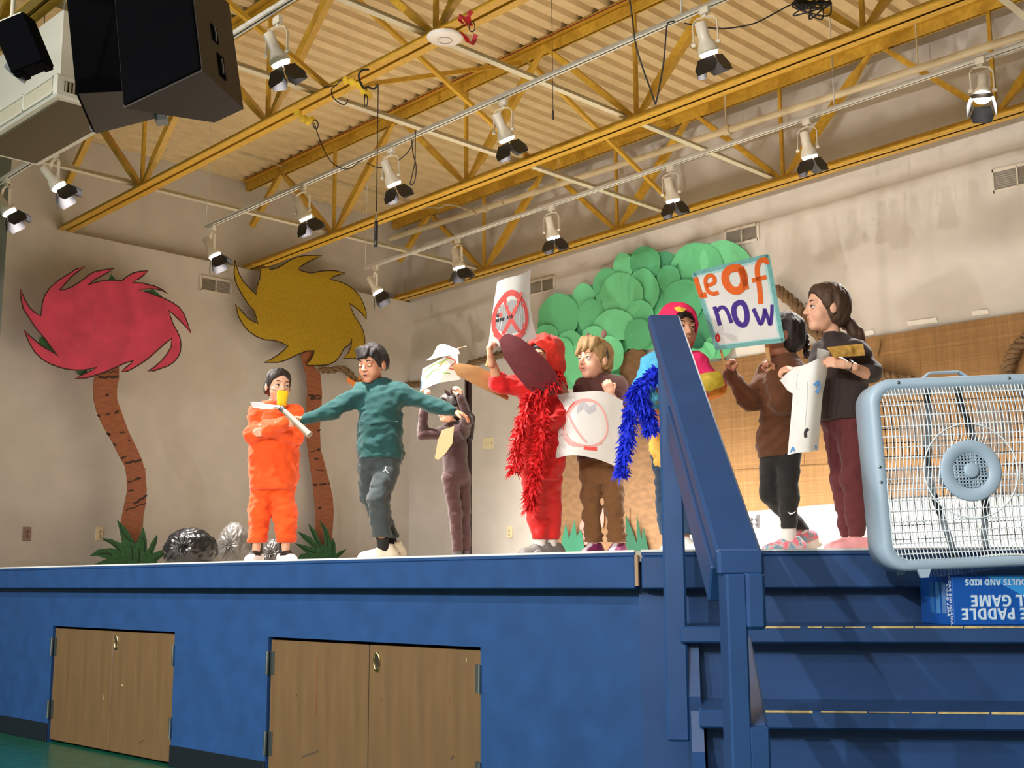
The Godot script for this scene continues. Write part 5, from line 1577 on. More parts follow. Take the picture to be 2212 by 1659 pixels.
func ball(D: Dictionary, q: Vector3, r: float, col: Color, seg := 10) -> void:
	var V: PackedVector3Array = D.v; var I: PackedInt32Array = D.i; var C: PackedColorArray = D.c
	var b := V.size()
	for j in seg + 1:
		for i in seg:
			var th := PI * j / seg; var ph := TAU * i / seg
			V.append(q + Vector3(sin(th) * cos(ph), cos(th), sin(th) * sin(ph)) * r); C.append(col)
	for j in seg:
		for i in seg:
			var i2 := (i + 1) % seg
			I.append_array([b + j * seg + i, b + (j + 1) * seg + i, b + (j + 1) * seg + i2, b + j * seg + i, b + (j + 1) * seg + i2, b + j * seg + i2])
	D.v = V; D.i = I; D.c = C
func strand(D: Dictionary, pts: Array, r: float, col: Color) -> void:      # thin tapered tube
	var cs := curve(pts, 4)
	var V: PackedVector3Array = D.v; var I: PackedInt32Array = D.i; var C: PackedColorArray = D.c
	var b := V.size(); var n := cs.size()
	for k in n:
		var t: Vector3 = (cs[mini(k + 1, n - 1)] - cs[maxi(k - 1, 0)]).normalized()
		var u := t.cross(Vector3.UP if absf(t.y) < 0.9 else Vector3.RIGHT).normalized(); var w := t.cross(u)
		var rr := r * (0.35 + 0.65 * sin(PI * (k + 0.6) / (n + 0.2)))
		for i in 6: V.append(cs[k] + (u * cos(TAU * i / 6) + w * sin(TAU * i / 6)) * rr); C.append(col)
	for k in n - 1:
		for i in 6:
			var j := (i + 1) % 6
			I.append_array([b + k * 6 + i, b + (k + 1) * 6 + j, b + k * 6 + j, b + k * 6 + i, b + (k + 1) * 6 + i, b + (k + 1) * 6 + j])
	D.v = V; D.i = I; D.c = C

# view-relative directions: yaw 0 faces the camera, +90 faces to the picture's right
func facing(yaw: float, pitch := 0.0) -> Vector3:
	var f := Vector3(FW.x, 0, FW.z).normalized(); var r := Vector3(-f.z, 0, f.x)
	var h := -f * cos(deg_to_rad(yaw)) + r * sin(deg_to_rad(yaw))
	return (h * cos(deg_to_rad(pitch)) + Vector3.UP * sin(deg_to_rad(pitch))).normalized()
func frame_of(fwd: Vector3, roll := 0.0) -> Basis:     # x = side, y = up, z = forward
	var s := Vector3.UP.cross(fwd).normalized()
	var u := fwd.cross(s).normalized()
	return Basis(s, u, fwd).rotated(fwd, deg_to_rad(roll))

# head with face; B columns: side, up, forward; c between the eyes
func add_head(D: Dictionary, c: Vector3, B: Basis, s: float, P: Dictionary, neck: Vector3) -> void:
	var L := func(x: float, y: float, z: float) -> Vector3: return c + B * (Vector3(x, y, z) * s)
	var v := Vol.new([c, neck + Vector3(0, 0.10, 0)], 0.132 * s, 0.0044)
	v.ell(L.call(0, 0.035, -0.012), B, Vector3(0.070, 0.078, 0.088) * s, 0.02)
	v.ell(L.call(0, -0.020, 0.018), B, Vector3(0.055, 0.084, 0.064) * s, 0.02)
	v.cap(L.call(-0.006, -0.084, 0.056), L.call(0.006, -0.084, 0.056), 0.017 * s, 0.017 * s, 0.02)
	for e in [-1.0, 1.0]:
		v.ell(L.call(e * 0.032, -0.032, 0.046), B, Vector3(0.025, 0.028, 0.024) * s, 0.02)
		v.ell(L.call(e * 0.073, -0.008, -0.008), B, Vector3(0.009, 0.027, 0.017) * s, 0.006)
	v.cap(L.call(-0.036, 0.021, 0.066), L.call(0.036, 0.021, 0.066), 0.011 * s, 0.011 * s, 0.012)
	for e in [-1.0, 1.0]: v.ell(L.call(e * 0.031, 0.0, 0.088), B, Vector3(0.018, 0.0105, 0.014) * s, 0.008, true)
	v.cap(L.call(0, 0.006, 0.080), L.call(0, -0.024, 0.096), 0.0065 * s, 0.0100 * s, 0.010)
	for e in [-1.0, 1.0]: v.ell(L.call(e * 0.010, -0.028, 0.085), B, Vector3(0.0075, 0.006, 0.009) * s, 0.006)
	v.cap(L.call(-0.015, -0.050, 0.078), L.call(0.015, -0.050, 0.078), 0.0050 * s, 0.0050 * s, 0.006)
	v.cap(L.call(-0.012, -0.060, 0.076), L.call(0.012, -0.060, 0.076), 0.0060 * s, 0.0060 * s, 0.006)
	v.cap(L.call(0, -0.05, -0.026), neck, 0.035 * s, 0.038 * s, 0.012)
	var skin: Color = P.skin; var lip: Color = P.get("lip", skin.lerp(lin(rgb(176, 92, 86)), 0.5))
	var T := B.transposed()
	v.mesh(D, func(p: Vector3) -> Color:
		var q := T * (p - c) / s
		if q.z > 0.070 and absf(q.x) < 0.0175 and q.y > -0.0655 and q.y < -0.0465: return lip
		return skin)
	var look: Vector3 = P.get("look", B.z)
	var hair: Color = P.hair
	for e in [-1.0, 1.0]:
		if not P.get("shut", false):
			var ec: Vector3 = L.call(e * 0.030, -0.001, 0.0680)
			ball(D, ec, 0.0118 * s, lin(rgb(206, 196, 190)), 12)
			ball(D, ec + look.normalized() * 0.0064 * s, 0.0066 * s, P.get("iris", lin(rgb(70, 46, 34))), 10)
		if not P.get("shut", false):     # eyelids closing over the eyeball
			strand(D, [L.call(e * 0.016, 0.0045, 0.0765), L.call(e * 0.022, 0.0075, 0.0785), L.call(e * 0.030, 0.0090, 0.0785), L.call(e * 0.038, 0.0075, 0.0755), L.call(e * 0.044, 0.0035, 0.0715)], 0.0040 * s, skin)
			strand(D, [L.call(e * 0.018, -0.0075, 0.0755), L.call(e * 0.025, -0.0105, 0.0770), L.call(e * 0.033, -0.0105, 0.0760), L.call(e * 0.040, -0.0075, 0.0730)], 0.0036 * s, skin)
		strand(D, [L.call(e * 0.016, 0.0022, 0.0785), L.call(e * 0.022, 0.0046, 0.0810), L.call(e * 0.030, 0.0058, 0.0812), L.call(e * 0.038, 0.0046, 0.0780), L.call(e * 0.044, 0.0012, 0.0740)] if not P.get("shut", false) else [L.call(e * 0.017, -0.003, 0.0800), L.call(e * 0.023, -0.006, 0.0810), L.call(e * 0.030, -0.007, 0.0800), L.call(e * 0.037, -0.006, 0.0780), L.call(e * 0.043, -0.002, 0.0745)], 0.0019 * s, lin(rgb(40, 28, 24)))
		if P.get("shut", false): ball(D, L.call(e * 0.030, 0.0, 0.0700), 0.0122 * s, skin, 10)
		strand(D, [L.call(e * 0.014, 0.0235, 0.0805), L.call(e * 0.022, 0.0265, 0.0810), L.call(e * 0.030, 0.0280, 0.0795), L.call(e * 0.038, 0.0270, 0.0765), L.call(e * 0.045, 0.0240, 0.0720)], 0.0030 * s, hair)
	strand(D, [L.call(-0.014, -0.0552, 0.0800), L.call(-0.007, -0.0555, 0.0822), L.call(0, -0.0555, 0.0828), L.call(0.007, -0.0555, 0.0822), L.call(0.014, -0.0552, 0.0800)], (0.0042 if P.get("open", false) else 0.0015) * s, lin(rgb(70, 28, 28)))

# five-fingered hand: w = wrist, d = along the palm, n = out of the palm's inner side
func add_hand(D: Dictionary, w: Vector3, d: Vector3, n: Vector3, curl: float, skin: Color, thumb := 1.0, s := 1.0, spread := 0.12) -> void:
	d = d.normalized(); n = (n - d * n.dot(d)).normalized()
	var side := d.cross(n).normalized() * thumb        # towards the thumb
	var v := Vol.new([w - d * 0.03, w + d * 0.10 * s, w + d * 0.05 * s + n * 0.05 * s], 0.075 * s, 0.0038)
	var pl := 0.060 * s
	v.cap(w - d * 0.04 * s, w + d * 0.012 * s, 0.0195 * s, 0.0180 * s, 0.012)
	for k in 4:
		var off := (1.5 - k) * 0.0145 * s
		var kn := w + d * (pl - 0.004 * s * absf(k - 1.2)) + side * off
		v.cap(w + d * 0.012 * s + side * off * 0.6, kn, 0.0105 * s, 0.0092 * s, 0.010)
		var len: float = [0.056, 0.062, 0.058, 0.046][k] * s
		var dir := d.rotated(d.cross(side).normalized(), -spread * (1.5 - k) * 0.5)
		var p := kn
		for j in 3:
			dir = dir.rotated(side.normalized(), curl * ([0.7, 1.0, 0.8][j]) * thumb)
			var q: Vector3 = p + dir * (len * float([0.45, 0.31, 0.24][j]))
			v.cap(p, q, (0.0082 - 0.0007 * j) * s, (0.0076 - 0.0008 * j) * s, 0.003)
			p = q
	var tb := w + d * 0.016 * s + side * 0.018 * s + n * 0.004 * s
	var td := (side * 0.75 + d * 0.65 + n * (0.25 + curl * 0.25)).normalized()
	var tm := tb + td * 0.028 * s
	v.cap(tb, tm, 0.0115 * s, 0.0095 * s, 0.010)
	var td2 := (td + (d * 0.5 + n * curl * 0.5 - side * 0.25 * curl)).normalized()
	v.cap(tm, tm + td2 * 0.024 * s, 0.0092 * s, 0.0076 * s, 0.003)
	v.mesh(D, func(_p: Vector3) -> Color: return skin)

func shoe(t: Node, called: String, ankle: Vector3, toe: Vector3, heel_lift: float, upper: Color, sole: Color, extra: Callable, len := 0.205, high := 0.075) -> void:
	# toe: horizontal direction; the sole rests on the stage floor unless the heel is lifted
	var d := Vector3(toe.x, 0, toe.z).normalized()
	var up := Vector3.UP
	var hb := Vector3(ankle.x, HS, ankle.z) - d * 0.055 + up * heel_lift
	var sk := 0.032                                            # sole thickness
	var tb := Vector3(hb.x, HS, hb.z) + d * (len - 0.06) * sqrt(maxf(0.2, 1.0 - pow(heel_lift / 0.2, 2)))
	var fd := (tb - hb).normalized(); var sd := fd.cross(up).normalized(); var nu := sd.cross(fd).normalized()
	var v := Vol.new([hb, tb, hb + up * (high + sk), tb + up * 0.05], 0.075, 0.0068)
	var B := Basis(sd, nu, fd)
	v.cap(hb + nu * 0.012, tb + nu * 0.012, 0.036, 0.040, 0.01)
	v.cap(hb + nu * (0.026 + sk), tb + nu * (0.014 + sk), 0.034, 0.034, 0.02)
	v.cap(hb + nu * (0.04 + sk) + fd * 0.01, hb + fd * 0.075 + nu * (0.040 + sk), 0.034, 0.034, 0.02)
	v.cap(hb + fd * 0.075 + nu * (0.040 + sk), tb - fd * 0.02 + nu * (0.020 + sk), 0.033, 0.030, 0.02)
	v.cap(hb + fd * 0.030 + nu * 0.06, hb + fd * 0.034 + nu * (high + sk), 0.037, 0.035, 0.02)
	v.cut(hb + nu * 0.001, -nu)
	v.cut(hb + fd * 0.03 + nu * (high + sk + 0.010), nu)
	var D := blank()
	v.mesh(D, func(p: Vector3) -> Color:
		var h := (p - hb).dot(nu)
		if h < sk + 0.010: return sole
		return extra.call((p - hb).dot(fd) / len, h - sk, (p - hb).dot(sd), upper))
	var o := put(called, arrays_mesh(D), vmat("shoe_v", 0.55), t)
	# laces / strap
	var st := begin()
	for k in 4:
		var q := hb + fd * (0.080 + k * 0.016) + nu * (0.078 + sk - k * 0.008)
		tube(st, [q - sd * 0.020 - nu * 0.008, q, q + sd * 0.020 - nu * 0.008], 0.0028, 6)
	obj("laces", st, mat("lace_" + sole.to_html(), sole.linear_to_srgb(), 0.7), o)

func cloth(t: Node, called: String, v: Vol, col: Color, rough := 0.85) -> MeshInstance3D:
	var D := blank()
	v.mesh(D, func(_p: Vector3) -> Color: return col)
	var m := vmat("cloth_v%d" % int(rough * 100), rough)
	m.rim_enabled = true; m.rim = 0.25; m.rim_tint = 0.6
	return put(called, arrays_mesh(D), m, t)

# J: joints; builds the bare body (one continuous mesh) plus trousers and top as clothing parts
func body(t: Node, J: Dictionary, P: Dictionary) -> void:
	var D := blank()
	var skin: Color = P.skin
	var B: Basis = J.B          # trunk frame: side, up, forward
	var pts := []
	for k in ["ls", "rs", "le", "re", "lw", "rw", "lh", "rh", "lk", "rk", "la", "ra", "neck"]: pts.append(J[k])
	var v := Vol.new(pts, 0.13, 0.013)
	var ch: Vector3 = (J.ls + J.rs) * 0.5
	var pv: Vector3 = (J.lh + J.rh) * 0.5
	var bw: float = clampf((J.ls as Vector3).distance_to(J.rs) * 0.5, 0.05, 0.1)
	v.ell(ch.lerp(pv, 0.22), B, Vector3(bw * 0.82, 0.13, 0.056), 0.02)
	v.ell(ch.lerp(pv, 0.75), B, Vector3(bw * 0.78, 0.12, 0.054), 0.02)
	v.cap(ch, J.neck, 0.04, 0.036, 0.03)
	for s in ["l", "r"]:
		v.cap(ch.lerp(J[s + "s"], 0.5), J[s + "s"], 0.034, 0.032, 0.02)
		v.cap(J[s + "s"], J[s + "e"], 0.032, 0.028, 0.02)
		v.cap(J[s + "e"], J[s + "w"], 0.030, 0.020, 0.015)
		v.cap(J[s + "h"], J[s + "k"], 0.044, 0.034, 0.01)
		v.cap(J[s + "k"], J[s + "a"], 0.034, 0.024, 0.01)
	v.mesh(D, func(_p: Vector3) -> Color: return skin)
	add_head(D, J.head, J.HB, P.hs, P, J.neck)
	for s in ["l", "r"]:
		if J.has(s + "hd"): add_hand(D, J[s + "w"], J[s + "hd"], J[s + "hn"], J.get(s + "c", 0.6), skin, J.get(s + "t", 1.0), P.get("hand", 0.92))
	var m := vmat("skin_v", 0.55)
	m.subsurf_scatter_enabled = true; m.subsurf_scatter_strength = 0.15
	put("body", arrays_mesh(D), m, t)

func top(t: Node, J: Dictionary, col: Color, G: Dictionary) -> MeshInstance3D:
	# loose garment round the trunk and arms; G.sl sleeve length, G.g ease
	var B: Basis = J.B
	var pts := []
	for k in ["ls", "rs", "le", "re", "lw", "rw", "lh", "rh", "neck"]: pts.append(J[k])
	var v := Vol.new(pts, 0.15, G.get("cell", 0.0095))
	var ch: Vector3 = (J.ls + J.rs) * 0.5
	var pv: Vector3 = (J.lh + J.rh) * 0.5
	var g: float = G.get("g", 0.02)
	var W: float = (J.ls as Vector3).distance_to(J.rs) * 0.5
	W = maxf(W, G.get("w", 0.11))
	var bw: float = G.get("bw", W * 0.98)
	v.ell(ch.lerp(pv, 0.18), B, Vector3(W + g * 0.6, 0.15, 0.075 + g), 0.04)
	v.ell(ch.lerp(pv, 0.55), B, Vector3(bw + g * 0.5, 0.17, 0.080 + g), 0.04)
	v.ell(ch.lerp(pv, 0.92), B, Vector3(bw + g * 0.4, G.get("hl", 0.15), 0.085 + g), 0.04)
	v.cap(ch - B.y * 0.01, J.neck - B.y * 0.012, 0.055, G.get("collar", 0.046), 0.03)
	for s in ["l", "r"]:
		v.cap(ch.lerp(J[s + "s"], 0.5), J[s + "s"], 0.050, 0.044 + g * 0.4, 0.04)
		var sl: float = G.get("sl", 1.0)
		if sl <= 0.5:
			v.cap(J[s + "s"], (J[s + "s"] as Vector3).lerp(J[s + "e"], sl * 2.0), 0.042 + g * 0.4, 0.040 + g * 0.5, 0.03)
		else:
			v.cap(J[s + "s"], J[s + "e"], 0.042 + g * 0.45, 0.034 + g * 0.5, 0.03)
			var wr: Vector3 = (J[s + "e"] as Vector3).lerp(J[s + "w"], (sl - 0.5) * 2.0)
			v.cap(J[s + "e"], wr, 0.036 + g * 0.55, G.get("cuff", 0.026 + g * 0.4), 0.02)
			if G.get("band", false): v.cap(wr.lerp(J[s + "e"], 0.10), wr, 0.029, 0.028, 0.006)
	if G.has("hood"):
		var h: Vector3 = J.neck - B.z * 0.035 - B.y * 0.010
		v.cap(h - B.x * 0.055, h + B.x * 0.055, 0.034, 0.034, 0.03)
		v.cap(J.neck - B.x * 0.052 + B.z * 0.01 - B.y * 0.012, J.neck - B.x * 0.008 + B.z * 0.058 - B.y * 0.045, 0.022, 0.016, 0.02)
		v.cap(J.neck + B.x * 0.052 + B.z * 0.01 - B.y * 0.012, J.neck + B.x * 0.008 + B.z * 0.058 - B.y * 0.045, 0.022, 0.016, 0.02)
	v.wrinkle(G.get("wr", 0.010) * 0.9, 5.5, Vector3(1, 1.7, 1), G.get("seed", 1))
	v.wrinkle(G.get("wr", 0.010) * 0.55, 14.0, Vector3(1, 1.9, 1), G.get("seed", 1) + 50)
	v.cut(pv - B.y * G.get("hem", 0.02), -B.y)
	var o: MeshInstance3D
	if G.has("col"):
		var D := blank(); v.mesh(D, G.col)
		o = put(G.get("name", "top"), arrays_mesh(D), vmat("cloth_dye", 0.85), t)
	else: o = cloth(t, G.get("name", "top"), v, col, G.get("rough", 0.85))
	return o

func trousers(t: Node, J: Dictionary, col: Color, G: Dictionary) -> MeshInstance3D:
	var B: Basis = J.B
	var pts := []
	for k in ["lh", "rh", "lk", "rk", "la", "ra"]: pts.append(J[k])
	var v := Vol.new(pts, 0.14, G.get("cell", 0.0095))
	var pv: Vector3 = (J.lh + J.rh) * 0.5
	var g: float = G.get("g", 0.012)
	v.ell(pv + B.y * 0.03, B, Vector3(G.get("w", 0.105) + g * 0.5, 0.10, 0.082 + g), 0.04)
	for s in ["l", "r"]:
		v.cap(J[s + "h"], J[s + "k"], G.get("th", 0.055) + g, 0.042 + g, 0.02)
		v.cap(J[s + "k"], J[s + "a"], 0.043 + g, G.get("an", 0.030 + g), 0.02)
		if G.get("slouch", 0.0) > 0.0:
			var a: Vector3 = J[s + "a"]; var kk: Vector3 = J[s + "k"]
			for q in 3: v.ell(a.lerp(kk, 0.04 + 0.11 * q), Basis(), Vector3(0.040 + g, 0.018, 0.040 + g) + Vector3.ONE * G.slouch * (0.9 if q == 1 else 0.5), 0.012)
	v.wrinkle(G.get("wr", 0.009) * 0.9, 6.0, Vector3(1, 1.5, 1), G.get("seed", 3))
	v.wrinkle(G.get("wr", 0.009) * 0.6, 13.0, Vector3(1, 2.0, 1), G.get("seed", 3) + 9)
	v.cut(pv + B.y * 0.10, B.y)
	v.cut(Vector3(0, HS + G.get("end", 0.12), 0), Vector3.DOWN)
	return cloth(t, G.get("name", "trousers"), v, col, G.get("rough", 0.88))

func hair_cap(t: Node, c: Vector3, B: Basis, s: float, col: Color, G: Dictionary) -> MeshInstance3D:
	var L := func(x: float, y: float, z: float) -> Vector3: return c + B * (Vector3(x, y, z) * s)
	var pts := [c + B.y * 0.02]
	for q in G.get("locks", []): pts.append(q[0]); pts.append(q[1])
	var v := Vol.new(pts, 0.135, 0.006)
	var th: float = G.get("th", 0.010)
	v.ell(L.call(0, 0.037, -0.014), B, Vector3(0.070 + th, 0.078 + th, 0.088 + th) * s, 0.01)
	v.ell(L.call(0, -0.01, -0.045), B, Vector3(0.066 + th * 0.6, 0.075, 0.055 + th) * s, 0.02)
	# open the face: everything in front of the hairline goes
	var fh: float = G.get("fh", 0.062)
	if G.get("girl", false): v.cut(L.call(0, 0.0, G.get("line", 0.042)), B * Vector3(0, -0.40, 0.92))
	else: v.cut(L.call(0, fh, 0.072), B * Vector3(0, -0.55, 0.83))
	v.cut(L.call(0, G.get("nape", -0.055), 0), B * Vector3(0, -1, 0.25))
	if G.has("fringe"):
		for q in G.fringe: v.cap(L.call(q[0], q[1], q[2]), L.call(q[3], q[4], q[5]), q[6] * s, q[7] * s, 0.012)
	for q in G.get("locks", []): v.cap(q[0], q[1], q[2], q[3], 0.02)
	v.wrinkle(0.006, 14.0, Vector3(1.3, 0.35, 1.3), G.get("seed", 5))
	v.wrinkle(0.0035, 40.0, Vector3(1.4, 0.25, 1.4), G.get("seed", 5) + 2)
	var D := blank()
	var nz := FastNoiseLite.new(); nz.seed = 8; nz.frequency = 45.0
	v.mesh(D, func(p: Vector3) -> Color: return col * (1.0 + 0.5 * nz.get_noise_3d(p.x * 1.5, p.y * 0.25, p.z * 1.5)))
	return put("hair", arrays_mesh(D), vmat("hair_v", 0.68), t)

func boa(label: String, paths: Array, col: Color, n: int, sd: int, rad := 0.05) -> void:
	var r := RandomNumberGenerator.new(); r.seed = sd
	var st := begin()
	var t := thing("feather_boa", label, "feather boa", paths[0][0])
	for path in paths:
		var cs := curve(path, 10)
		tube(st, cs, 0.016, 6)
		for k in n:
			var f := r.randf() * (cs.size() - 1.001)
			var i := int(f)
			var p: Vector3 = (cs[i] as Vector3).lerp(cs[i + 1], f - i)
			var tn: Vector3 = ((cs[i + 1] as Vector3) - (cs[i] as Vector3)).normalized()
			var d := Vector3(r.randfn(), r.randfn(), r.randfn())
			d = (d - tn * d.dot(tn)).normalized()
			var len := r.randf_range(0.6, 1.25) * rad
			var w := r.randf_range(0.004, 0.009)
			var s := d.cross(tn).normalized().rotated(d, r.randf() * PI) * w
			var drop := Vector3(0, -0.35 * len, 0) + tn * r.randf_range(-0.3, 0.6) * len
			var a := p; var b := p + d * len * 0.55 + drop * 0.2; var e := p + d * len + drop
			quad(st, a - s * 0.3, a + s * 0.3, b + s, b - s)
			tri(st, b - s, b + s, e)
	obj("feathers", st, mat("feather_" + col.to_html(), col, 0.7), t)

func jo(q: Array, d: float) -> Vector3: return at(q[0], q[1], d + (q[2] if q.size() > 2 else 0.0))
func joints(d: float, S: Dictionary) -> Dictionary:
	var J := {}
	for k in S: J[k] = jo(S[k], d)
	return J
func ground(J: Dictionary, dl := 0.0, dr := 0.0) -> void:     # ankles sit above the stage floor
	J.la.y = HS + 0.075 + dl; J.ra.y = HS + 0.075 + dr

func kid(label: String, d: float, S: Dictionary, yaw: float, hyaw: float, hp: float, roll: float, P: Dictionary) -> Array:
	var J := joints(d, S)
	J.B = frame_of(facing(yaw))
	J.HB = frame_of(facing(hyaw, hp), roll)
	var t := thing("person", label, "person", Vector3((J.lh.x + J.rh.x) * 0.5, HS, (J.lh.z + J.rh.z) * 0.5), "children acting on the stage")
	return [t, J]

func people() -> void:
	var pale := lin(rgb(214, 164, 138)); var tan_ := lin(rgb(196, 142, 112)); var deep := lin(rgb(154, 104, 80))
	var plain := func(_l: float, _h: float, _s: float, c: Color) -> Color: return c
	var t: Node3D; var J: Dictionary; var a: Array
	# ================= child in orange with the yellow moustache =================
	var d := 7.4
	a = kid("child in bright orange hoodie and trousers wearing a yellow felt moustache, arms crossed", d,
		{"head": [601, 836], "neck": [592, 874, 0.02], "ls": [556, 893], "rs": [633, 893], "le": [548, 938, -0.06], "re": [640, 940, -0.06], "lw": [612, 914, -0.20], "rw": [578, 930, -0.16], "lh": [572, 1040], "rh": [610, 1040], "lk": [562, 1110, -0.02], "rk": [616, 1110, -0.02], "la": [552, 1190], "ra": [618, 1190]}, 8, 30, -2, -3, {})
	t = a[0]; J = a[1]; ground(J)
	J.lhd = RT + DN * -0.1; J.lhn = FW; J.lc = 0.5; J.lt = 1.0
	J.rhd = -RT + DN * 0.2; J.rhn = FW; J.rc = 0.5; J.rt = -1.0
	var P := {"skin": pale, "hair": lin(rgb(40, 28, 22)), "hs": 0.98, "look": facing(55, 0)}
	body(t, J, P)
	var orange := lin(rgb(226, 76, 8))
	top(t, J, orange, {"name": "hoodie", "g": 0.032, "w": 0.118, "bw": 0.140, "hem": 0.055, "hood": 1, "hl": 0.2, "wr": 0.014, "seed": 11})
	trousers(t, J, orange, {"g": 0.026, "w": 0.132, "slouch": 0.008, "wr": 0.014, "seed": 12, "end": 0.155, "th": 0.052})
	hair_cap(t, J.head, J.HB, 0.98, P.hair, {"fh": 0.066, "nape": -0.03, "th": 0.010, "seed": 6})
	var st := begin()
	var HB: Basis = J.HB
	var mo := func(x: float, y: float, z: float) -> Vector3: return J.head + HB * (Vector3(x, y, z) * 0.98)
	var rr := []
	for q in [[-0.034, 0.032, 0.012], [-0.046, 0.036, 0.016], [-0.072, 0.034, 0.020], [-0.10, 0.028, 0.020], [-0.118, 0.032, 0.018], [-0.128, 0.026, 0.012]]:
		rr.append(ring(mo.call(0, q[0], 0.096), HB.x * q[1], HB.z * q[2], 20))
	skin_rings(st, rr)
	obj("felt_moustache", st, tmat("felt_yellow", rgb(246, 204, 20), 0.9, grain("felt", 0.1, 0.8, 1.0), 8.0), t)
	st = begin(); tube(st, curve([mo.call(-0.03, -0.04, 0.09), mo.call(-0.066, -0.02, 0.04), mo.call(-0.078, 0.0, -0.01)], 5), 0.0016, 5); obj("elastic", st, mat("elastic_dark", rgb(70, 60, 56), 0.7), t)
	st = begin(); tube(st, curve([mo.call(0.03, -0.04, 0.09), mo.call(0.066, -0.02, 0.04), mo.call(0.078, 0.0, -0.01)], 5), 0.0016, 5); obj("elastic", st, mat("elastic_dark", rgb(70, 60, 56), 0.7), t)
	var white := lin(rgb(232, 230, 226)); var blk := lin(rgb(26, 25, 27))
	var j1 := func(l: float, h: float, _s: float, c: Color) -> Color: return blk if h > 0.055 or (l > 0.25 and l < 0.62 and h > 0.045) else c
	shoe(t, "shoe", J.la, facing(-6), 0.0, white, white, j1, 0.22, 0.135)
	shoe(t, "shoe", J.ra, facing(32), 0.0, white, white, j1, 0.22, 0.135)
	# ================= child in green hoodie, arms spread =================
	d = 6.8
	a = kid("child in dark green hoodie and grey joggers stepping forward with arms spread wide", d,
		{"head": [804, 787], "neck": [811, 832, 0.02], "ls": [781, 848], "rs": [861, 846], "le": [719, 886, -0.05], "re": [931, 874, 0.02], "lw": [659, 906, -0.05], "rw": [981, 888, -0.02], "lh": [803, 992], "rh": [840, 992], "lk": [800, 1066, 0.10], "rk": [818, 1076, -0.10], "la": [852, 1185, 0.06], "ra": [829, 1180, -0.02]}, -6, -28, -14, -3, {})
	t = a[0]; J = a[1]; ground(J, 0.02, 0.0)
	J.lhd = -RT + DN * -0.1; J.lhn = -FW * 0.3 + DN * 0.9; J.lc = 1.0; J.lt = -1.0
	J.rhd = RT + DN * 0.35; J.rhn = DN + RT * -0.2; J.rc = 0.45; J.rt = -1.0
	P = {"skin": tan_, "hair": lin(rgb(26, 18, 16)), "hs": 0.98, "shut": true, "open": true}
	body(t, J, P)
	top(t, J, lin(rgb(8, 62, 62)), {"name": "hoodie", "g": 0.022, "w": 0.108, "bw": 0.120, "hem": 0.0, "hood": 1, "wr": 0.012, "seed": 21, "cuff": 0.030})
	var jog := trousers(t, J, lin(rgb(48, 58, 60)), {"name": "joggers", "g": 0.020, "w": 0.12, "slouch": 0.006, "wr": 0.014, "seed": 22, "end": 0.16})
	hair_cap(t, J.head, J.HB, 0.98, P.hair, {"fh": 0.060, "nape": -0.02, "th": 0.012, "seed": 16, "fringe": [[-0.05, 0.085, 0.05, -0.045, 0.040, 0.082, 0.022, 0.010], [-0.02, 0.09, 0.06, -0.020, 0.048, 0.088, 0.024, 0.012], [0.02, 0.09, 0.06, 0.016, 0.054, 0.088, 0.024, 0.012], [0.05, 0.08, 0.05, 0.046, 0.050, 0.076, 0.02, 0.010]]})
	# pouch seam and the small white leaping-figure emblem on the thigh
	var kb: Basis = J.B
	st = begin()
	var seam := []
	for k in 9: seam.append(at(776 + k * 10.5, 911 + 1.5 * sin(k * 0.8), 6.662 + 0.012 * pow((k - 4) / 4.0, 2)))
	tube(st, seam, 0.003, 5); obj("pouch_seam", st, mat("seam_dark", rgb(8, 60, 58), 0.8), t)
	st = begin()
	var em := func(x: float, y: float) -> Vector3: return at(833 + x, 1015 + y, 6.598)
	for q in [[0, -6, 0, 0, 1.6], [0, 0, -6, 4, 1.2], [0, 0, 5, 5, 1.4], [0, -3, -3, 0, 0.9], [5, 5, 5.5, 6.5, 1.3], [0.8, -6.5, 1.2, -8, 1.0]]:
		bar(st, em.call(q[0], q[1]), em.call(q[2], q[3]), q[4] * 0.0026, 0.001, -FW)
	obj("emblem", st, mat("emblem_white", rgb(224, 226, 228), 0.6), jog)
	var cream := lin(rgb(226, 218, 198))
	shoe(t, "shoe", J.ra, facing(-62), 0.0, cream, cream, plain, 0.235, 0.085)
	shoe(t, "shoe", J.la, facing(-40), 0.02, cream, cream, plain, 0.225, 0.085)
	socks(t, J, rgb(20, 19, 21), 0.17)
	# ================= child in dark brown at the back, holding up the paper hat sign =================
	d = 8.6
	a = kid("child in dark brown costume with tan bib and long hair, paper sign overhead", d,
		{"head": [971, 884], "neck": [980, 924, 0.02], "ls": [958, 936, -0.04], "rs": [1000, 932, 0.04], "le": [913, 938, -0.05], "re": [1009, 908, -0.08], "lw": [916, 866, -0.08], "rw": [995, 858, -0.08], "lh": [972, 1032, -0.04], "rh": [1000, 1030, 0.04], "lk": [983, 1106, -0.03], "rk": [1002, 1104, 0.05], "la": [990, 1196], "ra": [1006, 1196, 0.05]}, -52, -50, 2, 0, {})
	t = a[0]; J = a[1]; ground(J)
	J.lhd = -DN + RT * 0.1; J.lhn = RT * 0.6 + FW * 0.5; J.lc = 0.9; J.lt = 1.0
	J.rhd = -DN - RT * 0.2; J.rhn = -RT * 0.6 - FW * 0.3; J.rc = 0.9; J.rt = -1.0
	P = {"skin": pale, "hair": lin(rgb(30, 21, 18)), "hs": 0.96}
	body(t, J, P)
	var brn := lin(rgb(50, 26, 28))
	top(t, J, brn, {"name": "shirt", "g": 0.006, "w": 0.088, "bw": 0.088, "hem": 0.0, "wr": 0.006, "seed": 31, "hl": 0.13})
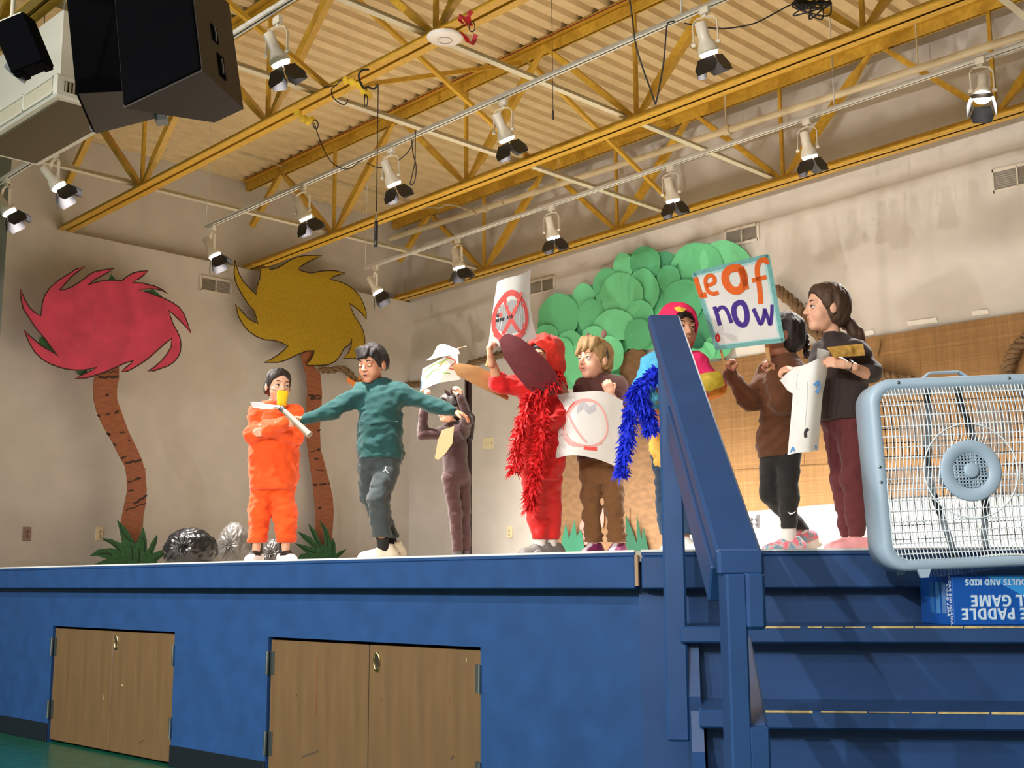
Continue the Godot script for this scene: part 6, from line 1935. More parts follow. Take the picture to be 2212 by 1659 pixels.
	trousers(t, J, lin(rgb(54, 26, 28)), {"name": "leggings", "g": 0.004, "w": 0.09, "wr": 0.006, "seed": 32, "end": 0.125})
	var hb3: Vector3 = J.head
	hair_cap(t, J.head, J.HB, 0.96, P.hair, {"girl": true, "nape": -0.08, "th": 0.014, "seed": 26, "locks": [[at(992, 868, 8.66), at(1012, 905, 8.68), 0.05, 0.045], [at(1012, 905, 8.68), at(1018, 945, 8.68), 0.045, 0.02]]})
	st = begin(); extrude(st, [at(955, 929, 8.40), at(981, 921, 8.40), at(977, 958, 8.40), at(962, 980, 8.40), at(947, 993, 8.40), at(939, 990, 8.40), at(946, 950, 8.40)], FW * 0.006)
	obj("felt_bib", st, mat("felt_tan", rgb(190, 160, 122), 0.95), t)
	for q in [[963, 843, 970, 853, 0.030], [976, 841, 980, 852, 0.026]]:
		st = begin(); var e0 := at(q[0], q[1], 8.55); var e1 := at(q[2], q[3], 8.56)
		var er := []
		for k in 7: er.append(ring(e1.lerp(e0, k / 6.0 * 1.35), RT * 0.018 * sin(PI * (0.25 + 0.74 * k / 6.0)), FW * 0.006, 12))
		skin_rings(st, er); obj("costume_ear", st, mat("ear_brown", rgb(66, 44, 40), 0.9), t)
	socks(t, J, rgb(70, 66, 70), 0.15)
	shoe(t, "shoe", J.la, facing(-70), 0.0, lin(rgb(60, 60, 66)), lin(rgb(40, 40, 44)), plain, 0.20, 0.065)
	shoe(t, "shoe", J.ra, facing(-60), 0.0, lin(rgb(60, 60, 66)), lin(rgb(40, 40, 44)), plain, 0.20, 0.065)
	# ================= child in red with hood and wings =================
	d = 6.2
	a = kid("child in red hooded bird costume with big cardboard wings, one arm raised holding a sign", d,
		{"head": [1176, 776], "neck": [1176, 818, 0.03], "ls": [1138, 838, -0.02], "rs": [1200, 838, 0.04], "le": [1079, 830, -0.06], "re": [1206, 900, -0.06], "lw": [1059, 772, -0.12], "rw": [1180, 920, -0.14], "lh": [1150, 1005], "rh": [1188, 1005, 0.02], "lk": [1158, 1090], "rk": [1190, 1090, 0.03], "la": [1168, 1190], "ra": [1190, 1190, 0.03]}, -25, -40, -4, 0, {})
	t = a[0]; J = a[1]; ground(J)
	J.lhd = -DN - RT * 0.15; J.lhn = RT * 0.7 + FW * 0.2; J.lc = 1.1; J.lt = 1.0
	P = {"skin": tan_, "hair": lin(rgb(36, 26, 24)), "hs": 0.95}
	body(t, J, P)
	var redc := lin(rgb(190, 12, 12))
	var JS := J.duplicate(); JS.lw = (J.le as Vector3).lerp(J.lw, 0.15)
	top(t, JS, redc, {"name": "costume_top", "g": 0.030, "w": 0.10, "bw": 0.115, "hem": 0.08, "wr": 0.014, "seed": 41, "hl": 0.17})
	trousers(t, J, redc, {"g": 0.012, "w": 0.105, "wr": 0.010, "seed": 42, "end": 0.125, "rough": 0.6})
	# hood open towards the face
	var hv := Vol.new([J.head + Vector3(0, 0.02, 0), J.neck], 0.15, 0.0075)
	var hq: Basis = J.HB
	hv.ell(J.head + hq * Vector3(0, 0.03, -0.016), hq, Vector3(0.092, 0.108, 0.112), 0.02)
	hv.cap(J.head + hq * Vector3(0, -0.04, -0.04), J.neck - Vector3(0, 0.01, 0), 0.085, 0.075, 0.03)
	hv.ell(J.head + hq * Vector3(0, -0.012, 0.09), hq, Vector3(0.066, 0.085, 0.09), 0.01, true)
	hv.wrinkle(0.010, 12.0, Vector3.ONE, 43)
	cloth(t, "hood", hv, lin(rgb(206, 34, 14)), 0.7)
	hair_cap(t, J.head, J.HB, 0.95, P.hair, {"fh": 0.05, "nape": -0.05, "th": 0.006, "seed": 44})
	shoe(t, "shoe", J.la, facing(-65), 0.0, lin(rgb(112, 108, 106)), lin(rgb(140, 136, 130)), plain, 0.21, 0.07)
	shoe(t, "shoe", J.ra, facing(-50), 0.0, lin(rgb(112, 108, 106)), lin(rgb(140, 136, 130)), plain, 0.21, 0.07)
	socks(t, J, rgb(206, 200, 196), 0.15)
	# wings: curved cardboard ovals, dark red outside, bare cardboard on the far one
	wing("dark red painted cardboard wing on the red child's near arm", trace([530, 430, 552, 402, 578, 390, 640, 412, 700, 455, 780, 530, 838, 608, 866, 655, 862, 690, 836, 708, 800, 722, 740, 716, 680, 682, 612, 602, 560, 522], 860, 560, 2.439), 5.98, tmat("wing_red", rgb(104, 16, 26), 0.75, grain("wingr", 0.05, 0.72, 1.0), 3.0))
	wing("plain brown cardboard wing on the red child's raised arm", trace([283, 562, 300, 552, 330, 549, 420, 562, 490, 600, 524, 654, 582, 722, 578, 744, 500, 708, 400, 660, 312, 612], 860, 560, 2.439), 6.165, tmat("wing_card", rgb(176, 126, 76), 0.85, grain("kraft", 0.02, 0.8, 1.0, Vector2(1, 2)), 1.4))
	boa("fluffy red feather boa hanging down the front of the red costume", [[at(1208, 806, 6.06), at(1190, 830, 6.02), at(1152, 850, 6.02), at(1132, 900, 6.03), at(1118, 960, 6.03), at(1112, 1020, 6.05)], [at(1168, 850, 6.02), at(1172, 930, 6.01), at(1160, 1000, 6.03), at(1148, 1060, 6.05), at(1146, 1100, 6.06)]], rgb(206, 16, 22), 800, 7, 0.05)
	# ================= boy in brown with animal ears =================
	d = 6.3
	a = kid("child in brown T-shirt and tan trousers with round animal ears, holding a wide poster", d,
		{"head": [1283, 779], "neck": [1296, 818, 0.02], "ls": [1262, 838, -0.02], "rs": [1332, 834, 0.02], "le": [1247, 898, -0.08], "re": [1346, 896, -0.05], "lw": [1222, 852, -0.13], "rw": [1318, 852, -0.14], "lh": [1277, 996], "rh": [1312, 996], "lk": [1278, 1068, -0.02], "rk": [1324, 1072, -0.02], "la": [1282, 1190], "ra": [1334, 1190]}, -18, -48, 2, 0, {})
	t = a[0]; J = a[1]; ground(J)
	J.lhd = -DN - RT * 0.7; J.lhn = FW - DN * 0.1; J.lc = 1.1; J.lt = 1.0
	J.rhd = -DN - RT * 0.3; J.rhn = FW; J.rc = 1.2; J.rt = -1.0
	P = {"skin": pale, "hair": lin(rgb(142, 112, 70)), "hs": 0.99, "look": facing(-62, 0), "iris": lin(rgb(70, 80, 90))}
	body(t, J, P)
	top(t, J, lin(rgb(78, 40, 36)), {"name": "t_shirt", "g": 0.018, "w": 0.105, "bw": 0.11, "hem": 0.0, "sl": 0.42, "wr": 0.008, "seed": 51})
	trousers(t, J, lin(rgb(100, 64, 30)), {"g": 0.010, "w": 0.108, "wr": 0.013, "seed": 52, "slouch": 0.006, "end": 0.115})
	hair_cap(t, J.head, J.HB, 0.99, P.hair, {"fh": 0.062, "nape": -0.045, "th": 0.014, "seed": 56, "fringe": [[-0.05, 0.09, 0.04, -0.058, 0.030, 0.070, 0.026, 0.010], [-0.02, 0.10, 0.05, -0.028, 0.034, 0.090, 0.028, 0.010], [0.015, 0.10, 0.05, 0.008, 0.036, 0.093, 0.028, 0.010], [0.05, 0.09, 0.045, 0.046, 0.034, 0.076, 0.026, 0.010]]})
	var hh: Basis = J.HB; var hc: Vector3 = J.head
	st = begin()
	var bandp := []
	for k in 17:
		var an := PI * k / 16.0
		bandp.append(hc + hh * (Vector3(cos(an) * 0.088, 0.0 + sin(an) * 0.126, -0.012)))
	tube(st, bandp, 0.004, 6); obj("headband", st, mat("band_black", rgb(24, 22, 24), 0.5), t)
	for e in [-1.0, 1.0]:
		st = begin()
		var ec := hc + hh * Vector3(e * 0.058, 0.122, -0.012)
		var er := []
		for k in 9: er.append(ring(ec + hh.y * (k * 0.0055 - 0.006), hh.x * 0.021 * sin(PI * (0.12 + 0.86 * k / 8.0)), hh.z * 0.007, 16))
		skin_rings(st, er); obj("costume_ear", st, mat("ear_felt", rgb(104, 74, 62), 0.95), t)
	var pur := func(l: float, h: float, s: float, c: Color) -> Color: return lin(rgb(206, 196, 204)) if (l > 0.35 and absf(s) < 0.014) or h < 0.026 else c
	shoe(t, "shoe", J.la, facing(-30), 0.0, lin(rgb(128, 44, 96)), lin(rgb(216, 204, 206)), pur, 0.205, 0.07)
	shoe(t, "shoe", J.ra, facing(-22), 0.0, lin(rgb(128, 44, 96)), lin(rgb(216, 204, 206)), pur, 0.205, 0.07)
	# ================= child in tie-dyed hooded costume behind the handrail =================
	d = 5.5
	a = kid("child in rainbow tie-dye hooded bird costume and jeans standing behind the blue handrail", d,
		{"head": [1466, 712], "neck": [1458, 764, 0.02], "ls": [1412, 788], "rs": [1502, 788], "le": [1386, 846, -0.04], "re": [1544, 838, -0.04], "lw": [1406, 856, -0.18], "rw": [1512, 846, -0.16], "lh": [1440, 985], "rh": [1482, 985], "lk": [1446, 1080], "rk": [1480, 1080], "la": [1452, 1185], "ra": [1478, 1185]}, 5, 24, -2, 0, {})
	t = a[0]; J = a[1]; ground(J)
	J.lhd = RT + DN * 0.1; J.lhn = FW; J.lc = 0.5; J.lt = 1.0
	J.rhd = -RT + DN * 0.3; J.rhn = FW; J.rc = 0.7; J.rt = -1.0
	P = {"skin": tan_, "hair": lin(rgb(30, 22, 20)), "hs": 0.96}
	body(t, J, P)
	var dn := FastNoiseLite.new(); dn.seed = 66; dn.frequency = 5.0
	var ctr: Vector3 = (J.ls + J.rs) * 0.5
	var dye := func(p: Vector3) -> Color:
		var q := p - ctr
		var xx := q.dot(RT) + 0.05 * dn.get_noise_3dv(p * 2.0); var yy := -q.dot(DN)
		if xx < -0.03 and yy > -0.20: return lin(rgb(40, 152, 208)).lerp(lin(rgb(110, 200, 230)), 0.5 + 0.5 * dn.get_noise_3dv(p * 4.0))
		if yy < -0.20: return lin(rgb(242, 106, 60)).lerp(lin(rgb(246, 196, 90)), clampf((-0.2 - yy) * 6.0 + 0.4 * dn.get_noise_3dv(p * 3.0), 0, 1))
		if xx > 0.11 and yy < -0.10: return lin(rgb(236, 178, 40)).lerp(lin(rgb(232, 90, 50)), 0.5 + 0.5 * dn.get_noise_3dv(p * 4.0))
		if xx > 0.03: return lin(rgb(214, 34, 96)).lerp(lin(rgb(120, 60, 170)), clampf(0.5 - (xx - 0.03) * 9.0 + 0.5 * dn.get_noise_3dv(p * 4.0), 0, 1))
		return lin(rgb(60, 150, 210)).lerp(lin(rgb(150, 80, 180)), 0.5 + 0.5 * dn.get_noise_3dv(p * 3.0))
	top(t, J, white, {"name": "tie_dye_top", "g": 0.028, "w": 0.105, "bw": 0.105, "hem": 0.06, "wr": 0.012, "seed": 61, "col": dye})
	trousers(t, J, lin(rgb(36, 60, 86)), {"name": "jeans", "g": 0.014, "w": 0.105, "wr": 0.012, "seed": 62, "an": 0.05})
	hv = Vol.new([J.head + Vector3(0, 0.02, 0), J.neck], 0.15, 0.0075)
	hq = J.HB
	hv.ell(J.head + hq * Vector3(0, 0.026, -0.014), hq, Vector3(0.092, 0.104, 0.110), 0.02)
	hv.cap(J.head + hq * Vector3(0, -0.05, -0.03), J.neck, 0.080, 0.068, 0.03)
	hv.ell(J.head + hq * Vector3(0, -0.012, 0.09), hq, Vector3(0.070, 0.090, 0.09), 0.008, true)
	hv.wrinkle(0.006, 12.0, Vector3.ONE, 63)
	var D := blank()
	hv.mesh(D, func(p: Vector3) -> Color:
		var yy := -(p - (J.head as Vector3)).dot(DN)
		if yy < -0.08: return lin(rgb(60, 150, 210))
		return lin(rgb(222, 40, 92)) if yy > -0.02 else lin(rgb(232, 90, 60)))
	put("hood", arrays_mesh(D), vmat("cloth_dye", 0.85), t)
	hair_cap(t, J.head, J.HB, 0.96, P.hair, {"fh": 0.040, "nape": -0.05, "th": 0.007, "seed": 64})
	st = begin(); extrude(st, [at(1456, 664, 5.36), at(1468, 662, 5.35), at(1484, 668, 5.36), at(1474, 674, 5.33), at(1462, 672, 5.33)], FW * 0.01)
	obj("felt_beak", st, mat("beak_yellow", rgb(240, 200, 70), 0.8), t)
	shoe(t, "shoe", J.la, facing(-20), 0.0, white, white, plain, 0.21, 0.07)
	shoe(t, "shoe", J.ra, facing(20), 0.0, white, white, plain, 0.21, 0.07)
	wing("yellow cardboard wing held in the tie-dyed child's left hand", trace([1364, 856, 1376, 849, 1396, 851, 1420, 862, 1424, 872, 1404, 877, 1392, 884, 1382, 878]), 5.30, tmat("wing_yellow", rgb(198, 168, 40), 0.7, grain("wingr", 0.05, 0.72, 1.0), 3.0))
	wing("folded yellow cardboard wing at the tie-dyed child's right sleeve", trace([1502, 810, 1530, 804, 1553, 801, 1560, 812, 1567, 832, 1556, 838, 1530, 846, 1514, 840]), 5.28, tmat("wing_yellow", rgb(198, 168, 40), 0.7, grain("wingr", 0.05, 0.72, 1.0), 3.0))
	boa("fluffy royal blue feather boa hanging from the tie-dyed child's arm", [[at(1420, 800, 5.30), at(1392, 826, 5.26), at(1368, 850, 5.28), at(1360, 910, 5.29), at(1350, 970, 5.30), at(1342, 1030, 5.32)], [at(1380, 850, 5.27), at(1396, 890, 5.28), at(1408, 930, 5.30)]], rgb(16, 46, 214), 800, 8, 0.045)
	# ================= girl in brown jacket with a braid, holding the lettered sign =================
	d = 5.7
	a = kid("child with dark braid in brown jacket and black leggings, holding the lettered sign", d,
		{"head": [1690, 727], "neck": [1699, 776, 0.0], "ls": [1668, 800, 0.06], "rs": [1716, 806, -0.05], "le": [1621, 866, 0.02], "re": [1690, 874, -0.10], "lw": [1577, 812, 0.02], "rw": [1672, 812, -0.06], "lh": [1668, 978, 0.05], "rh": [1702, 980, -0.04], "lk": [1662, 1066, 0.0], "rk": [1704, 1072, -0.05], "la": [1738, 1150, 0.10], "ra": [1704, 1180, -0.05]}, -110, -98, 4, 0, {})
	t = a[0]; J = a[1]; J.ra.y = HS + 0.075; J.la.y = HS + 0.135
	J.lhd = -DN - RT * 0.25; J.lhn = RT + FW * 0.2; J.lc = 1.1; J.lt = -1.0
	J.rhd = -DN - RT * 0.2; J.rhn = -RT - FW * 0.2; J.rc = 1.1; J.rt = -1.0
	P = {"skin": deep, "hair": lin(rgb(30, 20, 17)), "hs": 0.95}
	body(t, J, P)
	top(t, J, lin(rgb(80, 46, 20)), {"name": "jacket", "g": 0.026, "w": 0.09, "bw": 0.088, "hem": 0.02, "wr": 0.014, "seed": 71, "rough": 0.9, "collar": 0.06})
	var lg := trousers(t, J, lin(rgb(16, 15, 17)), {"name": "leggings", "g": 0.004, "w": 0.085, "wr": 0.006, "seed": 72, "end": 0.15})
	hair_cap(t, J.head, J.HB, 0.95, P.hair, {"girl": true, "line": 0.030, "nape": -0.07, "th": 0.012, "seed": 76})
	# braid: three lobes repeating down the back
	st = begin()
	var br := []
	for q in V2([1722, 700, 1732, 712, 1738, 730, 1741, 752, 1743, 774]): br.append(at(q.x, q.y, 5.72))
	var bc := curve(br, 8)
	for s in 2:
		var hp := []; var rad := []
		for k in bc.size():
			hp.append((bc[k] as Vector3) + RT * 0.010 * sin(k * 0.75 + PI * s) + FW * 0.006 * cos(k * 1.5)); rad.append(0.015 * (1.0 - 0.45 * k / bc.size()))
		tube(st, hp, rad, 8)
	obj("braid", st, mat("braid_dark", rgb(50, 35, 30), 0.5), t)
	st = begin()
	var sw := [at(1702, 1105, 5.596), at(1706, 1108, 5.592), at(1712, 1108, 5.59), at(1719, 1105, 5.592), at(1713, 1110.5, 5.59), at(1706, 1111.5, 5.592)]
	extrude(st, sw, FW * 0.004); obj("emblem", st, mat("emblem_white", rgb(224, 226, 228), 0.6), lg)
	var sn := FastNoiseLite.new(); sn.seed = 5; sn.frequency = 9.0
	var multi := func(l: float, h: float, s: float, c: Color) -> Color:
		var n := sn.get_noise_3d(l * 0.5, h * 2.0, s * 3.0)
		return lin(rgb(214, 108, 124)) if n > 0.12 else (lin(rgb(110, 140, 156)) if n < -0.12 else c)
	socks(t, J, rgb(200, 196, 192), 0.17)
	shoe(t, "shoe", J.ra, facing(-82), 0.0, lin(rgb(176, 168, 170)), lin(rgb(206, 200, 196)), multi, 0.215, 0.075)
	shoe(t, "shoe", J.la, facing(-84), 0.065, lin(rgb(150, 138, 142)), lin(rgb(196, 188, 178)), multi, 0.215, 0.075)
	# ================= girl with ponytail in dark shirt =================
	d = 5.4
	a = kid("child with brown ponytail in dark brown shirt and maroon leggings, holding a folded white poster", d,
		{"head": [1783, 668], "neck": [1797, 722, 0.0], "ls": [1782, 762, 0.10], "rs": [1852, 766, -0.08], "le": [1748, 838, 0.02], "re": [1884, 812, -0.12], "lw": [1724, 804, -0.06], "rw": [1828, 788, -0.22], "lh": [1806, 914, 0.06], "rh": [1842, 916, -0.05], "lk": [1820, 1036, 0.05], "rk": [1844, 1036, -0.05], "la": [1838, 1180, 0.05], "ra": [1852, 1180, -0.06]}, -72, -82, 3, 0, {})
	t = a[0]; J = a[1]; ground(J)
	J.lhd = -RT - DN * 0.3; J.lhn = DN + FW * 0.4; J.lc = 0.9; J.lt = 1.0
	J.rhd = -RT - DN * 0.25; J.rhn = FW * 0.8 + DN * 0.4; J.rc = 0.6; J.rt = -1.0
	P = {"skin": pale, "hair": lin(rgb(70, 48, 34)), "hs": 0.98}
	body(t, J, P)
	top(t, J, lin(rgb(46, 31, 33)), {"name": "shirt", "g": 0.030, "w": 0.105, "bw": 0.112, "hem": -0.01, "sl": 0.40, "wr": 0.008, "seed": 81})
	trousers(t, J, lin(rgb(86, 32, 37)), {"name": "leggings", "g": 0.010, "w": 0.115, "wr": 0.009, "seed": 82, "end": 0.105})
	# fuller bare forearm
	hair_cap(t, J.head, J.HB, 0.98, P.hair, {"girl": true, "line": 0.036, "nape": -0.075, "th": 0.015, "seed": 86, "locks": [[at(1832, 698, 5.42), at(1850, 722, 5.42), 0.026, 0.030], [at(1850, 722, 5.42), at(1870, 758, 5.42), 0.030, 0.012]]})
	st = begin()
	var rg := []
	for k in 25: rg.append(at(1832, 699, 5.42) + (RT * cos(TAU * k / 24) * 0.6 + DN * sin(TAU * k / 24) * 0.9).normalized() * (0.026 + 0.004 * sin(k * 2.1)))
	tube(st, rg, 0.009, 8, false); obj("hair_tie", st, mat("scrunchie", rgb(214, 156, 162), 0.8), t)
	st = begin(); var wv: Vector3 = (J.re - J.rw).normalized()
	var wb: Vector3 = J.rw + wv * 0.012
	lathe(st, wb - wv * 0.008, wv, [[0.0, 0.0265], [0.016, 0.0275]], 18, false); obj("wristband", st, mat("band_black", rgb(24, 22, 24), 0.5), t)
	var pk := lin(rgb(232, 160, 164))
	shoe(t, "clog", J.la, facing(-76), 0.0, pk, lin(rgb(224, 170, 170)), plain, 0.215, 0.06)
	shoe(t, "clog", J.ra, facing(-70), 0.0, pk, lin(rgb(224, 170, 170)), plain, 0.215, 0.06)
	held_things()

func socks(t: Node, J: Dictionary, col: Color, h: float) -> void:
	for s in ["l", "r"]:
		var st := begin()
		var a: Vector3 = J[s + "a"]; var k: Vector3 = J[s + "k"]
		var u := (k - a).normalized()
		tube(st, [a - u * 0.03, a, a + u * (HS + h - a.y)], [0.036, 0.033, 0.034], 16)
		obj("sock", st, mat("sock_" + col.to_html(), col, 0.9), t)

# cardboard wing: bowed plate traced on a plane facing the camera
func wing(label: String, pix: Array, d: float, m: Material) -> void:
	var c := Vector2.ZERO
	for q in pix: c += q
	c /= pix.size()
	var n := pix.size()
	var big := 0.0
	for q in pix: big = maxf(big, (q - c).length())
	var st := begin(); st.set_smooth_group(0)
	var P := func(i: int, r: int, back: float) -> Vector3:
		var q: Vector2 = c.lerp(pix[i % n], r / 4.0)
		var bow := 0.05 * pow((q - c).length() / big, 2)
		return at(q.x, q.y, d + bow + back)
	for i in n:
		for r in 4:
			if r == 0:
				tri(st, P.call(i, 0, 0.0), P.call(i + 1, 1, 0.0), P.call(i, 1, 0.0)); tri(st, P.call(i, 0, 0.006), P.call(i, 1, 0.006), P.call(i + 1, 1, 0.006))
			else:
				quad(st, P.call(i, r, 0.0), P.call(i + 1, r, 0.0), P.call(i + 1, r + 1, 0.0), P.call(i, r + 1, 0.0))
				quad(st, P.call(i, r, 0.006), P.call(i, r + 1, 0.006), P.call(i + 1, r + 1, 0.006), P.call(i + 1, r, 0.006))
	st.set_smooth_group(-1)
	for i in n: quad(st, P.call(i, 4, 0.0), P.call(i + 1, 4, 0.0), P.call(i + 1, 4, 0.006), P.call(i, 4, 0.006))
	tag(obj("cardboard_wing", st, m), label, "cardboard wing", "cardboard wings")

# a bent sheet: rows of pixel points (left to right), each with its own depth; returns a lookup (u, v) -> point
func paper(t: Node, called: String, rows: Array, d: float, m: Material) -> Callable:
	var g := []
	for r in rows:
		var pp := []
		for q in r: pp.append(at(q[0], q[1], d + (q[2] if q.size() > 2 else 0.0)))
		g.append(curve(pp, 6))
	var cols: int = g[0].size()
	var full := []
	for i in cols:
		var pp := []
		for r in g: pp.append(r[i])
		full.append(curve(pp, 5))
	var st := begin(); st.set_smooth_group(0)
	for i in cols - 1:
		for j in full[0].size() - 1:
			quad(st, full[i][j], full[i + 1][j], full[i + 1][j + 1], full[i][j + 1])
			var o := FW * 0.0014
			quad(st, full[i][j] + o, full[i][j + 1] + o, full[i + 1][j + 1] + o, full[i + 1][j] + o)
	obj(called, st, m, t)
	return func(u: float, v: float) -> Vector3:
		var a := clampf(u, 0, 1) * (cols - 1.001); var b: float = clampf(v, 0, 1) * (full[0].size() - 1.001)
		var i := int(a); var j := int(b)
		return (full[i][j] as Vector3).lerp(full[i + 1][j], a - i).lerp((full[i][j + 1] as Vector3).lerp(full[i + 1][j + 1], a - i), b - j)

# draw a stroke on the sheet: uv points, width in metres
func draw(t: Node, called: String, S: Callable, uv: Array, w: float, m: Material, h := 0.0014, per := 5, closed := false) -> void:
	var cs := curve(uv, per, closed) if uv.size() > 2 else [uv[0], (uv[0] as Vector2).lerp(uv[1], 0.5), uv[1]]
	var ps := []
	for q in cs: ps.append(S.call(q.x, q.y))
	var n := -FW
	var st := begin(); ribbon(st, ps, w, n, h, closed)
	obj(called, st, m, t)

func held_things() -> void:
	var pw := tmat("sheet_white", rgb(228, 228, 226), 0.75, grain("sheetp", 0.01, 0.93, 1.0), 2.0)
	var wood := mat("stick_wood", rgb(180, 140, 88), 0.7)
	# ---- axe with taped handle and clear blade ----
	var t := thing("toy_axe", "toy axe with grey taped handle and clear plastic blade held by the green child", "toy axe", at(640, 905, 6.72))
	var h0 := at(610, 884, 6.74); var h1 := at(669, 940, 6.64)
	var st := begin(); tube(st, [h0, h0.lerp(h1, 0.3), h0.lerp(h1, 0.75), h1], [0.014, 0.016, 0.017, 0.020], 14); obj("handle", st, tmat("tape_grey", rgb(158, 146, 128), 0.5, grain("tape", 0.06, 0.8, 1.0), 4.0), t)
	st = begin(); tube(st, [h0 + (h0 - h1).normalized() * 0.012, h0 + (h1 - h0).normalized() * 0.014], 0.018, 14); obj("head_collar", st, mat("collar_dark", rgb(60, 58, 60), 0.5), t)
	st = begin(); tube(st, [at(592, 879, 6.74), at(602, 879, 6.74), at(612, 884, 6.74)], 0.011, 10); obj("silver_tape", st, mat("foil", rgb(196, 196, 198), 0.3, 0.7), t)
	st = begin(); extrude(st, [at(540, 868, 6.76), at(546, 880, 6.76), at(568, 883, 6.75), at(596, 882, 6.74), at(598, 876, 6.74), at(574, 872, 6.75), at(556, 868, 6.76)], FW * 0.010)
	var cm := mat("clear_plastic", rgb(214, 218, 222), 0.12); cm.transparency = BaseMaterial3D.TRANSPARENCY_ALPHA; cm.albedo_color.a = 0.55
	obj("blade", st, cm, t)
	# ---- paper hat sign at the back ----
	t = thing("paper_sign", "white paper sheet with coloured scribbles under a white paper hat, held overhead at the back", "paper sign", at(950, 850, 8.45), "paper signs")
	var S := paper(t, "sheet", [[[913, 797, 0.04], [935, 785], [960, 772, -0.03], [988, 764, 0.0]], [[910, 822, 0.02], [935, 806], [962, 796, -0.04], [992, 793]], [[907, 847, 0.04], [930, 834], [950, 827, -0.03], [995, 820]]], 8.46, pw)
	for q in [[[0.1, 0.25, 0.35, 0.12, 0.6, 0.2, 0.75, 0.12], rgb(150, 190, 110)], [[0.15, 0.55, 0.4, 0.4, 0.6, 0.6, 0.8, 0.7], rgb(140, 180, 110)], [[0.7, 0.05, 0.9, 0.3, 0.75, 0.5, 0.95, 0.6], rgb(196, 96, 72)], [[0.05, 0.2, 0.02, 0.5, 0.04, 0.9], rgb(130, 170, 206)], [[0.5, 0.35, 0.62, 0.25, 0.72, 0.35], rgb(220, 170, 90)]]:
		draw(t, "crayon_line", S, V2(q[0]), 0.010, mat("cr_" + (q[1] as Color).to_html(), q[1], 0.8))
	st = begin(); extrude(st, [at(920, 779, 8.42), at(934, 768, 8.42), at(944, 748, 8.42), at(951, 743, 8.42), at(963, 744, 8.42), at(990, 755, 8.42), at(993, 764, 8.42), at(975, 767, 8.42), at(950, 771, 8.42), at(934, 776, 8.42)], FW * 0.012); obj("paper_hat", st, pw, t)
	st = begin(); tube(st, [at(985, 754, 8.43), at(1008, 748, 8.43)], 0.004, 6); obj("stick", st, mat("stick_brown", rgb(130, 90, 70), 0.7), t)
	st = begin(); tube(st, [at(914, 838, 8.49), at(916, 862, 8.50)], 0.006, 6); obj("stick", st, wood, t)
	# ---- red 'no' sign held by the red child ----
	t = thing("paper_sign", "tall white paper sign with a red crossed-out circle, raised by the red costumed child", "paper sign", at(1100, 670, 6.1), "paper signs")
	S = paper(t, "sheet", [[[1074, 609, 0.0], [1096, 600, -0.02], [1122, 594, -0.02], [1147, 582, 0.02]], [[1066, 660, 0.0], [1092, 655, -0.02], [1118, 650, -0.02], [1144, 640, 0.03]], [[1060, 706, 0.0], [1090, 702, -0.02], [1120, 700, -0.02], [1150, 692, 0.03]], [[1054, 750, 0.02], [1088, 748, 0.0], [1124, 742, 0.0], [1160, 730, 0.05]]], 6.10, pw)
	var redm := mat("marker_red", rgb(222, 92, 88), 0.75); var greym := mat("marker_grey", rgb(170, 170, 172), 0.8); var blackm := mat("marker_black", rgb(52, 50, 52), 0.8)
	var el := func(cx: float, cy: float, rx: float, ry: float, n: int) -> Array:
		var o := []
		for k in n: o.append(Vector2(cx + cos(TAU * k / n) * rx, cy + sin(TAU * k / n) * ry))
		return o
	for k in 12:
		var a := 0.17 + 0.055 * k
		draw(t, "pencil_shading", S, [Vector2(a, 0.30 + 0.012 * absf(k - 6)), Vector2(a + 0.02, 0.55), Vector2(a - 0.01, 0.80 - 0.012 * absf(k - 6))], 0.012, greym, 0.0010)
	for k in 3: draw(t, "marker_ring", S, el.call(0.46, 0.55, 0.41 - 0.03 * k, 0.35 - 0.018 * k, 20), 0.013, redm, 0.0016, 4, true)
	for k in 5: draw(t, "marker_fill", S, V2([0.12 + 0.03 * k, 0.78 + 0.02 * k, 0.3 + 0.02 * k, 0.84 + 0.015 * k, 0.6, 0.84 + 0.012 * k, 0.78 - 0.03 * k, 0.80 + 0.015 * k]), 0.016, redm, 0.0018)
	draw(t, "marker_cross", S, V2([0.28, 0.24, 0.42, 0.46, 0.56, 0.66, 0.72, 0.82]), 0.018, redm, 0.0020)
	draw(t, "marker_cross", S, V2([0.74, 0.24, 0.60, 0.44, 0.44, 0.64, 0.30, 0.80]), 0.018, redm, 0.0020)
	# hand-lettered words across the circle: NO / MEN IN
	var word := [[[0.15, 0.53, 0.155, 0.47], [0.155, 0.47, 0.19, 0.53], [0.19, 0.53, 0.195, 0.47]], [[0.14, 0.61, 0.145, 0.56], [0.145, 0.56, 0.165, 0.60], [0.165, 0.60, 0.185, 0.55], [0.185, 0.55, 0.195, 0.61]], [[0.215, 0.58, 0.25, 0.57], [0.25, 0.57, 0.235, 0.55], [0.235, 0.55, 0.215, 0.58], [0.215, 0.58, 0.25, 0.60]], [[0.275, 0.60, 0.275, 0.55], [0.275, 0.55, 0.305, 0.595], [0.305, 0.595, 0.31, 0.54]], [[0.40, 0.585, 0.405, 0.53]], [[0.44, 0.58, 0.445, 0.52], [0.445, 0.52, 0.49, 0.575], [0.49, 0.575, 0.50, 0.51], [0.50, 0.51, 0.53, 0.565]]]
	for L in word:
		for q in L: draw(t, "letter_stroke", S, [Vector2(q[0], q[1]), Vector2(q[2], q[3])], 0.006, blackm, 0.0024)
	draw(t, "letter_stroke", S, el.call(0.235, 0.50, 0.022, 0.022, 10), 0.010, redm, 0.0024, 3, true)
	st = begin(); tube(st, [at(1062, 742, 6.13), at(1058, 765, 6.11), at(1052, 792, 6.10)], 0.009, 8); obj("stick", st, wood, t)
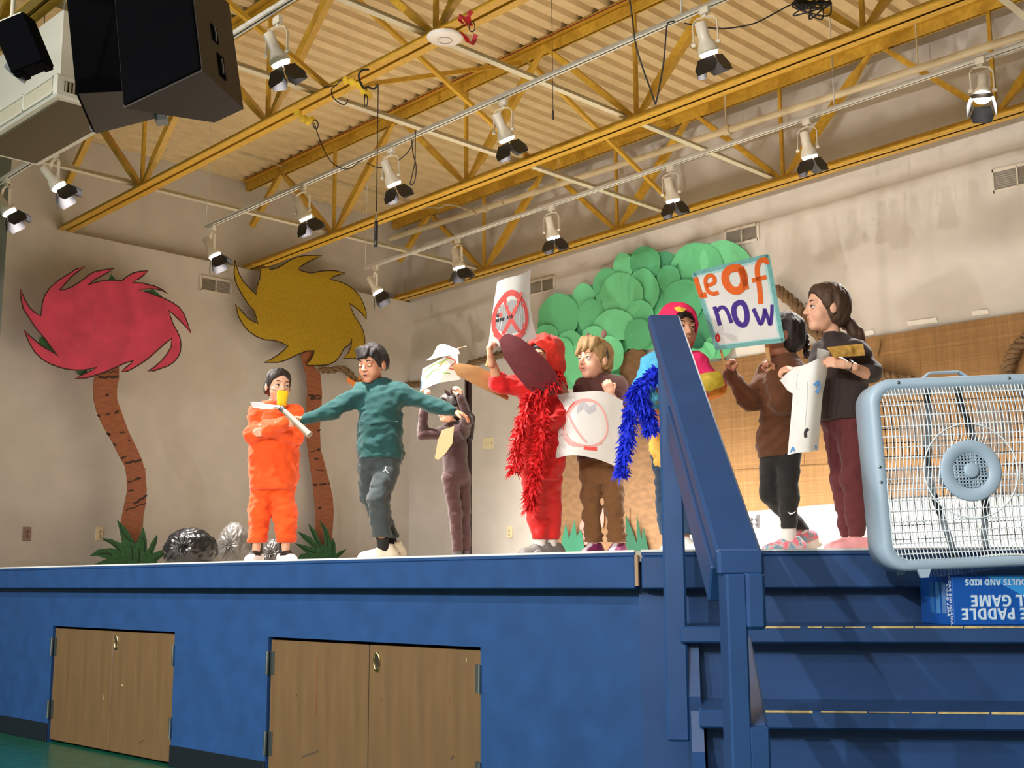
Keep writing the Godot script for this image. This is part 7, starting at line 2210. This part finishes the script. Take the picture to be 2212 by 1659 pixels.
	# ---- wide poster held by the boy in brown ----
	t = thing("poster", "wide white poster with a faint red crossed-out circle, held by the child in brown", "poster", at(1250, 925, 6.1))
	S = paper(t, "sheet", [[[1178, 857, 0.04], [1212, 851, 0.0], [1250, 847, -0.03], [1304, 846, -0.02], [1346, 866, 0.05]], [[1170, 905, 0.03], [1206, 902, 0.0], [1246, 898, -0.04], [1300, 902, -0.02], [1343, 915, 0.04]], [[1160, 952, 0.02], [1200, 948, 0.0], [1242, 942, -0.05], [1296, 952, -0.02], [1338, 962, 0.04]], [[1151, 998, 0.02], [1192, 992, 0.0], [1238, 983, -0.06], [1290, 992, -0.02], [1331, 1008, 0.04]]], 6.12, pw)
	var pinkm := mat("crayon_pink", rgb(226, 168, 164), 0.8); var lilac := mat("crayon_lilac", rgb(206, 190, 212), 0.8); var gp := mat("pencil_pale", rgb(190, 190, 198), 0.8)
	for k in 3: draw(t, "crayon_ring", S, el.call(0.57 + 0.01 * k, 0.47, 0.25 - 0.014 * k, 0.345 - 0.012 * k, 18), 0.006, pinkm, 0.0014, 4, true)
	draw(t, "crayon_arc", S, V2([0.35, 0.55, 0.34, 0.40, 0.39, 0.25, 0.46, 0.16]), 0.010, redm, 0.0020)
	draw(t, "crayon_slash", S, V2([0.40, 0.30, 0.48, 0.50, 0.56, 0.66, 0.62, 0.74]), 0.010, pinkm, 0.0020)
	for k in 4: draw(t, "crayon_base", S, V2([0.36 + 0.02 * k, 0.68 + 0.03 * k, 0.5, 0.78 + 0.015 * k, 0.64, 0.80, 0.78 - 0.03 * k, 0.70 + 0.02 * k]), 0.005, pinkm, 0.0016)
	draw(t, "crayon_dash", S, V2([0.60, 0.83, 0.66, 0.82, 0.73, 0.80]), 0.018, mat("marker_bright", rgb(228, 84, 78), 0.75), 0.0022)
	for k in 5: draw(t, "pencil_scribble", S, V2([0.50, 0.22 + 0.02 * k, 0.56, 0.16 + 0.02 * k, 0.62, 0.22 + 0.02 * k, 0.68, 0.18 + 0.015 * k]), 0.006, gp, 0.0016)
	for k in 4: draw(t, "crayon_prong", S, V2([0.14 + 0.035 * k, 0.32, 0.15 + 0.033 * k, 0.48, 0.17 + 0.022 * k, 0.58]), 0.006, lilac, 0.0016)
	draw(t, "crayon_handle", S, V2([0.20, 0.58, 0.20, 0.72]), 0.007, lilac, 0.0016)
	# ---- lettered sign ----
	t = thing("lettered_sign", "square white sign painted with large orange and purple words and a blue-green border", "sign", at(1595, 655, 5.62))
	S = paper(t, "board", [[[1497, 590, 0.0], [1550, 577, 0.0], [1604, 564, 0.0], [1659, 551, 0.0]], [[1514, 645, 0.0], [1566, 633, 0.0], [1618, 622, 0.0], [1670, 611, 0.0]], [[1531, 700, 0.0], [1581, 690, 0.0], [1631, 682, 0.0], [1681, 674, 0.0]], [[1548, 754, 0.0], [1596, 748, 0.0], [1644, 742, 0.0], [1692, 737, 0.0]]], 5.60, pw)
	var teal := tmat("paint_teal", rgb(126, 192, 190), 0.7, grain("teal", 0.03, 0.8, 1.0), 4.0); var teal2 := mat("paint_teal_pale", rgb(170, 212, 212), 0.7)
	var orm := tmat("paint_orange", rgb(236, 104, 26), 0.65, grain("orp", 0.03, 0.88, 1.0), 5.0); var prm := tmat("paint_purple", rgb(72, 42, 146), 0.65, grain("prp", 0.03, 0.85, 1.0), 5.0)
	for q in [[0.0, 0.015, 1.0, 0.015], [0.0, 0.985, 1.0, 0.985], [0.012, 0.0, 0.012, 1.0], [0.985, 0.0, 0.985, 1.0]]:
		draw(t, "painted_border", S, [Vector2(q[0], q[1]), Vector2((q[0] + q[2]) * 0.5, (q[1] + q[3]) * 0.5), Vector2(q[2], q[3])], 0.020, teal, 0.0014, 8)
	for q in [[0.03, 0.05, 0.95, 0.05], [0.05, 0.95, 0.95, 0.95], [0.04, 0.3, 0.05, 0.95], [0.93, 0.1, 0.94, 0.9]]:
		draw(t, "painted_border", S, [Vector2(q[0], q[1]), Vector2((q[0] + q[2]) * 0.5, (q[1] + q[3]) * 0.5 + 0.01), Vector2(q[2], q[3])], 0.016, teal2, 0.0012, 8)
	# L e a f  /  n o w   (uv on the board)
	var px := func(x: float, y: float) -> Vector2:      # frame pixel -> uv of the board
		var best := Vector2.ZERO; var top_ := Vector2(1497, 590).lerp(Vector2(1659, 551), 0.0)
		var o := Vector2(x, y)
		var u := 0.5; var v := 0.5
		for k in 12:
			var L := Vector2(1497, 590).lerp(Vector2(1548, 754), v); var R := Vector2(1659, 551).lerp(Vector2(1692, 737), v)
			u = (o - L).dot(R - L) / (R - L).length_squared()
			var T := Vector2(1497, 590).lerp(Vector2(1659, 551), u); var B := Vector2(1548, 754).lerp(Vector2(1692, 737), u)
			v = (o - T).dot(B - T) / (B - T).length_squared()
		return Vector2(u, v)
	var glyph := func(pts: Array, w: float, m: Material, closed := false) -> void:
		var uv := []
		for q in V2(pts): uv.append(px.call(q.x, q.y))
		draw(t, "painted_letter", S, uv, w, m, 0.0022, 5, closed)
	glyph.call([1504, 602, 1509, 620, 1517, 642], 0.022, orm); glyph.call([1515, 641, 1522, 638, 1530, 636], 0.026, orm)
	glyph.call([1529, 619, 1538, 617, 1546, 612, 1544, 602, 1536, 598, 1529, 606, 1530, 622, 1536, 632, 1545, 635, 1553, 632], 0.018, orm)
	glyph.call([1590, 583, 1576, 587, 1568, 600, 1570, 616, 1582, 628, 1597, 628, 1607, 614, 1606, 596, 1598, 584], 0.036, orm, true)
	glyph.call([1602, 582, 1607, 600, 1612, 627], 0.026, orm)
	glyph.call([1656, 576, 1651, 567, 1642, 567, 1635, 577, 1634, 595, 1637, 615, 1640, 640, 1641, 658], 0.024, orm)
	glyph.call([1624, 609, 1638, 605, 1652, 602], 0.020, orm)
	glyph.call([1546, 662, 1552, 680, 1558, 702], 0.019, prm); glyph.call([1551, 672, 1560, 664, 1570, 672, 1580, 698], 0.017, prm)
	glyph.call([1594, 656, 1586, 664, 1586, 682, 1594, 698, 1606, 702, 1613, 692, 1612, 672, 1604, 656], 0.024, prm, true)
	glyph.call([1627, 668, 1634, 684, 1642, 699, 1648, 684, 1649, 668], 0.018, prm); glyph.call([1650, 672, 1656, 690, 1660, 700, 1663, 680, 1664, 660], 0.016, prm)
	glyph.call([1551, 720, 1555, 722, 1556, 729, 1552, 732, 1549, 727], 0.010, mat("apple_red", rgb(196, 30, 34), 0.6), true)
	glyph.call([1553, 720, 1554, 714], 0.004, blackm)
	for q in [[1556, 750, 1567, 800, 5.63], [1655, 740, 1666, 812, 5.63]]:
		st = begin(); bar(st, at(q[0], q[1], q[4]), at(q[2], q[3], q[4]), 0.018 if q[0] > 1600 else 0.011, 0.006, -FW, 0.001); obj("stick", st, wood, t)
	# ---- folded poster of the ponytail girl ----
	t = thing("folded_poster", "folded white paper with small blue shapes held by the child with the ponytail", "poster", at(1745, 880, 5.25))
	S = paper(t, "sheet", [[[1715, 793, 0.02], [1738, 788, -0.01], [1764, 776, -0.03], [1784, 766, 0.0]], [[1712, 858, 0.02], [1734, 856, -0.02], [1758, 850, -0.03], [1778, 842, 0.01]], [[1707, 920, 0.02], [1730, 920, -0.02], [1752, 916, -0.03], [1772, 910, 0.01]], [[1701, 983, 0.03], [1724, 978, 0.0], [1748, 976, -0.01], [1768, 973, 0.03]]], 5.22, pw)
	paper(t, "folded_flap", [[[1764, 776, -0.03], [1765, 760, 0.0], [1766, 752, 0.03]], [[1780, 800, 0.0], [1784, 780, 0.01], [1790, 758, 0.04]], [[1776, 850, 0.0], [1782, 830, 0.02], [1793, 766, 0.05]]], 5.22, pw)
	paper(t, "folded_corner", [[[1716, 796, 0.03], [1700, 806, 0.05], [1684, 822, 0.06]], [[1714, 830, 0.03], [1704, 832, 0.05], [1690, 828, 0.06]], [[1713, 850, 0.03], [1708, 848, 0.04], [1700, 842, 0.05]]], 5.22, pw)
	var bl := mat("crayon_blue", rgb(96, 150, 214), 0.75)
	draw(t, "crayon_mark", S, V2([0.66, 0.26, 0.76, 0.24, 0.80, 0.29, 0.72, 0.33]), 0.016, bl, 0.002)
	draw(t, "crayon_mark", S, V2([0.52, 0.80, 0.50, 0.74, 0.58, 0.71]), 0.014, blackm, 0.002)
	draw(t, "crayon_mark", S, V2([0.14, 0.97, 0.18, 0.90, 0.24, 0.96]), 0.012, bl, 0.002)
	draw(t, "crayon_mark", S, V2([0.84, 0.93, 0.90, 0.93]), 0.016, bl, 0.002)
	draw(t, "pencil_line", S, V2([0.45, 0.2, 0.47, 0.5, 0.46, 0.68]), 0.002, gp, 0.002)
	draw(t, "pencil_line", S, V2([0.15, 0.10, 0.13, 0.24, 0.25, 0.26]), 0.002, gp, 0.002)
	# ---- crumpled mustard paper in her other hand ----
	st = sheet([at(1787, 750, 5.20), at(1862, 742, 5.18), at(1870, 768, 5.16), at(1800, 772, 5.16)], -FW, 0.03, 1.4, 5, 20, 10)
	tag(obj("crumpled_paper", st, tmat("mustard_paper", rgb(186, 142, 62), 0.8, grain("kraft", 0.02, 0.8, 1.0, Vector2(1, 2)), 1.4)), "crumpled mustard brown paper leaf held by the child with the ponytail", "paper")
	# ---- pointed kraft leaf taped behind her ----
	st = begin(); extrude(st, [on_z(1884, 764, ZB + 0.06), on_z(1894, 742, ZB + 0.06), on_z(1901, 731, ZB + 0.06), on_z(1900, 748, ZB + 0.06), on_z(1896, 770, ZB + 0.06)], Vector3(0, 0, -0.004))
	tag(obj("paper_point", st, mat("kraft_dark", rgb(138, 108, 66), 0.85)), "small pointed brown paper piece on the burlap behind the ponytail", "paper")
